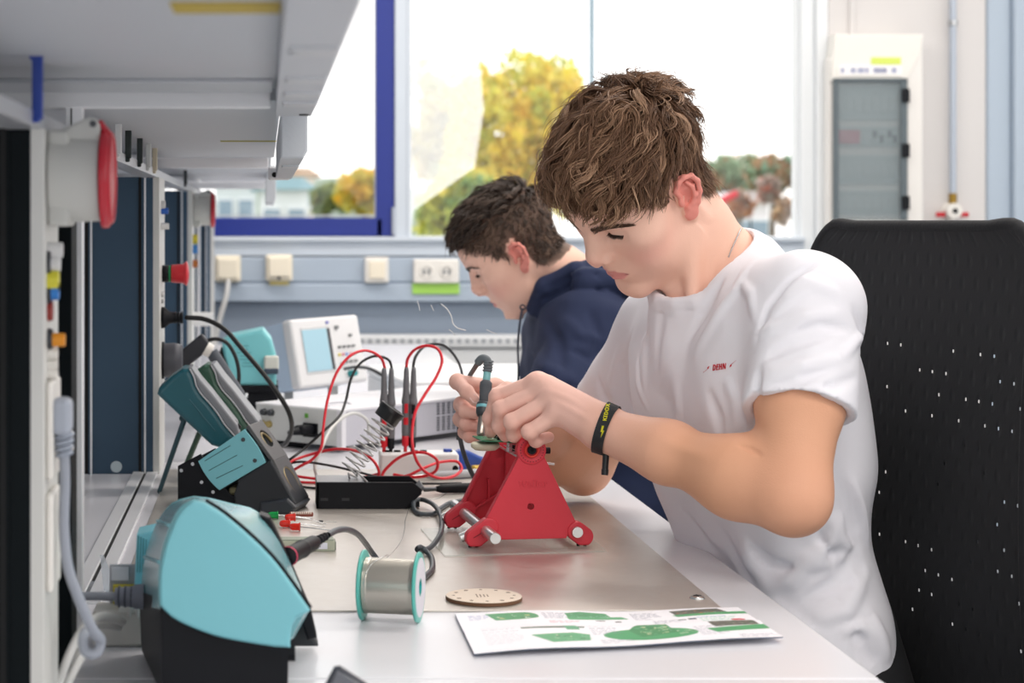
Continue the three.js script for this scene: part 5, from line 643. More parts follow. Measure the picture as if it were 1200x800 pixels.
function meshField(f, lo, hi, cell, shift = 0) {
  const nx = Math.ceil((hi[0] - lo[0]) / cell) + 1, ny = Math.ceil((hi[1] - lo[1]) / cell) + 1, nz = Math.ceil((hi[2] - lo[2]) / cell) + 1, B = 8;
  const val = new Float32Array(nx * ny * nz).fill(1), id = (i, j, k) => (k * ny + j) * nx + i, reach = B * cell * 0.87 * 1.7 + cell;
  const on = [];
  for (let bk = 0; bk < nz; bk += B) for (let bj = 0; bj < ny; bj += B) for (let bi = 0; bi < nx; bi += B) {
    const c = f(lo[0] + (bi + B / 2) * cell, lo[1] + (bj + B / 2) * cell, lo[2] + (bk + B / 2) * cell) - shift, full = Math.abs(c) < reach;
    if (full) on.push([bi, bj, bk]);
    for (let k = bk; k < Math.min(bk + B, nz); k++) for (let j = bj; j < Math.min(bj + B, ny); j++) for (let i = bi; i < Math.min(bi + B, nx); i++) val[id(i, j, k)] = full ? f(lo[0] + i * cell, lo[1] + j * cell, lo[2] + k * cell) - shift : c;
  }
  const vid = new Int32Array(nx * ny * nz).fill(-1), pos = [], idx = [];
  const E = [[0, 1], [0, 2], [0, 4], [1, 3], [1, 5], [2, 3], [2, 6], [3, 7], [4, 5], [4, 6], [5, 7], [6, 7]];
  const each = (fn) => { for (const [bi, bj, bk] of on) for (let k = bk; k < Math.min(bk + B, nz - 1); k++) for (let j = bj; j < Math.min(bj + B, ny - 1); j++) for (let i = bi; i < Math.min(bi + B, nx - 1); i++) fn(i, j, k); };
  const cv = new Float32Array(8);
  each((i, j, k) => {
    let m = 0; for (let q = 0; q < 8; q++) { cv[q] = val[id(i + (q & 1), j + ((q >> 1) & 1), k + (q >> 2))]; if (cv[q] < 0) m |= 1 << q; }
    if (m === 0 || m === 255) return;
    let x = 0, y = 0, z = 0, n = 0;
    for (const [a, b] of E) if ((cv[a] < 0) !== (cv[b] < 0)) { const t = cv[a] / (cv[a] - cv[b]); x += (a & 1) + t * ((b & 1) - (a & 1)); y += ((a >> 1) & 1) + t * (((b >> 1) & 1) - ((a >> 1) & 1)); z += (a >> 2) + t * ((b >> 2) - (a >> 2)); n++; }
    vid[id(i, j, k)] = pos.length / 3; pos.push(lo[0] + (i + x / n) * cell, lo[1] + (j + y / n) * cell, lo[2] + (k + z / n) * cell);
  });
  const quad = (a, b, c, d, flip) => { if (a < 0 || b < 0 || c < 0 || d < 0) return; if (flip) idx.push(a, c, b, a, d, c); else idx.push(a, b, c, a, c, d); };
  each((i, j, k) => {
    const v = val[id(i, j, k)] < 0;
    if (j > 0 && k > 0 && i < nx - 1 && v !== val[id(i + 1, j, k)] < 0) quad(vid[id(i, j - 1, k - 1)], vid[id(i, j, k - 1)], vid[id(i, j, k)], vid[id(i, j - 1, k)], !v);
    if (i > 0 && k > 0 && j < ny - 1 && v !== val[id(i, j + 1, k)] < 0) quad(vid[id(i - 1, j, k - 1)], vid[id(i - 1, j, k)], vid[id(i, j, k)], vid[id(i, j, k - 1)], !v);
    if (i > 0 && j > 0 && k < nz - 1 && v !== val[id(i, j, k + 1)] < 0) quad(vid[id(i - 1, j - 1, k)], vid[id(i, j - 1, k)], vid[id(i, j, k)], vid[id(i - 1, j, k)], !v);
  });
  const P = new Float32Array(pos), N = new Float32Array(pos.length), h = cell * 0.5;
  for (let i = 0; i < P.length; i += 3) {
    let x = P[i], y = P[i + 1], z = P[i + 2], gx, gy, gz, l;
    for (let it = 0; it < 2; it++) {
      gx = f(x + h, y, z) - f(x - h, y, z); gy = f(x, y + h, z) - f(x, y - h, z); gz = f(x, y, z + h) - f(x, y, z - h); l = Math.hypot(gx, gy, gz) || 1;
      if (it === 0) { const s = Math.max(-cell * 0.5, Math.min(cell * 0.5, (f(x, y, z) - shift) / Math.max(l / (2 * h), 0.3))) / l; x -= gx * s; y -= gy * s; z -= gz * s; }
    }
    P[i] = x; P[i + 1] = y; P[i + 2] = z; N[i] = gx / l; N[i + 1] = gy / l; N[i + 2] = gz / l;
  }
  const g = new THREE.BufferGeometry(); g.setAttribute('position', new THREE.BufferAttribute(P, 3)); g.setAttribute('normal', new THREE.BufferAttribute(N, 3)); g.setIndex(idx); return g;
}
function paint(g, fn) { const p = g.attributes.position, c = new Float32Array(p.count * 3), o = [1, 1, 1]; for (let i = 0; i < p.count; i++) { fn(p.getX(i), p.getY(i), p.getZ(i), o); c.set(o, i * 3); } g.setAttribute('color', new THREE.BufferAttribute(c, 3)); return g; }
function weld(list) { const g = mergeGeometries(list); g.setAttribute('uv', new THREE.BufferAttribute(new Float32Array(g.attributes.position.count * 2), 2)); const p = g.attributes.position, uv = g.attributes.uv; for (let i = 0; i < p.count; i++) uv.setXY(i, p.getX(i) + p.getZ(i) * 0.7, p.getY(i) + p.getZ(i) * 0.3); return g; }
function raw(name, g, mat, parent) { const m = new THREE.Mesh(g, mat); m.name = name; parent.add(m); return m; }
const srgb = (h) => { const c = new THREE.Color(h); return [c.r, c.g, c.b]; };
const lerp3 = (o, c, t) => { o[0] += (c[0] - o[0]) * t; o[1] += (c[1] - o[1]) * t; o[2] += (c[2] - o[2]) * t; };
const sstep = (a, b, x) => { const t = Math.max(0, Math.min(1, (x - a) / (b - a))); return t * t * (3 - 2 * t); };

// the head in its own frame: origin between the ear canals, x to the subject's left, y up, z forward
const EAR_O = [0.073, -0.002, -0.001], EAR_B = [0.36, -0.16, -0.92], EAR_U = [0.1, 0.955, -0.28];
{ const n = (a) => { const l = Math.hypot(...a); for (let i = 0; i < 3; i++) a[i] /= l; }; n(EAR_B); const d = EAR_U[0] * EAR_B[0] + EAR_U[1] * EAR_B[1] + EAR_U[2] * EAR_B[2]; for (let i = 0; i < 3; i++) EAR_U[i] -= d * EAR_B[i]; n(EAR_U); }
const EAR_N = [EAR_B[1] * EAR_U[2] - EAR_B[2] * EAR_U[1], EAR_B[2] * EAR_U[0] - EAR_B[0] * EAR_U[2], EAR_B[0] * EAR_U[1] - EAR_B[1] * EAR_U[0]].map((v) => -v);
if (EAR_N[0] < 0) for (let i = 0; i < 3; i++) EAR_N[i] *= -1;
const HELIX = [[0.004, 0.003, 0.001], [0.017, -0.001, 0.003], [0.028, 0.005, 0.004], [0.0315, 0.015, 0.004], [0.028, 0.025, 0.0035], [0.016, 0.0305, 0.0035], [0.001, 0.029, 0.0035], [-0.012, 0.022, 0.003], [-0.02, 0.014, 0.002]];
const ANTI = [[0.022, 0.016, 0.002], [0.012, 0.0215, 0.0035], [0.0, 0.021, 0.004], [-0.01, 0.0145, 0.003], [-0.013, 0.008, 0.0025]];
function earField(ax, y, z) {
  const qx = ax - EAR_O[0], qy = y - EAR_O[1], qz = z - EAR_O[2];
  const u = qx * EAR_U[0] + qy * EAR_U[1] + qz * EAR_U[2], v = qx * EAR_B[0] + qy * EAR_B[1] + qz * EAR_B[2], w = qx * EAR_N[0] + qy * EAR_N[1] + qz * EAR_N[2];
  let d = ell(u, v, w, 0.006, 0.013, -0.0025, 0.027, 0.0165, 0.0036);
  d = smax(d, -ell(u, v, w, 0.0, 0.0095, 0.005, 0.0125, 0.0088, 0.0075), 0.004);
  d = smax(d, -ell(u, v, w, 0.02, 0.012, 0.004, 0.006, 0.007, 0.004), 0.004);
  for (let i = 0; i < HELIX.length - 1; i++) d = smin(d, cap(u, v, w, ...HELIX[i], ...HELIX[i + 1], 0.0032 + 0.0003 * (i < 4), 0.0032), 0.0028);
  for (let i = 0; i < ANTI.length - 1; i++) d = smin(d, cap(u, v, w, ...ANTI[i], ...ANTI[i + 1], 0.0026, 0.0028), 0.003);
  d = smin(d, ell(u, v, w, -0.0225, 0.0085, 0.001, 0.0085, 0.0085, 0.0038), 0.006);
  d = smin(d, ell(u, v, w, -0.002, 0.0005, 0.0035, 0.006, 0.0038, 0.0035), 0.003);
  return d;
}
function headField(x, y0, z) {
  const y = y0 < 0.01 ? 0.01 + (y0 - 0.01) * 0.93 : y0, ax = Math.abs(x), far = ell(x, y, z, 0, 0.01, 0.01, 0.105, 0.15, 0.135); if (far > 0.03) return far;
  let d = ell(x, y, z, 0, 0.05, -0.012, 0.0755, 0.08, 0.1);
  d = smin(d, ell(x, y, z, 0, 0.037, 0.032, 0.064, 0.058, 0.059), 0.03);
  d = smin(d, ell(x, y, z, 0, -0.02, 0.034, 0.058, 0.062, 0.052), 0.03);
  d = smin(d, cap(ax, y, z, 0.052, -0.025, -0.004, 0.0475, -0.066, 0.016, 0.015, 0.0135), 0.02);
  d = smin(d, cap(ax, y, z, 0.0475, -0.066, 0.016, 0.013, -0.094, 0.076, 0.0135, 0.0135), 0.02);
  d = smin(d, ell(x, y, z, 0, -0.068, 0.035, 0.042, 0.028, 0.045), 0.03);
  d = smin(d, ell(x, y, z, 0, -0.0955, 0.078, 0.019, 0.0165, 0.0165), 0.014);
  d = smin(d, ell(ax, y, z, 0.05, -0.01, 0.048, 0.018, 0.015, 0.024), 0.024);
  d = smin(d, ell(ax, y, z, 0.036, -0.042, 0.048, 0.024, 0.03, 0.03), 0.024);
  d = smin(d, cap(ax, y, z, 0.008, 0.03, 0.0835, 0.047, 0.0295, 0.0615, 0.0088, 0.008), 0.013);
  d = smax(d, -ell(ax, y, z, 0.031, 0.0105, 0.096, 0.0185, 0.0118, 0.021), 0.011);
  d = smin(d, sph(ax, y, z, 0.0315, 0.0105, 0.0685, 0.0145), 0.004);
  d = smin(d, cap(ax, y, z, 0.0205, 0.0175, 0.0785, 0.0435, 0.0165, 0.069, 0.003, 0.003), 0.004);   // fold of the upper lid
  d = smax(d, -ell(ax, y, z, 0.0315, 0.0062, 0.083, 0.0125, 0.0047, 0.0075), 0.0016);              // opening between the lids
  d = smin(d, ell(x, y, z, 0, -0.01, 0.0885, 0.0135, 0.027, 0.0165), 0.01);
  d = smin(d, cap(ax, y, z, 0, 0.021, 0.0845, 0, -0.011, 0.1045, 0.0078, 0.0088), 0.011);
  d = smin(d, sph(x, y, z, 0, -0.016, 0.1075, 0.0088), 0.009);
  d = smin(d, ell(ax, y, z, 0.0118, -0.0235, 0.097, 0.006, 0.0062, 0.0095), 0.0065);
  d = smin(d, cap(x, y, z, 0, -0.025, 0.108, 0, -0.031, 0.096, 0.0052, 0.005), 0.006);
  d = smax(d, -ell(ax, y, z, 0.0064, -0.0305, 0.1015, 0.0032, 0.0042, 0.0055), 0.003);
  d = smin(d, ell(x, y, z, 0, -0.053, 0.0745, 0.03, 0.0235, 0.022), 0.016);
  d = smin(d, cap(ax, y, z, 0, -0.0505, 0.0965, 0.012, -0.0505, 0.092, 0.0038, 0.003), 0.004);
  d = smin(d, cap(ax, y, z, 0.012, -0.0505, 0.092, 0.0235, -0.0545, 0.081, 0.003, 0.0016), 0.004);
  d = smin(d, cap(ax, y, z, 0, -0.0618, 0.0955, 0.011, -0.0608, 0.0917, 0.0045, 0.0038), 0.004);
  d = smin(d, cap(ax, y, z, 0.011, -0.0608, 0.0917, 0.022, -0.056, 0.082, 0.0038, 0.0016), 0.004);
  d = smax(d, -cap(ax, y, z, 0, -0.0567, 0.1035, 0.012, -0.0565, 0.098, 0.0014, 0.0014), 0.0028);
  d = smax(d, -cap(ax, y, z, 0.012, -0.056, 0.098, 0.0255, -0.0558, 0.0835, 0.0014, 0.0016), 0.0028);
  d = smax(d, -cap(x, y, z, 0, -0.037, 0.1015, 0, -0.045, 0.1025, 0.0018, 0.0018), 0.004);
  d = smax(d, -ell(x, y, z, 0, -0.0755, 0.1045, 0.016, 0.0045, 0.009), 0.009);
  return ax > 0.06 ? smin(d, earField(ax, y, z), 0.0045) : d;
}
const LIP = srgb(0xdd8f8b), BLUSH = srgb(0xe58f88), EARRED = srgb(0xe27c74), FACE = srgb(0xf4c6b2), TAN = srgb(0xe9b79d), LID = srgb(0xd9a598);
function headColour(x, y0, z, o) {
  const ax = Math.abs(x), y = y0 < 0.01 ? 0.01 + (y0 - 0.01) * 0.93 : y0;
  o[0] = FACE[0]; o[1] = FACE[1]; o[2] = FACE[2];
  lerp3(o, BLUSH, 0.55 * Math.exp(-(((ax - 0.046) / 0.02) ** 2 + ((y + 0.03) / 0.02) ** 2 + ((z - 0.055) / 0.03) ** 2)));
  lerp3(o, BLUSH, 0.3 * Math.exp(-((x / 0.012) ** 2 + ((y + 0.018) / 0.012) ** 2 + ((z - 0.115) / 0.014) ** 2)));
  if (z > 0.07 && ax < 0.026) { const top = -0.047 - 0.0078 * (ax / 0.024) ** 2 + (ax < 0.005 ? -0.001 : 0), bot = -0.0665 + 0.0105 * (ax / 0.024) ** 2; const m = sstep(-0.0012, 0.0012, Math.min(top - y, y - bot)); lerp3(o, LIP, 0.9 * m); }
  if (earField(ax, y, z) < 0.002 && ax > 0.074) lerp3(o, EARRED, 0.75);
}
// frame of a head from yaw (towards the camera), pitch (down), roll
function headFrame(o, yaw, pitch, roll, size = 1) {
  const r = Math.PI / 180; yaw *= r; pitch *= r; roll *= r;
  const f = V(-Math.cos(yaw) * Math.cos(pitch), -Math.sin(pitch), Math.sin(yaw) * Math.cos(pitch)), r0 = V(0, 1, 0).cross(f).normalize(), u0 = f.clone().cross(r0);
  const l = r0.multiplyScalar(Math.cos(roll)).add(u0.multiplyScalar(Math.sin(roll))), u = f.clone().cross(l).normalize();
  const m = new THREE.Matrix4().makeBasis(l, u, f).scale(V(size, size, size)).setPosition(o), inv = m.clone().invert(), e = inv.elements;
  return { m, inv, to: (x, y, z) => V(x, y, z).applyMatrix4(m), local: (x, y, z) => [e[0] * x + e[4] * y + e[8] * z + e[12], e[1] * x + e[5] * y + e[9] * z + e[13], e[2] * x + e[6] * y + e[10] * z + e[14]] };
}
// ------------------------------------------------------------------ hair: tapered curved locks grown from the scalp, in the head's frame
function lock(out, path, w0, w1, flat, c0, c1, up) {           // three-sided tapered strand along a path
  const n = path.length, t = V(), s = V(), b = V();
  const ring = [];
  for (let i = 0; i < n; i++) {
    t.subVectors(path[Math.min(n - 1, i + 1)], path[Math.max(0, i - 1)]).normalize(); s.crossVectors(t, up).normalize(); b.crossVectors(s, t).normalize();
    const f = i / (n - 1), w = w0 * (1 - f) ** 0.75 * (0.55 + 0.45 * Math.min(1, f * 5)) + w1, k = [c0[0] + (c1[0] - c0[0]) * f, c0[1] + (c1[1] - c0[1]) * f, c0[2] + (c1[2] - c0[2]) * f];
    const r = []; for (let q = 0; q < 4; q++) { const a = q * Math.PI / 2, cs = Math.cos(a) * w, sn = Math.sin(a) * w * flat; r.push([path[i].x + s.x * cs + b.x * sn, path[i].y + s.y * cs + b.y * sn, path[i].z + s.z * cs + b.z * sn, s.x * Math.cos(a) + b.x * Math.sin(a) * 1.4, s.y * Math.cos(a) + b.y * Math.sin(a) * 1.4, s.z * Math.cos(a) + b.z * Math.sin(a) * 1.4, ...k]); }
    ring.push(r);
  }
  const base = out.p.length / 3;
  for (const r of ring) for (const v of r) { const l = Math.hypot(v[3], v[4], v[5]) || 1; out.p.push(v[0], v[1], v[2]); out.n.push(v[3] / l, v[4] / l, v[5] / l); out.c.push(v[6], v[7], v[8]); }
  for (let i = 0; i < n - 1; i++) for (let q = 0; q < 4; q++) { const a = base + i * 4 + q, b2 = base + i * 4 + (q + 1) % 4; out.i.push(a, a + 4, b2, b2, a + 4, b2 + 4); }
}
function locksGeometry(out, m) { const g = new THREE.BufferGeometry(); g.setAttribute('position', new THREE.Float32BufferAttribute(out.p, 3)); g.setAttribute('normal', new THREE.Float32BufferAttribute(out.n, 3)); g.setAttribute('color', new THREE.Float32BufferAttribute(out.c, 3)); g.setIndex(out.i); g.setAttribute('uv', new THREE.Float32BufferAttribute(new Float32Array(out.p.length / 3 * 2), 2)); return g.applyMatrix4(m); }
const skull = (x, y, z) => { let d = ell(x, y, z, 0, 0.05, -0.012, 0.0755, 0.08, 0.1); d = smin(d, ell(x, y, z, 0, 0.037, 0.032, 0.064, 0.058, 0.059), 0.03); d = smin(d, ell(x, y, z, 0, -0.03, 0.0, 0.06, 0.06, 0.062), 0.03); return smin(d, cap(x, y, z, 0, -0.01, -0.03, 0, -0.1, -0.042, 0.0575, 0.056), 0.02); };
// opts: n, style(p, R) -> { len, lift, width, curl, flow: Vector3, gravity }, tones, down (gravity in the head's frame)
function growHair(o) {                                          // guide locks first, then strands that lean in to the tip of their guide
  const R = rng(o.seed), out = { p: [], n: [], c: [], i: [] }, tones = o.tones.map(srgb), N = V();
  const root = () => { for (let g = 0; g < 60; g++) { const u = R() * 2 - 1, a = R() * 6.2832, s = Math.sqrt(1 - u * u), P = V(s * Math.cos(a) * 0.08, 0.05 + u * 0.1, -0.012 + s * Math.sin(a) * 0.103); for (let k = 0; k < 3; k++) { const d = skull(P.x, P.y, P.z); P.addScaledVector(gradOf3(skull, P), -d); } const above = P.y - hairline(P.x, P.z) + (R() - 0.5) * 0.006; if (above < 0 || earField(Math.abs(P.x), P.y, P.z) < 0.006) continue; return [P, above]; } return null; };
  const grow = (P, above, st) => {
    const n0 = gradOf3(skull, P).clone(), D = st.flow.clone().addScaledVector(n0, st.rise).normalize(), step = st.len / st.segs, path = [P.clone().addScaledVector(n0, -0.002)], q = P.clone(), ph = st.phase, side = V().crossVectors(n0, st.flow).normalize();
    for (let i = 1; i <= st.segs; i++) {
      const t = i / st.segs; q.addScaledVector(D, step);
      const d = skull(q.x, q.y, q.z), n = gradOf3(skull, q), want = st.lift * Math.sin(Math.min(1, t * 1.6) * 1.57) * (t > 0.6 ? 1 - (t - 0.6) * st.fall : 1);
      if (d < want) q.addScaledVector(n, (want - d) * 0.6); else if (d > want * 1.2) q.addScaledVector(n, (want - d) * 0.25);
      path.push(q.clone());
      const tang = st.flow.clone().addScaledVector(n, -st.flow.dot(n)).normalize();
      D.lerp(tang, 0.3).addScaledVector(o.down, st.gravity * t).addScaledVector(side, st.curl * Math.sin(ph + t * st.wave)).addScaledVector(n, st.curl * 0.5 * Math.cos(ph * 1.7 + t * 5)).normalize();
    }
    return path;
  };
  const guides = []; for (let i = 0; i < o.guides; i++) { const r = root(); if (r) { const st = o.style(r[0], R, r[1]); guides.push({ P: r[0], st, path: grow(r[0], r[1], st), tone: Math.floor(R() * R() * tones.length * 1.3) }); } }
  for (let i = 0; i < o.n; i++) {
    const r = root(); if (!r) continue; const [P, above] = r; let best = null, bd = 1e9; for (const g of guides) { const d = g.P.distanceToSquared(P); if (d < bd) { bd = d; best = g; } }
    const st = best.st, off = P.clone().sub(best.P), loose = R() < o.loose, pull = loose ? 0.1 : 0.8, jit = V((R() - 0.5), (R() - 0.5), (R() - 0.5)).multiplyScalar(loose ? 0.02 : 0.006), cut = 0.72 + R() * 0.34, L = best.path.length - 1, path = [];
    for (let k = 0; k <= L; k++) { const t = k / L, u = t * cut * L, j = Math.min(L - 1, Math.floor(u)), p = best.path[j].clone().lerp(best.path[j + 1], u - j); p.addScaledVector(off, 1 - pull * t).addScaledVector(jit, t); const d = skull(p.x, p.y, p.z); if (k > 0 && d < 0.0015) { N.copy(gradOf3(skull, p)); p.addScaledVector(N, 0.0015 - d); } path.push(p); }
    const ti = Math.max(0, Math.min(tones.length - 1, best.tone + Math.floor(R() * 2.2 - 0.8))), c0 = tones[Math.max(0, ti - 1)], c1 = tones[Math.min(tones.length - 1, ti + 1)], k = (0.85 + R() * 0.3) * (st.tint || 1);
    lock(out, path, st.width * (0.7 + R() * 0.6), 0.00018, 0.5, c0.map((v) => v * k), c1.map((v) => v * k), gradOf3(skull, P));
  }
  return locksGeometry(out, o.m);
}
const gradOf3 = (f, p) => { const h = 0.002; return V(f(p.x + h, p.y, p.z) - f(p.x - h, p.y, p.z), f(p.x, p.y + h, p.z) - f(p.x, p.y - h, p.z), f(p.x, p.y, p.z + h) - f(p.x, p.y, p.z - h)).normalize(); };
// brows and lashes
function browHair(m, seed, tone, thick, n = 130) {
  const R = rng(seed), out = { p: [], n: [], c: [], i: [] }, c = srgb(tone);
  for (const s of [1, -1]) for (let i = 0; i < n; i++) {
    const t = R(), ax = 0.011 + t * 0.046, y = 0.0225 + 0.0085 * Math.sin(Math.min(1, t * 1.35) * 1.9) - (t > 0.7 ? (t - 0.7) * 0.02 : 0) + (R() - 0.5) * thick * (1 - t * 0.55); let p = V(s * ax, y, 0.11);
    for (let k = 0; k < 60; k++) { const d = headField(p.x, p.y, p.z); if (d < 0.0004) break; p.z -= d * 0.7; }
    const nn = gradOf3(headField, p), dir = V(s * (0.5 + t * 0.5), 0.75 - t * 0.95, -t * 0.6).normalize(), path = [p.clone().addScaledVector(nn, -0.0006)]; const q = p.clone();
    for (let k = 0; k < 3; k++) { q.addScaledVector(dir, 0.0028 + R() * 0.0008).addScaledVector(nn, 0.0004 - 0.0002 * k); const d = headField(q.x, q.y, q.z); if (d < 0.0005) q.addScaledVector(nn, 0.0005 - d); path.push(q.clone()); }
    lock(out, path, 0.00055, 0.0001, 0.6, c, c, nn);
  }
  return locksGeometry(out, m);
}
function lashes(m, seed, tone) {
  const R = rng(seed), out = { p: [], n: [], c: [], i: [] }, c = srgb(tone);
  for (const s of [1, -1]) for (let i = 0; i < 44; i++) {
    const t = i / 43, x = 0.0195 + t * 0.0245, y = 0.0085 + 0.003 * Math.sin(Math.PI * Math.min(1, t * 1.05)), p = V(s * x, y, 0.1); for (let k = 0; k < 60; k++) { const d = headField(p.x, p.y, p.z); if (d < 0.0003) break; p.z -= d * 0.6; }
    const f = 0.8 + R() * 0.4, path = [p.clone(), p.clone().add(V(s * 0.0008 * (t - 0.2) * f, -0.0012 * f, 0.0026 * f)), p.clone().add(V(s * 0.003 * (t - 0.2) * f, -0.0012 * f, 0.0052 * f))];
    lock(out, path, 0.0005, 0.0001, 1, c, c, V(0, 1, 0));
  }
  return locksGeometry(out, m);
}
function eyes(root, H, shiftM, look) {
  for (const s of [1, -1]) {
    const c = V(s * 0.0315, 0.0105, 0.0688), e = raw('eye', new THREE.SphereGeometry(0.0121, 24, 16).translate(c.x, c.y, c.z).applyMatrix4(shiftM), phys(0xe9e1dc, 0.15), root);
    const d = V(0, -0.42, 1).normalize(), g = new THREE.SphereGeometry(0.0066, 20, 10, 0, 6.2832, 0, 1.3); g.scale(1, 0.45, 1); g.applyQuaternion(new THREE.Quaternion().setFromUnitVectors(V(0, 1, 0), d)); g.translate(c.x + d.x * 0.0098, c.y + d.y * 0.0098, c.z + d.z * 0.0098);
    raw('iris', g.applyMatrix4(shiftM), phys(look, 0.1), e);
  }
}
// ------------------------------------------------------------------ the boy in the white t-shirt
function march(f, px, py, d0 = 1.6, d1 = 4.5) { for (let d = d0, i = 0; i < 400 && d < d1; i++) { const p = at(px, py, d), s = f(p.x, p.y, p.z); if (s < 0.0004) return p; d += Math.max(0.0006, s * 0.7); } return null; }
const gradOf = (f, p, h = 0.002) => V(f(p.x + h, p.y, p.z) - f(p.x - h, p.y, p.z), f(p.x, p.y + h, p.z) - f(p.x, p.y - h, p.z), f(p.x, p.y, p.z + h) - f(p.x, p.y, p.z - h)).normalize();
// a hand: palm from the wrist to the knuckles, five finger chains of four joints each (px, py, depth, radius)
function handParts(wrist, wr, chains, thumb) {
  const J = chains.map((c) => c.map(([x, y, d, r]) => ({ p: at(x, y, d), r }))), T = thumb.map(([x, y, d, r]) => ({ p: at(x, y, d), r })), w = wrist;
  const base = J.map((c) => V(0, 0, 0).lerpVectors(w, c[0].p, 0.12)), thenar = V(0, 0, 0).lerpVectors(w, T[0].p, 0.5), mid = J[1][1].p;
  const f = (x, y, z) => {
    const far = Math.hypot(x - mid.x, y - mid.y, z - mid.z) - 0.19; if (far > 0.03) return far;
    let palm = 1e3;
    for (let i = 0; i < 4; i++) { const a = base[i]; palm = smin(palm, capV(x, y, z, a, J[i][0].p, wr * 0.78, J[i][0].r * 1.12), 0.016); }
    for (let i = 0; i < 3; i++) palm = smin(palm, capV(x, y, z, J[i][0].p, J[i + 1][0].p, J[i][0].r * 0.95, J[i + 1][0].r * 0.95), 0.008);
    palm = smin(palm, capV(x, y, z, thenar, T[0].p, wr * 0.7, T[0].r), 0.014);
    let fingers = 1e3;
    for (const c of [...J, T]) { let d = 1e3; for (let i = 0; i < c.length - 1; i++) d = smin(d, capV(x, y, z, c[i].p, c[i + 1].p, c[i].r, c[i + 1].r), 0.004);
      for (let i = 1; i < c.length - 1; i++) d = smin(d, sph(x, y, z, c[i].p.x, c[i].p.y, c[i].p.z, c[i].r * 1.035), 0.004); fingers = smin(fingers, d, 0.0022); }
    return smin(palm, fingers, 0.0075);
  };
  return { f, J, T };
}
const P1 = {};
P1.SL = at(946, 360, 2.35); P1.EL = at(929, 583, 2.245); P1.WL = at(712, 504, 2.44);
P1.SR = at(778, 390, 2.74); P1.ER = at(683, 545, 2.93); P1.WR = at(604, 484, 2.77);
P1.lat = P1.SL.clone().sub(P1.SR).normalize(); P1.fwd = V(0, 1, 0).cross(P1.lat).normalize().multiplyScalar(-1); if (P1.fwd.x > 0) P1.fwd.multiplyScalar(-1);
P1.head = headFrame(V(0.4665, 1.211, -2.4754), 24, 46.5, -17, 0.965);
const handL = handParts(P1.WL, 0.027, [
  [[630, 449, 2.52, 0.0125], [583, 465, 2.545, 0.0102], [574, 490, 2.556, 0.0088], [575, 507, 2.565, 0.0074]],
  [[641, 456, 2.505, 0.0125], [587, 479, 2.525, 0.0104], [585, 499, 2.536, 0.009], [592, 511, 2.545, 0.0076]],
  [[650, 467, 2.49, 0.0122], [600, 494, 2.502, 0.01], [602, 509, 2.517, 0.0088], [612, 514, 2.53, 0.0076]],
  [[655, 484, 2.475, 0.0115], [620, 506, 2.483, 0.009], [628, 516, 2.498, 0.008], [643, 512, 2.51, 0.007]]],
[[690, 484, 2.5, 0.016], [650, 480, 2.565, 0.0125], [612, 492, 2.59, 0.0105], [592, 503, 2.592, 0.009]]);
const handR = handParts(P1.WR, 0.026, [
  [[580, 455, 2.75, 0.0122], [536, 447, 2.71, 0.0102], [547, 459, 2.682, 0.009], [557, 469, 2.672, 0.0078]],
  [[586, 464, 2.755, 0.0122], [541, 474, 2.715, 0.0104], [545, 481, 2.69, 0.0092], [560, 485, 2.68, 0.008]],
  [[590, 478, 2.76, 0.012], [540, 491, 2.72, 0.01], [546, 496, 2.695, 0.009], [562, 499, 2.69, 0.008]],
  [[592, 492, 2.76, 0.011], [545, 506, 2.725, 0.009], [550, 511, 2.7, 0.008], [563, 510, 2.695, 0.007]]],
[[616, 482, 2.73, 0.0155], [606, 465, 2.705, 0.0125], [594, 457, 2.69, 0.0108], [575, 464, 2.668, 0.0085]]);
function armField(S, E, W, hand, side) {
  const mid = V(0, 0, 0).lerpVectors(E, W, 0.28), low = V(0, 0, 0).lerpVectors(E, W, 0.66), um = V(0, 0, 0).lerpVectors(S, E, 0.5), ax = W.clone().sub(E).normalize();
  const n = V(0, 1, 0).cross(ax).normalize(), flat = n.multiplyScalar(0.009), la = low.clone().add(flat), wa = W.clone().add(flat), ls = low.clone().sub(flat), ws = W.clone().sub(flat);
  return (x, y, z) => {
    let d = capV(x, y, z, S, um, 0.054, 0.049);
    d = smin(d, capV(x, y, z, um, E, 0.049, 0.0375), 0.02);
    d = smin(d, capV(x, y, z, E, mid, 0.0385, 0.043), 0.03);
    d = smin(d, capV(x, y, z, mid, low, 0.0435, 0.0325), 0.03);
    d = smin(d, capV(x, y, z, la, wa, 0.0335, 0.0225), 0.02);
    d = smin(d, capV(x, y, z, ls, ws, 0.0335, 0.0225), 0.02);
    return smin(d, hand.f(x, y, z), 0.014);
  };
}
const pre = (fn) => fn;                                             // fields keep their own constants
P1.armL = armField(P1.SL, P1.EL, P1.WL, handL, 1); P1.armR = armField(P1.SR, P1.ER, P1.WR, handR, -1);
{ const L = []; fold([[866, 521], [878, 525], [892, 534]], -0.0035, 0.0045, P1.armL, L); fold([[740, 505], [790, 522], [840, 540]], 0.0012, 0.012, P1.armL, L); fold([[640, 456], [665, 466], [690, 480]], 0.0011, 0.006, P1.armL, L); fold([[650, 470], [672, 481], [694, 494]], 0.001, 0.006, P1.armL, L); const A = P1.armL; P1.armL = (x, y, z) => A(x, y, z) - creases(L, x, y, z); }
P1.neckTop = P1.head.to(0, -0.02, -0.028); P1.neckMid = P1.head.to(0, -0.075, -0.03).lerp(V(0.57, 1.12, -2.515), 0.45); P1.neckBase = V(0.592, 1.075, -2.525);
P1.pit = V(0.532, 1.062, -2.478);
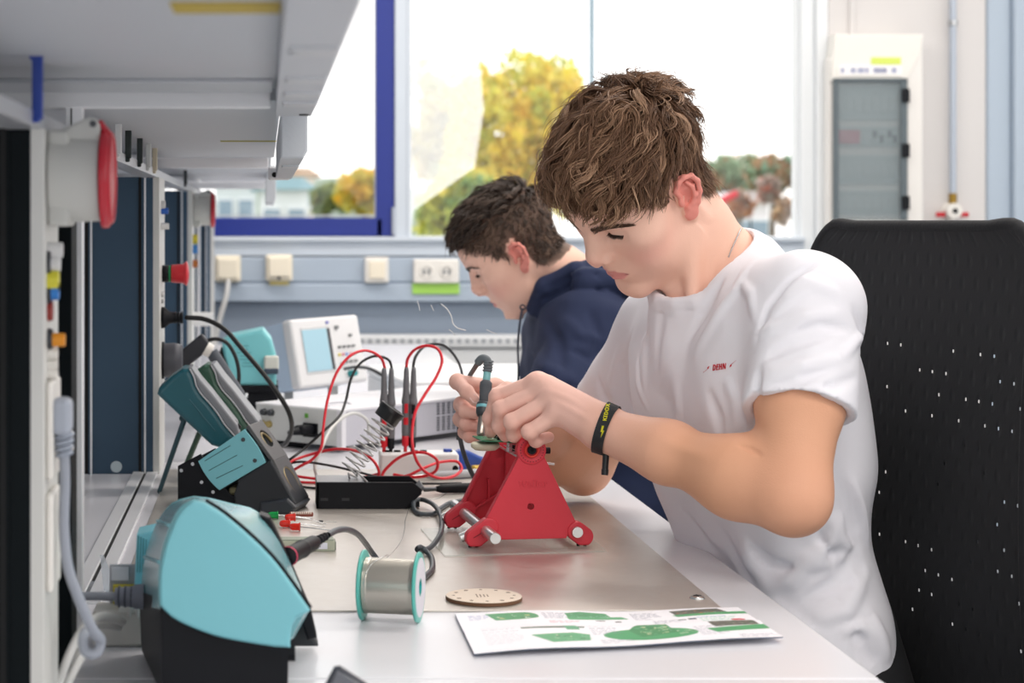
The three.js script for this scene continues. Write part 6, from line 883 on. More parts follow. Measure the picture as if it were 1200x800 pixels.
const throatA = P1.head.to(0, -0.075, 0.0), throatB = V(0.562, 1.075, -2.505), trapO = V(0.6, 1.1, -2.52), trapL = V(0, 0, 0).lerpVectors(P1.SL, P1.neckBase, 0.35), trapR = V(0, 0, 0).lerpVectors(P1.SR, P1.neckBase, 0.35);
const scm = [1, -1].map((s) => [P1.head.to(s * 0.052, -0.035, -0.03), P1.pit.clone().addScaledVector(P1.lat, s * 0.015)]);
P1.neck = (x, y, z) => {
  let d = capV(x, y, z, P1.neckTop, P1.neckMid, 0.056, 0.054);
  d = smin(d, capV(x, y, z, P1.neckMid, P1.neckBase, 0.054, 0.064), 0.02);
  d = smin(d, capV(x, y, z, trapO, trapL, 0.045, 0.035), 0.03);
  d = smin(d, capV(x, y, z, trapO, trapR, 0.045, 0.035), 0.03);
  d = smin(d, capV(x, y, z, throatA, throatB, 0.03, 0.036), 0.02);
  for (const [a, b] of scm) d = smin(d, capV(x, y, z, a, b, 0.009, 0.007), 0.022);
  return d;
};
{ const neckF = P1.neck; P1.headSkin = (x, y, z) => { const q = P1.head.local(x, y, z); return smin(headField(q[0], q[1], q[2]), neckF(x, y, z), 0.022); }; }
// torso under the shirt
const tc = (x, y, z, w, r) => { const c = V(x, y, z), a = c.clone().addScaledVector(P1.lat, w), b = c.clone().addScaledVector(P1.lat, -w); return [a, b, r]; };
P1.torso = [tc(0.6, 1.005, -2.525, 0.11, 0.072), tc(0.62, 0.93, -2.522, 0.085, 0.096), tc(0.638, 0.84, -2.522, 0.075, 0.09), tc(0.655, 0.73, -2.525, 0.062, 0.077), tc(0.675, 0.56, -2.53, 0.07, 0.09)];
P1.core = (x, y, z) => { let d = 1e3; for (const [a, b, r] of P1.torso) d = smin(d, capV(x, y, z, a, b, r, r), 0.05); for (const S of [P1.SL, P1.SR]) d = smin(d, sph(x, y, z, S.x, S.y, S.z, 0.056), 0.05); return d; };
// the shirt: loose over the core, sleeves cut at the cuff, open at collar and hem
P1.ringC = V(0.5605, 1.1115, -2.508); P1.ringF = V(-0.06, -0.038, 0.008); P1.ringL = V(0.012, -0.022, 0.064).normalize(); P1.ringN = P1.ringL.clone().cross(P1.ringF).normalize(); P1.ringL = P1.ringF.clone().cross(P1.ringN).normalize(); if (P1.ringL.z < 0) P1.ringL.multiplyScalar(-1); if (P1.ringN.y < 0) P1.ringN.multiplyScalar(-1);
const cuffL = V(0, 0, 0).lerpVectors(P1.SL, P1.EL, 0.56), cuffR = V(0, 0, 0).lerpVectors(P1.SR, P1.ER, 0.55), dirL = P1.EL.clone().sub(P1.SL).normalize(), dirR = P1.ER.clone().sub(P1.SR).normalize();
const FOLDS = [], yokeRing = Array.from({ length: 14 }, (_, i) => { const a = i / 14 * 6.2832, r = P1.ringC.clone().addScaledVector(P1.ringF, Math.cos(a) * 0.98).addScaledVector(P1.ringL, Math.sin(a) * 0.069).addScaledVector(P1.ringN, -0.006); return [r, r.clone().lerp(V(0.6, 0.99, -2.52), 0.62)]; }), chestA = P1.ringC.clone().addScaledVector(P1.ringN, -0.035).add(V(0.005, 0, 0)), chestB = V(0.6, 1.0, -2.5), yokeO = V(0.6, 1.085, -2.52), cuffs = [[P1.SL, cuffL, dirL], [P1.SR, cuffR, dirR]].map(([S, C, D]) => [S, C, D, C.clone().addScaledVector(D, 0.05)]), ringFl = P1.ringF.length();
const shirtBase = (x, y, z) => {
  let d = 1e3; for (const [a, b, r] of P1.torso) d = smin(d, capV(x, y, z, a, b, r + 0.011, r + 0.011), 0.055);
  d = smin(d, cap(x, y, z, 0.688, 0.655, -2.45, 0.7, 0.62, -2.58, 0.09, 0.09), 0.05);
  for (const [a, b] of yokeRing) d = smin(d, capV(x, y, z, a, b, 0.010, 0.075), 0.022);
  const yoke = (S) => capV(x, y, z, yokeO, S, 0.05, 0.06);
  d = smin(d, smin(yoke(P1.SL), yoke(P1.SR), 0.05), 0.05);
  for (const [S, C, D, E] of cuffs) {
    let s = capV(x, y, z, S, E, 0.0625, 0.066);
    s = smax(s, (x - C.x) * D.x + (y - C.y) * D.y + (z - C.z) * D.z, 0.004);
    d = smin(d, s, 0.03);
  }
  return d;
};
const shirtField = (x, y, z) => {
  let d = shirtBase(x, y, z);
  if (d < 0.05) {
    d -= creases(FOLDS, x, y, z);
    d += 0.0012 * (Math.sin(x * 41 + y * 23) * Math.sin(z * 37 - y * 31) + 0.5 * Math.sin(x * 83 + z * 61 + y * 45));
  }
  // hem, collar and cuffs
  d = smax(d, 0.63 + (x - 0.68) * -0.25 - y, 0.006);
  const cx = x - P1.ringC.x, cy = y - P1.ringC.y, cz = z - P1.ringC.z, n = cx * P1.ringN.x + cy * P1.ringN.y + cz * P1.ringN.z, u = cx * P1.ringL.x + cy * P1.ringL.y + cz * P1.ringL.z, F = ringFl, v = (cx * P1.ringF.x + cy * P1.ringF.y + cz * P1.ringF.z) / F;
  const rr = Math.hypot(u / 0.069, v / F) * 0.07 - 0.07;
  d = smax(d, -Math.max(rr + Math.max(0, -n) * 1.2, -n - 0.03, n - 0.16), 0.004);
  const q = Math.hypot(Math.max(0, Math.abs(rr - 0.001 + n * 0.35) - 0.0015), Math.max(0, Math.abs(n + 0.004) - 0.007)) - 0.0022; d = smin(d, q, 0.006);
  for (const [C, D, A] of [[cuffL, dirL, P1.armL], [cuffR, dirR, P1.armR]]) { const t = (x - C.x) * D.x + (y - C.y) * D.y + (z - C.z) * D.z; if (t > -0.03) { const a = A(x, y, z); d = smax(d, -Math.max(a - 0.0012 + Math.max(0, -t) * 0.5, -t - 0.012), 0.002); } }
  return d;
};
function fold(pts, h, w, base = shirtBase, list = FOLDS) { const q = pts.map(([x, y]) => march(base, x, y)).filter(Boolean); if (q.length < 2) return; const lo = q[0].clone(), hi = q[0].clone(); q.forEach((p) => { lo.min(p); hi.max(p); }); lo.addScalar(-3 * w); hi.addScalar(3 * w); list.push({ pts: q, h, w, lo, hi }); }
function creases(list, x, y, z) { let r = 0; for (const f of list) { const q = f.pts; if (x < f.lo.x || y < f.lo.y || z < f.lo.z || x > f.hi.x || y > f.hi.y || z > f.hi.z) continue; let m = 1e3, tt = 0; for (let i = 0; i < q.length - 1; i++) { const a = q[i], b = q[i + 1], dx = b.x - a.x, dy = b.y - a.y, dz = b.z - a.z; let t = ((x - a.x) * dx + (y - a.y) * dy + (z - a.z) * dz) / (dx * dx + dy * dy + dz * dz); t = Math.max(0, Math.min(1, t)); const l = Math.hypot(x - a.x - dx * t, y - a.y - dy * t, z - a.z - dz * t); if (l < m) { m = l; tt = (i + t) / (q.length - 1); } } const e = Math.sin(Math.PI * Math.min(1, Math.max(0, tt * 0.92 + 0.04))); r += f.h * 1.6 * e * Math.exp(-((m / (f.w * 0.68)) ** 2)); } return r; }
[[[[816, 415], [835, 380], [862, 340], [880, 310]], 0.006, 0.010], [[[805, 400], [828, 360], [850, 325]], -0.005, 0.010], [[[888, 400], [900, 360], [930, 325], [962, 308]], -0.006, 0.006], [[[890, 430], [885, 460], [884, 540]], -0.008, 0.009], [[[880, 400], [905, 385], [945, 370], [985, 366]], 0.006, 0.011], [[[896, 420], [930, 402], [975, 392]], -0.006, 0.010], [[[900, 440], [940, 428], [985, 420]], 0.005, 0.010], [[[890, 470], [930, 462], [980, 452], [1005, 440]], -0.004, 0.010], [[[915, 350], [945, 330], [985, 345]], 0.004, 0.012],
  [[[1000, 360], [1012, 400], [1010, 440]], -0.006, 0.008], [[[775, 350], [772, 390], [770, 440]], -0.004, 0.012], [[[762, 360], [757, 400], [757, 460]], 0.0045, 0.011], [[[790, 440], [795, 480], [792, 510]], 0.003, 0.014], [[[725, 410], [716, 450], [722, 475]], 0.004, 0.009], [[[740, 390], [733, 430], [735, 470]], -0.004, 0.01], [[[850, 440], [862, 470], [868, 520]], 0.004, 0.013],
  [[[990, 600], [970, 640], [925, 680], [890, 690]], 0.007, 0.014], [[[1005, 640], [985, 680], [940, 705]], -0.007, 0.012], [[[1015, 670], [990, 715], [950, 725]], 0.008, 0.014], [[[870, 630], [880, 660], [905, 690]], 0.006, 0.014], [[[845, 622], [862, 655], [888, 690]], -0.005, 0.012], [[[1020, 720], [1030, 745], [1040, 775]], 0.008, 0.013], [[[1000, 730], [1010, 760], [1025, 780]], -0.008, 0.012], [[[985, 560], [1000, 620], [1012, 680]], -0.006, 0.013], [[[970, 600], [985, 630], [1008, 650]], 0.006, 0.01], [[[935, 650], [960, 660], [1000, 655]], 0.004, 0.012], [[[985, 420], [1003, 400], [1014, 390]], 0.005, 0.009], [[[893, 455], [935, 446], [975, 432]], -0.004, 0.008], [[[925, 395], [960, 382], [995, 385]], -0.005, 0.008], [[[905, 372], [925, 350], [950, 338]], 0.005, 0.008], [[[830, 455], [842, 490], [845, 515]], -0.004, 0.011], [[[868, 330], [880, 345], [886, 375]], 0.005, 0.009], [[[745, 420], [748, 450], [760, 480]], 0.004, 0.008], [[[700, 440], [705, 460], [716, 474]], -0.004, 0.008], [[[880, 640], [905, 660], [950, 672]], -0.006, 0.01], [[[1000, 560], [1012, 600], [1018, 640]], 0.005, 0.009], [[[955, 620], [975, 650], [1000, 690]], -0.005, 0.01], [[[800, 600], [830, 640], [860, 670]], -0.004, 0.013],
  [[[985, 740], [1010, 735], [1040, 750]], 0.006, 0.01], [[[900, 700], [940, 735], [960, 745]], 0.005, 0.012]].forEach((a) => fold(...a));

// --- build
const boy1 = thing('person', 'young man in a white t-shirt with tousled brown hair, soldering a small board', 'person', V(0.7, 0, -2.52));
const toBoy1 = (g) => g.translate(-0.7, 0, 2.52);
const skinMat = phys(0xffffff, 0.5, { vertexColors: true, sheen: 0.2, sheenRoughness: 0.5, sheenColor: new THREE.Color(0xffd0c0), specularIntensity: 0.5, bumpMap: grainTex(96, [14, 14]), bumpScale: 0.00025 });
const HAIRDARK = srgb(0x3a281e);
const hairAng = [[0, 0.082], [0.45, 0.075], [0.75, 0.055], [1.0, 0.045], [1.2, 0.024], [1.45, 0.004], [1.62, 0.024], [1.8, 0.018], [2.0, -0.03], [2.3, -0.055], [2.7, -0.07], [3.2, -0.074]];
const hairline = (x, z) => { const a = Math.atan2(Math.abs(x), z + 0.0); for (let i = 1; i < hairAng.length; i++) if (a <= hairAng[i][0]) { const [a0, y0] = hairAng[i - 1], [a1, y1] = hairAng[i]; return y0 + (y1 - y0) * (a - a0) / (a1 - a0); } return -0.055; };
function skinPaint(H, hairCol, soft) { return (x, y, z, o) => { const q = H.local(x, y, z); headColour(q[0], q[1], q[2], o); const ear = earField(Math.abs(q[0]), q[1], q[2]); if (q[1] > -0.06 && ear > 0.004) { const t = sstep(-soft, soft, q[1] - hairline(q[0], q[2])) * sstep(0, 0.02, 0.2 - Math.abs(q[1])); lerp3(o, hairCol, 0.92 * t); } if (q[1] < -0.03) lerp3(o, TAN, 0.35 * sstep(-0.04, -0.11, q[1]) * sstep(0.06, 0.02, q[2])); }; }
const HAND = srgb(0xf3c4b6), ARM = srgb(0xe0a888), KNUCK = srgb(0xe9a597);
function armPaint(S, E, W, hand) { return (x, y, z, o) => { const k = Math.hypot(x - W.x, y - W.y, z - W.z), e = Math.hypot(x - E.x, y - E.y, z - E.z); o[0] = ARM[0]; o[1] = ARM[1]; o[2] = ARM[2]; const inHand = hand.f(x, y, z) < 0.004 ? 1 : 0; lerp3(o, HAND, Math.max(inHand * sstep(0.0, 0.05, k), 0.75 * sstep(0.12, 0.3, e))); for (const c of hand.J) for (let i = 1; i < 4; i++) { const p = c[i].p; lerp3(o, KNUCK, 0.35 * Math.exp(-(((x - p.x) ** 2 + (y - p.y) ** 2 + (z - p.z) ** 2) / 0.00014))); } lerp3(o, KNUCK, 0.25 * Math.exp(-(e * e) / 0.002)); }; }
const bodyParts = [
  paint(meshField(P1.headSkin, [0.33, 1.03, -2.68], [0.68, 1.38, -2.34], 0.0023), skinPaint(P1.head, HAIRDARK, 0.006)),
  paint(meshField(P1.armL, [0.26, 0.79, -2.62], [0.72, 1.15, -2.17], 0.0026), armPaint(P1.SL, P1.EL, P1.WL, handL)),
  paint(meshField(P1.armR, [0.24, 0.74, -3.0], [0.62, 1.09, -2.62], 0.0026), armPaint(P1.SR, P1.ER, P1.WR, handR)),
  paint(meshField(P1.core, [0.45, 0.44, -2.85], [0.86, 1.12, -2.2], 0.012, -0.006), (x, y, z, o) => { o[0] = ARM[0]; o[1] = ARM[1]; o[2] = ARM[2]; }),
];
const body1 = raw('body', weld(bodyParts.map(toBoy1)), skinMat, boy1); body1.userData.label = 'head, neck, arms and hands with light skin';
const cotton = phys(0xefeef5, 0.95, { specularIntensity: 0.3, bumpMap: grainTex(128, [22, 22]), bumpScale: 0.00018 });
const shirt1 = raw('t_shirt', weld([toBoy1(meshField(shirtField, [0.44, 0.58, -2.95], [0.9, 1.22, -2.14], 0.0046))]), cotton, boy1);
{ const HM = new THREE.Matrix4().makeTranslation(-0.7, 0, 2.52).multiply(P1.head.m);
  const down = V(0, -1, 0).transformDirection(P1.head.inv), whorl = V(0.012, 0.075, -0.055);
  const hair = growHair({ seed: 71, n: 12500, guides: 760, loose: 0.28, m: HM, down, tones: [0x5a3f2e, 0x6d4f3b, 0x7e5f48, 0x8f6e55, 0xa17e64, 0xb49176], style: (P, R, above) => {
    const ang = Math.atan2(Math.abs(P.x), P.z + 0.005), top = sstep(0.045, 0.09, P.y), front = sstep(1.3, 0.5, ang), back = sstep(1.7, 2.6, ang), side = 1 - top, edge = sstep(0, 0.035, above);
    const flow = P.clone().sub(whorl).normalize().multiplyScalar(0.8).add(V(0.1 + 0.15 * (R() - 0.3), -0.3 * side - 0.1, 0.5 * (1 - back) * top + 0.12 * (1 - back))).add(V((R() - 0.5) * 0.55, (R() - 0.5) * 0.3, (R() - 0.5) * 0.45)).normalize();
    const len = (0.024 + 0.046 * top + 0.011 * back * side) * (0.75 + 0.5 * R()) * (0.5 + 0.5 * Math.max(edge, back * 0.8) + 0.12 * front);
    const r = R();
    return { len, lift: (0.003 + (0.004 + 0.016 * r) * (0.2 + 0.8 * top)) * (0.4 + 0.6 * edge), rise: 0.3 + 0.5 * top, width: 0.00065 + 0.0006 * top * R(), curl: (0.08 + 0.24 * top + 0.3 * front) * (0.5 + R()), wave: 3 + R() * 3.5 + front * 2, phase: R() * 6.28, flow, gravity: 0.1 + 0.25 * front * top, fall: 0.9 + 0.6 * R(), segs: top > 0.4 ? 10 : 7 };
  } });
  const hm = raw('hair', hair, phys(0xffffff, 0.48, { vertexColors: true, specularIntensity: 0.6 }), boy1); hm.userData.label = 'tousled mid-brown hair with lighter tips and a curly fringe'; hm.userData.kind = 'stuff';
  raw('eyebrow', browHair(HM, 5, 0x4f3929, 0.0115, 300), phys(0xffffff, 0.6, { vertexColors: true }), boy1);
  raw('eyelash', lashes(HM, 6, 0x2a1c15), phys(0xffffff, 0.6, { vertexColors: true }), boy1);
  eyes(boy1, P1.head, HM, 0x3a2a20); }
// ------------------------------------------------------------------ what the boy in white wears, his legs and his chair
// wrap a flat geometry (u right, v up, in photograph pixels) onto a body surface, its z as height above it
function wrap(g, field, px, py, turn, lift, toLocal) { const o = tidy(g), p = o.attributes.position, c = Math.cos(turn), s = Math.sin(turn), memo = {}; for (let i = 0; i < p.count; i++) { const u = p.getX(i), v = p.getY(i), x = px + u * c + v * s, y = py + u * s - v * c, key = x.toFixed(2) + ',' + y.toFixed(2); const hit = memo[key] || (memo[key] = (() => { const h = march(field, x, y); return h && [h, gradOf(field, h, 0.003)]; })()); if (!hit) continue; const w = hit[0].clone().addScaledVector(hit[1], lift + p.getZ(i)); p.setXYZ(i, w.x, w.y, w.z); } o.computeVertexNormals(); return toLocal(o); }
{ const font = await new FontLoader().loadAsync('fonts/droid/droid_sans_bold.typeface.json'), red = std(0xc4142c, 0.6);
  const word = new TextGeometry('DEHN', { font, size: 7, depth: 0.0005, curveSegments: 2 }); word.applyMatrix4(new THREE.Matrix4().set(0.6, 0.22, 0, -9, 0, 1, 0, -3.6, 0, 0, 1, 0, 0, 0, 0, 1));
  const boltL = slab(shapeOf([[-20, -4.5], [-13, -0.5], [-11.5, 2.4], [-14, 1], [-14.2, -0.8]]), 0.0005), boltR = slab(shapeOf([[20, 4.5], [13, 0.5], [11.5, -2.4], [14, -1], [14.2, 0.8]].reverse()), 0.0005);
  for (const [n, g] of [['shirt_logo', [word, boltL, boltR]]]) obj(n, g.map((x) => wrap(x, shirtField, 843.5, 429.5, -0.13, 0.0004, toBoy1)), red, boy1, 'small red DEHN lettering between two red bolts').name = 'shirt_logo'; }
{ // wristband: a strip laid round the forearm
  const A = P1.EL.clone().sub(P1.WL).multiply(V(1, 1, 0.35)).normalize(), C = P1.WL.clone().addScaledVector(A, -0.002), n1 = V(0, 1, 0).cross(A).normalize(), n2 = A.clone().cross(n1), N = 56, pos = [], idx = [], hw = 0.0078;
  const skin = (dir, off) => { const p = C.clone().addScaledVector(A, off).addScaledVector(dir, 0.06); for (let k = 0; k < 200; k++) { const d = P1.armL(p.x, p.y, p.z); if (d < 0.0008) break; p.addScaledVector(dir, -d * 0.6); } return p; };
  for (let i = 0; i < N; i++) { const a = i / N * Math.PI * 2, dir = n1.clone().multiplyScalar(Math.cos(a)).addScaledVector(n2, Math.sin(a)); for (const [o, h] of [[-hw, 0.0004], [-hw, 0.0022], [hw, 0.0022], [hw, 0.0004]]) { const p = skin(dir, o).addScaledVector(dir, h); pos.push(p.x, p.y, p.z); } }
  for (let i = 0; i < N; i++) for (let k = 0; k < 4; k++) { const a = i * 4 + k, b = i * 4 + (k + 1) % 4, c = ((i + 1) % N) * 4 + k, d = ((i + 1) % N) * 4 + (k + 1) % 4; idx.push(a, c, b, b, c, d); }
  const g = new THREE.BufferGeometry(); g.setAttribute('position', new THREE.Float32BufferAttribute(pos, 3)); g.setIndex(idx); g.computeVertexNormals();
  const band = obj('wristband', toBoy1(crease(g, 40)), std(0x23262a, 0.7, { bumpMap: fineBump, bumpScale: 0.0002 }), boy1, 'black woven wristband with yellow lettering and a bolt');
  const font = await new FontLoader().loadAsync('fonts/droid/droid_sans_bold.typeface.json'), yel = std(0xd8d22a, 0.6);
  obj('yellow_print', [wrap(new TextGeometry('KIDOX', { font, size: 4.6, depth: 0.0003, curveSegments: 2 }).translate(-8, -2.3, 0), P1.armL, 710.5, 487, -1.45, 0.0031, toBoy1), wrap(slab(shapeOf([[-1.5, 6], [1, 6], [0.2, 1], [2, 1], [-1.2, -6.5], [-0.4, -0.5], [-2.2, -0.5]]), 0.0003), P1.armL, 708, 506, 0.1, 0.0031, toBoy1)], yel, band);
  const f0 = skin(V(-0.1, -1, 0.25).normalize(), 0.0), f = f0.clone().add(V(0, -0.004, 0.002)); obj('clasp', [toBoy1(rod(f.clone().add(V(0.0015, 0.008, 0)), f.clone().add(V(0, -0.014, 0.001)), 0.0042, 0.004, 14)), toBoy1(rod(f.clone().add(V(0, -0.014, 0.001)), f.clone().add(V(-0.0006, -0.021, 0.0015)), 0.0046, 0.0042, 14))], std(0x1b1d20, 0.3), band); }
{ // necklace: small links on the neck
  const pts = [[868, 268], [865, 274], [862, 281], [859, 288], [856.5, 294], [854, 301]].map(([x, y]) => { const h = march(P1.headSkin, x, y); return h && h.addScaledVector(gradOf(P1.headSkin, h), 0.0012); }).filter(Boolean);
  if (pts.length > 2) { const c = new THREE.CatmullRomCurve3(pts).getSpacedPoints(26); obj('necklace', c.map((p, i) => new THREE.SphereGeometry(0.0011, 8, 6).scale(1, 1, i % 2 ? 1.4 : 0.9).translate(p.x, p.y, p.z)).map(toBoy1), M.steel, boy1, 'fine silver chain'); } }
// nails on the right index finger and thumb
{ const nail = (px, py, w, h, turn) => wrap(slab(shapeOf([[-w, -h], [w, -h], [w * 1.05, h * 0.3], [w * 0.6, h], [-w * 0.6, h], [-w * 1.05, h * 0.3]]), 0.0003), P1.armR, px, py, turn, 0.0004, toBoy1);
  obj('fingernail', nail(556.5, 467.5, 3.8, 4.8, 2.4), phys(0xf7d0cb, 0.2), boy1); obj('fingernail', nail(577, 463, 2.8, 4.2, -1.9), phys(0xf3bdb6, 0.25), boy1); }
// trousers and shoes
function legsOf(parent, o, hipC, lat, kneeX, shoeX, name, mat) {
  const f = (x, y, z) => { let d = 1e3; for (const s of [1, -1]) { const h = hipC.clone().addScaledVector(lat, s * 0.085), k = V(kneeX, 0.5, hipC.z + lat.z * s * 0.12), a = V(shoeX, 0.1, hipC.z + lat.z * s * 0.12); d = smin(d, Math.min(1e3, smin(capV(x, y, z, h, k, 0.082, 0.06), capV(x, y, z, k, a, 0.06, 0.048), 0.03)), 0.03); } d = smin(d, capV(x, y, z, hipC.clone().addScaledVector(lat, 0.07), hipC.clone().addScaledVector(lat, -0.07), 0.1, 0.1), 0.05); return smin(d, capV(x, y, z, hipC.clone().addScaledVector(lat, 0.06).add(V(-0.005, 0.1, 0)), hipC.clone().addScaledVector(lat, -0.06).add(V(-0.005, 0.1, 0)), 0.088, 0.088), 0.05); };
  raw(name, weld([meshField(f, [shoeX - 0.12, 0.06, hipC.z - 0.3], [hipC.x + 0.2, 0.82, hipC.z + 0.3], 0.012).translate(-o.x, -o.y, -o.z)]), mat, parent);
  for (const s of [1, -1]) { const z = hipC.z + lat.z * s * 0.12 - o.z; const sh = obj('shoe', [slab(shapeOf([[-0.2, 0.012], [-0.19, 0.045], [-0.12, 0.07], [-0.04, 0.11], [0.05, 0.11], [0.06, 0.012]], true), 0.09, 0.02, 3).translate(shoeX - o.x, 0, z - 0.045)], M.black, parent); obj('sole', box(0.27, 0.014, 0.09, shoeX - o.x - 0.07, 0.0075, z, 0.005), std(0xd8d8d8, 0.6), sh); }
}
legsOf(boy1, V(0.7, 0, -2.52), V(0.69, 0.555, -2.53), P1.lat, 0.25, 0.28, 'trousers', std(0x17181c, 0.85));
// office chair: backrest with pinholes, seat, column and star base
function chair(label, pos, turn, holes) {
  const t = thing('office_chair', label, 'chair', pos, turn);
  const R = rng(8), HS = 512, spots = []; for (let r = 0; r < 24; r++) for (let c = 0; c < 17; c++) spots.push([(c + (r % 2) * 0.5 + 0.25 + (R() - 0.5) * 0.05) / 17, (r + 0.5) / 24, R()]);
  const grid = new Uint8Array(HS * HS * 2); for (const [u, v, k] of spots) { const cx = u * HS, cy = v * HS; for (let y = -9; y <= 9; y++) for (let x = -7; x <= 7; x++) { const X = Math.round(cx + x), Y = Math.round(cy + y); if (X < 0 || Y < 0 || X >= HS || Y >= HS) continue; const d = Math.hypot(x / 6.5, y / 8.5); grid[(Y * HS + X) * 2] = Math.max(grid[(Y * HS + X) * 2], 255 * Math.max(0, 1 - d)); if (k > 0.62 && v > 0.2 && v < 0.8 && Math.hypot(x * 1.25, y) < 1.9) grid[(Y * HS + X) * 2 + 1] = 255; } }
  const dimple = texture(HS, (u, v, x, y) => 0.85 - 0.8 * grid[(y * HS + x) * 2] / 255 + 0.15 * fbm(u * 4 % 1, v * 4 % 1, 64)), open = texture(HS, (u, v, x, y) => grid[(y * HS + x) * 2 + 1] ? 0 : 1);
  const fabric = std(0x15171c, 0.85, { bumpMap: dimple, bumpScale: 0.0013, alphaMap: open, alphaTest: 0.5, side: THREE.DoubleSide }), plain = std(0x15171c, 0.85, { bumpMap: fineBump, bumpScale: 0.0004 });
  // backrest: local x = thickness (front is -x), z = width, y = height; slightly dished front sheet in a rounded frame
  const HW = 0.262, H0 = 0.5, H1 = 1.164, NU = 28, NV = 32, cr = 0.045, pos2 = [], uv = [], idx = [];
  for (let j = 0; j <= NV; j++) for (let i = 0; i <= NU; i++) { const v = j / NV, y = H0 + (H1 - H0) * v, inset = y > H1 - cr ? cr - Math.sqrt(Math.max(0, cr * cr - (y - H1 + cr) ** 2)) : y < H0 + cr ? cr - Math.sqrt(Math.max(0, cr * cr - (H0 + cr - y) ** 2)) : 0, s = i / NU * 2 - 1, z = s * (HW - inset); pos2.push(-0.012 + 0.022 * (1 - s * s) * Math.sin(v * 3.1) * 0.6 - 0.02 * Math.sin(v * 3.14), y, z); uv.push(1 - i / NU, v); }
  for (let j = 0; j < NV; j++) for (let i = 0; i < NU; i++) { const a = j * (NU + 1) + i, b = a + NU + 1; idx.push(a, a + 1, b, a + 1, b + 1, b); }
  const g = new THREE.BufferGeometry(); g.setAttribute('position', new THREE.Float32BufferAttribute(pos2, 3)); g.setAttribute('uv', new THREE.Float32BufferAttribute(uv, 2)); g.setIndex(idx); g.computeVertexNormals(); const bs = g.toNonIndexed(); bs.userData.keepUV = true;
  obj('backrest', bs, fabric, t);
  const rim = []; for (let i = 0; i <= NU; i++) rim.push([NV, i]); const P = (j, i) => V(...pos2.slice((j * (NU + 1) + i) * 3, (j * (NU + 1) + i) * 3 + 3));
  const loop = []; for (let i = 0; i < NU; i += 4) loop.push(P(0, i)); for (let j = 0; j < NV; j += 2) loop.push(P(j, NU)); for (let i = NU; i > 0; i -= 4) loop.push(P(NV, i)); for (let j = NV; j > 0; j -= 2) loop.push(P(j, 0));
  obj('backrest_frame', tube(loop.map((p) => p.add(V(0.006, 0, 0))), 0.0085, true, 10, 160), plain, t);
  obj('back_support', [tube([V(0.02, 0.9, 0), V(0.07, 0.7, 0), V(0.06, 0.5, 0), V(-0.05, 0.4, 0), V(-0.2, 0.39, 0)], 0.022, false, 10), box(0.02, 0.05, 0.4, 0.03, 0.88, 0, 0.008), box(0.02, 0.05, 0.4, 0.032, 0.62, 0, 0.008)], M.black, t);
  obj('seat', box(0.46, 0.07, 0.48, -0.26, 0.43, 0, 0.03), plain, t); obj('seat_pan', box(0.36, 0.025, 0.36, -0.26, 0.385, 0, 0.008), M.black, t);
  obj('gas_column', [rod(V(-0.26, 0.12, 0), V(-0.26, 0.38, 0), 0.026, 0.02), rod(V(-0.26, 0.09, 0), V(-0.26, 0.16, 0), 0.045, 0.035)], M.black, t);
  for (let i = 0; i < 5; i++) { const a = i / 5 * 6.2832 + 0.3, e = V(-0.26 + Math.cos(a) * 0.3, 0.075, Math.sin(a) * 0.3); const leg = obj('base_leg', rod(V(-0.26, 0.115, 0), e, 0.026, 0.018, 10), M.black, t); obj('caster', rod(V(e.x, 0.03, e.z - 0.02), V(e.x, 0.03, e.z + 0.02), 0.0295, 0.0295, 20), M.black, leg); }
  return t;
}
chair('black office chair with a perforated back behind the boy in the white t-shirt', V(0.832, 0, -2.49), 0.215, true);
// ------------------------------------------------------------------ the boy in the navy hoodie, at the next bench
const P2 = {};
P2.head = headFrame(V(0.4806, 1.112, -3.807), -15, 36, -13, 0.96);
P2.SL = at(690, 392, 3.68); P2.EL = at(650, 470, 3.56); P2.WL = at(650, 497, 4.02); P2.SR = at(672, 385, 4.06); P2.ER = at(655, 470, 4.1); P2.WR = at(640, 490, 4.2);
P2.lat = V(0.05, 0, 1).normalize();
const genericHand = (W, px, py, d) => { const row = (dy, dd, l) => [[px - 2, py + dy, d + dd, 0.012], [px - 2 - l * 0.5, py + dy + 3, d + dd, 0.0102], [px - 2 - l * 0.8, py + dy + 9, d + dd, 0.009], [px - 2 - l, py + dy + 16, d + dd, 0.0078]]; return handParts(W, 0.026, [row(-6, 0.03, 40), row(-3, 0.008, 44), row(0, -0.014, 42), row(4, -0.034, 34)], [[px + 18, py - 2, d + 0.04, 0.015], [px + 4, py + 2, d + 0.055, 0.0125], [px - 10, py + 8, d + 0.055, 0.0105], [px - 20, py + 14, d + 0.05, 0.009]]); };
const hand2L = genericHand(P2.WL, 620, 492, 4.1), hand2R = genericHand(P2.WR, 612, 486, 4.28);
P2.neckBase = V(0.625, 1.03, -3.84); P2.neckTop = P2.head.to(0, -0.02, -0.028); P2.neckMid = P2.head.to(0, -0.075, -0.03).lerp(V(0.6, 1.06, -3.83), 0.5);
P2.headSkin = (x, y, z) => { const q = P2.head.local(x, y, z); let d = capV(x, y, z, P2.neckTop, P2.neckMid, 0.055, 0.055); d = smin(d, capV(x, y, z, P2.neckMid, P2.neckBase, 0.055, 0.065), 0.02); return smin(headField(q[0], q[1], q[2]) * 0.98, d, 0.02); };
const fore = (W, E, hand) => (x, y, z) => smin(capV(x, y, z, E, W, 0.04, 0.025), hand.f(x, y, z), 0.014);
P2.armL = fore(P2.WL, P2.EL, hand2L); P2.armR = fore(P2.WR, P2.ER, hand2R);
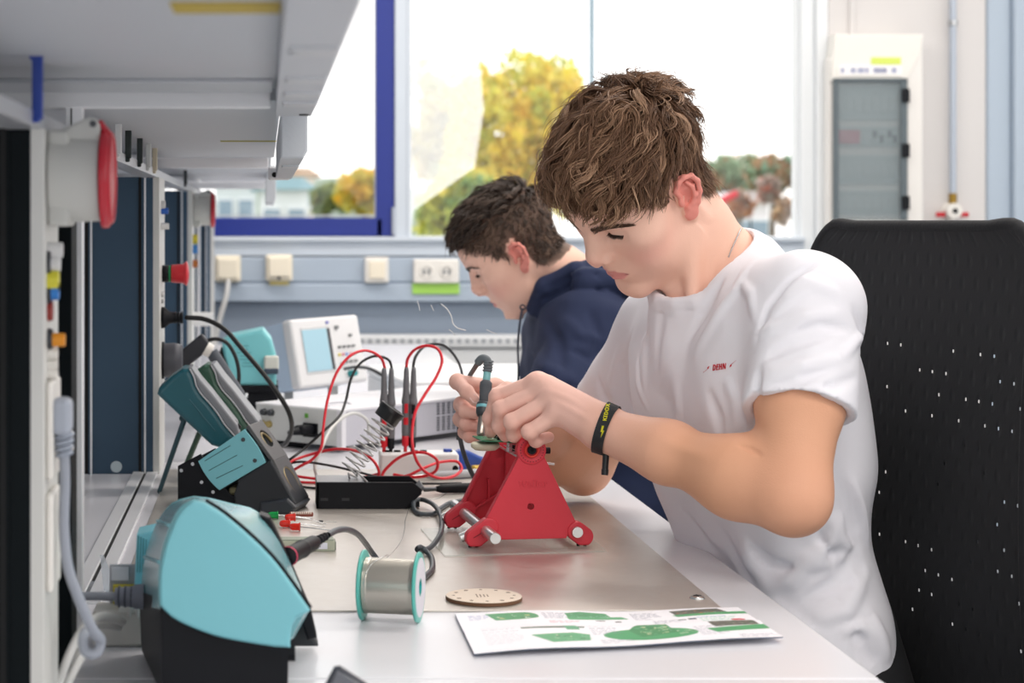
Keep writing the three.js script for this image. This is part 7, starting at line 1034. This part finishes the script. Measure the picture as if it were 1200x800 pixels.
const body2 = [[V(0.615, 0.96, -3.74), V(0.615, 0.96, -3.95), 0.085], [V(0.63, 0.86, -3.75), V(0.63, 0.86, -3.93), 0.108], [V(0.65, 0.74, -3.78), V(0.65, 0.74, -3.92), 0.095], [V(0.68, 0.6, -3.77), V(0.68, 0.6, -3.93), 0.105]];
// hood: two soft rolls lying round the neck, open at the front
const hoodLoop = [[0.52, 1.005, -3.78], [0.535, 1.045, -3.735], [0.585, 1.072, -3.715], [0.64, 1.085, -3.74], [0.672, 1.085, -3.8], [0.675, 1.085, -3.87], [0.63, 1.08, -3.94], [0.575, 1.06, -3.95], [0.53, 1.02, -3.9]].map((a) => V(...a));
const hoodDrop = [[0.6, 1.055, -3.69], [0.665, 1.055, -3.71], [0.71, 1.045, -3.79], [0.712, 1.04, -3.88], [0.665, 1.045, -3.96]].map((a) => V(...a));
const FOLDS2 = [];
const hoodie2 = (x, y, z) => {
  let d = 1e3; for (const [a, b, r] of body2) d = smin(d, capV(x, y, z, a, b, r + 0.012, r + 0.012), 0.05);
  for (const [S, E, W] of [[P2.SL, P2.EL, P2.WL], [P2.SR, P2.ER, P2.WR]]) { d = smin(d, capV(x, y, z, S, E, 0.072, 0.06), 0.045); d = smin(d, capV(x, y, z, E, W, 0.056, 0.036), 0.02); }
  d = smin(d, capV(x, y, z, V(0.63, 1.0, -3.84), P2.SL, 0.06, 0.068), 0.04); d = smin(d, capV(x, y, z, V(0.63, 1.0, -3.84), P2.SR, 0.06, 0.068), 0.04);
  for (let i = 0; i < hoodLoop.length; i++) if (i < hoodLoop.length - 1) d = smin(d, capV(x, y, z, hoodLoop[i], hoodLoop[i + 1], 0.02 + 0.004 * Math.sin(i * 2), 0.022), 0.005);
  for (let i = 0; i < hoodDrop.length - 1; i++) d = smin(d, capV(x, y, z, hoodDrop[i], hoodDrop[i + 1], 0.028, 0.028), 0.005);
  d += 0.003 * Math.sin(x * 38 + y * 46 + z * 9) * Math.sin(z * 33 - y * 30 + x * 15);
  if (Math.abs(d) < 0.05) d -= creases(FOLDS2, x, y, z);
  const dx = x - 0.574, dz = z + 3.835; d = smax(d, -Math.max(Math.hypot(dx * 1.1, dz) - 0.062, 1.0 - y), 0.008);
  d = smax(d, 0.6 - y, 0.006);
  for (const [E, W, A] of [[P2.EL, P2.WL, P2.armL], [P2.ER, P2.WR, P2.armR]]) { const D = W.clone().sub(E), L = D.length(), t = ((x - W.x) * D.x + (y - W.y) * D.y + (z - W.z) * D.z) / L; if (Math.hypot(x - W.x, y - W.y, z - W.z) < 0.12) d = smax(d, Math.min(t + 0.01, 0.05 + 0 * L), 0.004); }
  return d;
};
[[[[640, 372], [655, 400], [660, 440]], -0.006, 0.016], [[[690, 362], [703, 395], [698, 440]], -0.006, 0.015], [[[622, 410], [640, 432], [675, 448]], 0.006, 0.016], [[[630, 440], [655, 452], [685, 456]], -0.006, 0.012], [[[660, 372], [680, 392], [712, 400]], 0.006, 0.015], [[[640, 338], [668, 326], [705, 324]], -0.008, 0.01], [[[632, 352], [660, 342], [708, 342]], -0.008, 0.01], [[[650, 330], [680, 318], [708, 316]], 0.005, 0.008], [[[665, 410], [690, 420], [715, 412]], -0.005, 0.013]].forEach(([p, h, w]) => fold(p, h, w, hoodie2, FOLDS2));
const boy2 = thing('person', 'young man in a navy hoodie with short dark hair, head bowed, at the bench behind', 'person', V(0.65, 0, -3.85));
const toBoy2 = (g) => g.translate(-0.65, 0, 3.85);
const skin2 = [paint(meshField(P2.headSkin, [0.33, 0.98, -3.99], [0.7, 1.3, -3.66], 0.003), skinPaint(P2.head, srgb(0x4a3a30), 0.012)), paint(meshField(P2.armL, [0.36, 0.6, -4.3], [0.72, 0.98, -3.45], 0.005), (x, y, z, o) => { o[0] = HAND[0]; o[1] = HAND[1]; o[2] = HAND[2]; }), paint(meshField(P2.armR, [0.36, 0.6, -4.45], [0.72, 0.98, -3.95], 0.005), (x, y, z, o) => { o[0] = HAND[0]; o[1] = HAND[1]; o[2] = HAND[2]; })];
raw('body', weld(skin2.map(toBoy2)), skinMat, boy2).userData.label = 'head, neck and hands with light skin';
const navy = phys(0x1d2848, 0.9, { sheen: 0.3, sheenRoughness: 0.6, sheenColor: new THREE.Color(0x50608a), bumpMap: grainTex(128, [20, 20]), bumpScale: 0.0004 });
raw('hoodie', weld([toBoy2(meshField(hoodie2, [0.42, 0.57, -4.2], [0.85, 1.16, -3.44], 0.0065))]), navy, boy2);
{ const HM = new THREE.Matrix4().makeTranslation(-0.65, 0, 3.85).multiply(P2.head.m), down = V(0, -1, 0).transformDirection(P2.head.inv), crown = V(0.0, 0.07, -0.06);
  const hair = growHair({ seed: 17, n: 5600, guides: 420, loose: 0.2, m: HM, down, tones: [0x2e221b, 0x3a2c23, 0x48372c, 0x564336, 0x665042], style: (P, R, above) => {
    const top = sstep(0.06, 0.1, P.y), front = sstep(1.3, 0.4, Math.atan2(Math.abs(P.x), P.z + 0.005)), edge = sstep(0, 0.03, above);
    const flow = P.clone().sub(crown).normalize().add(V((R() - 0.5) * 0.3, -0.35 * (1 - top), 0.55 * top)).add(V((R() - 0.5) * 0.25, 0, (R() - 0.5) * 0.25)).normalize(), len = (0.009 + 0.03 * top + 0.012 * front * top) * (0.8 + 0.4 * R()) * (0.7 + 0.3 * edge);
    return { len, lift: 0.002 + (0.004 + 0.014 * R()) * top + 0.002 * R(), rise: 0.4 + 0.5 * top, width: 0.0009 + 0.0006 * top, curl: 0.08 + 0.12 * top, wave: 3, phase: R() * 6.3, flow, gravity: 0.1, fall: 0.6, tint: 1 + 0.5 * (1 - top), segs: 6 };
  } });
  const h = raw('hair', hair, phys(0xffffff, 0.5, { vertexColors: true }), boy2); h.userData.label = 'short dark brown hair, cropped at the sides'; h.userData.kind = 'stuff';
  raw('eyebrow', browHair(HM, 15, 0x3a2b22, 0.007), phys(0xffffff, 0.6, { vertexColors: true }), boy2); raw('eyelash', lashes(HM, 16, 0x241a15), phys(0xffffff, 0.6, { vertexColors: true }), boy2); eyes(boy2, P2.head, HM, 0x3a2a20); }
obj('hood_cord', [cable([at(612, 362, 3.7), at(609, 380, 3.69), at(607, 405, 3.69), at(607.5, 432, 3.68), at(607, 452, 3.68)], 0.0021), place(new THREE.TorusGeometry(0.0045, 0.0014, 8, 18), at(612.5, 360, 3.699), V(1, 0, 0.3), V(0, 1, 0))].flat().map((g) => toBoy2(tidy(g))), std(0x1a1f33, 0.6), boy2);
legsOf(boy2, V(0.65, 0, -3.85), V(0.69, 0.555, -3.85), P2.lat, 0.25, 0.28, 'trousers', std(0x14151b, 0.85));
chair('black office chair behind the boy in the navy hoodie, mostly hidden', V(0.86, 0, -3.85), 0.05, false);
scene.traverse((o) => { if (o.isMesh) { o.castShadow = o.receiveShadow = true; } });
renderer.render(scene, camera);
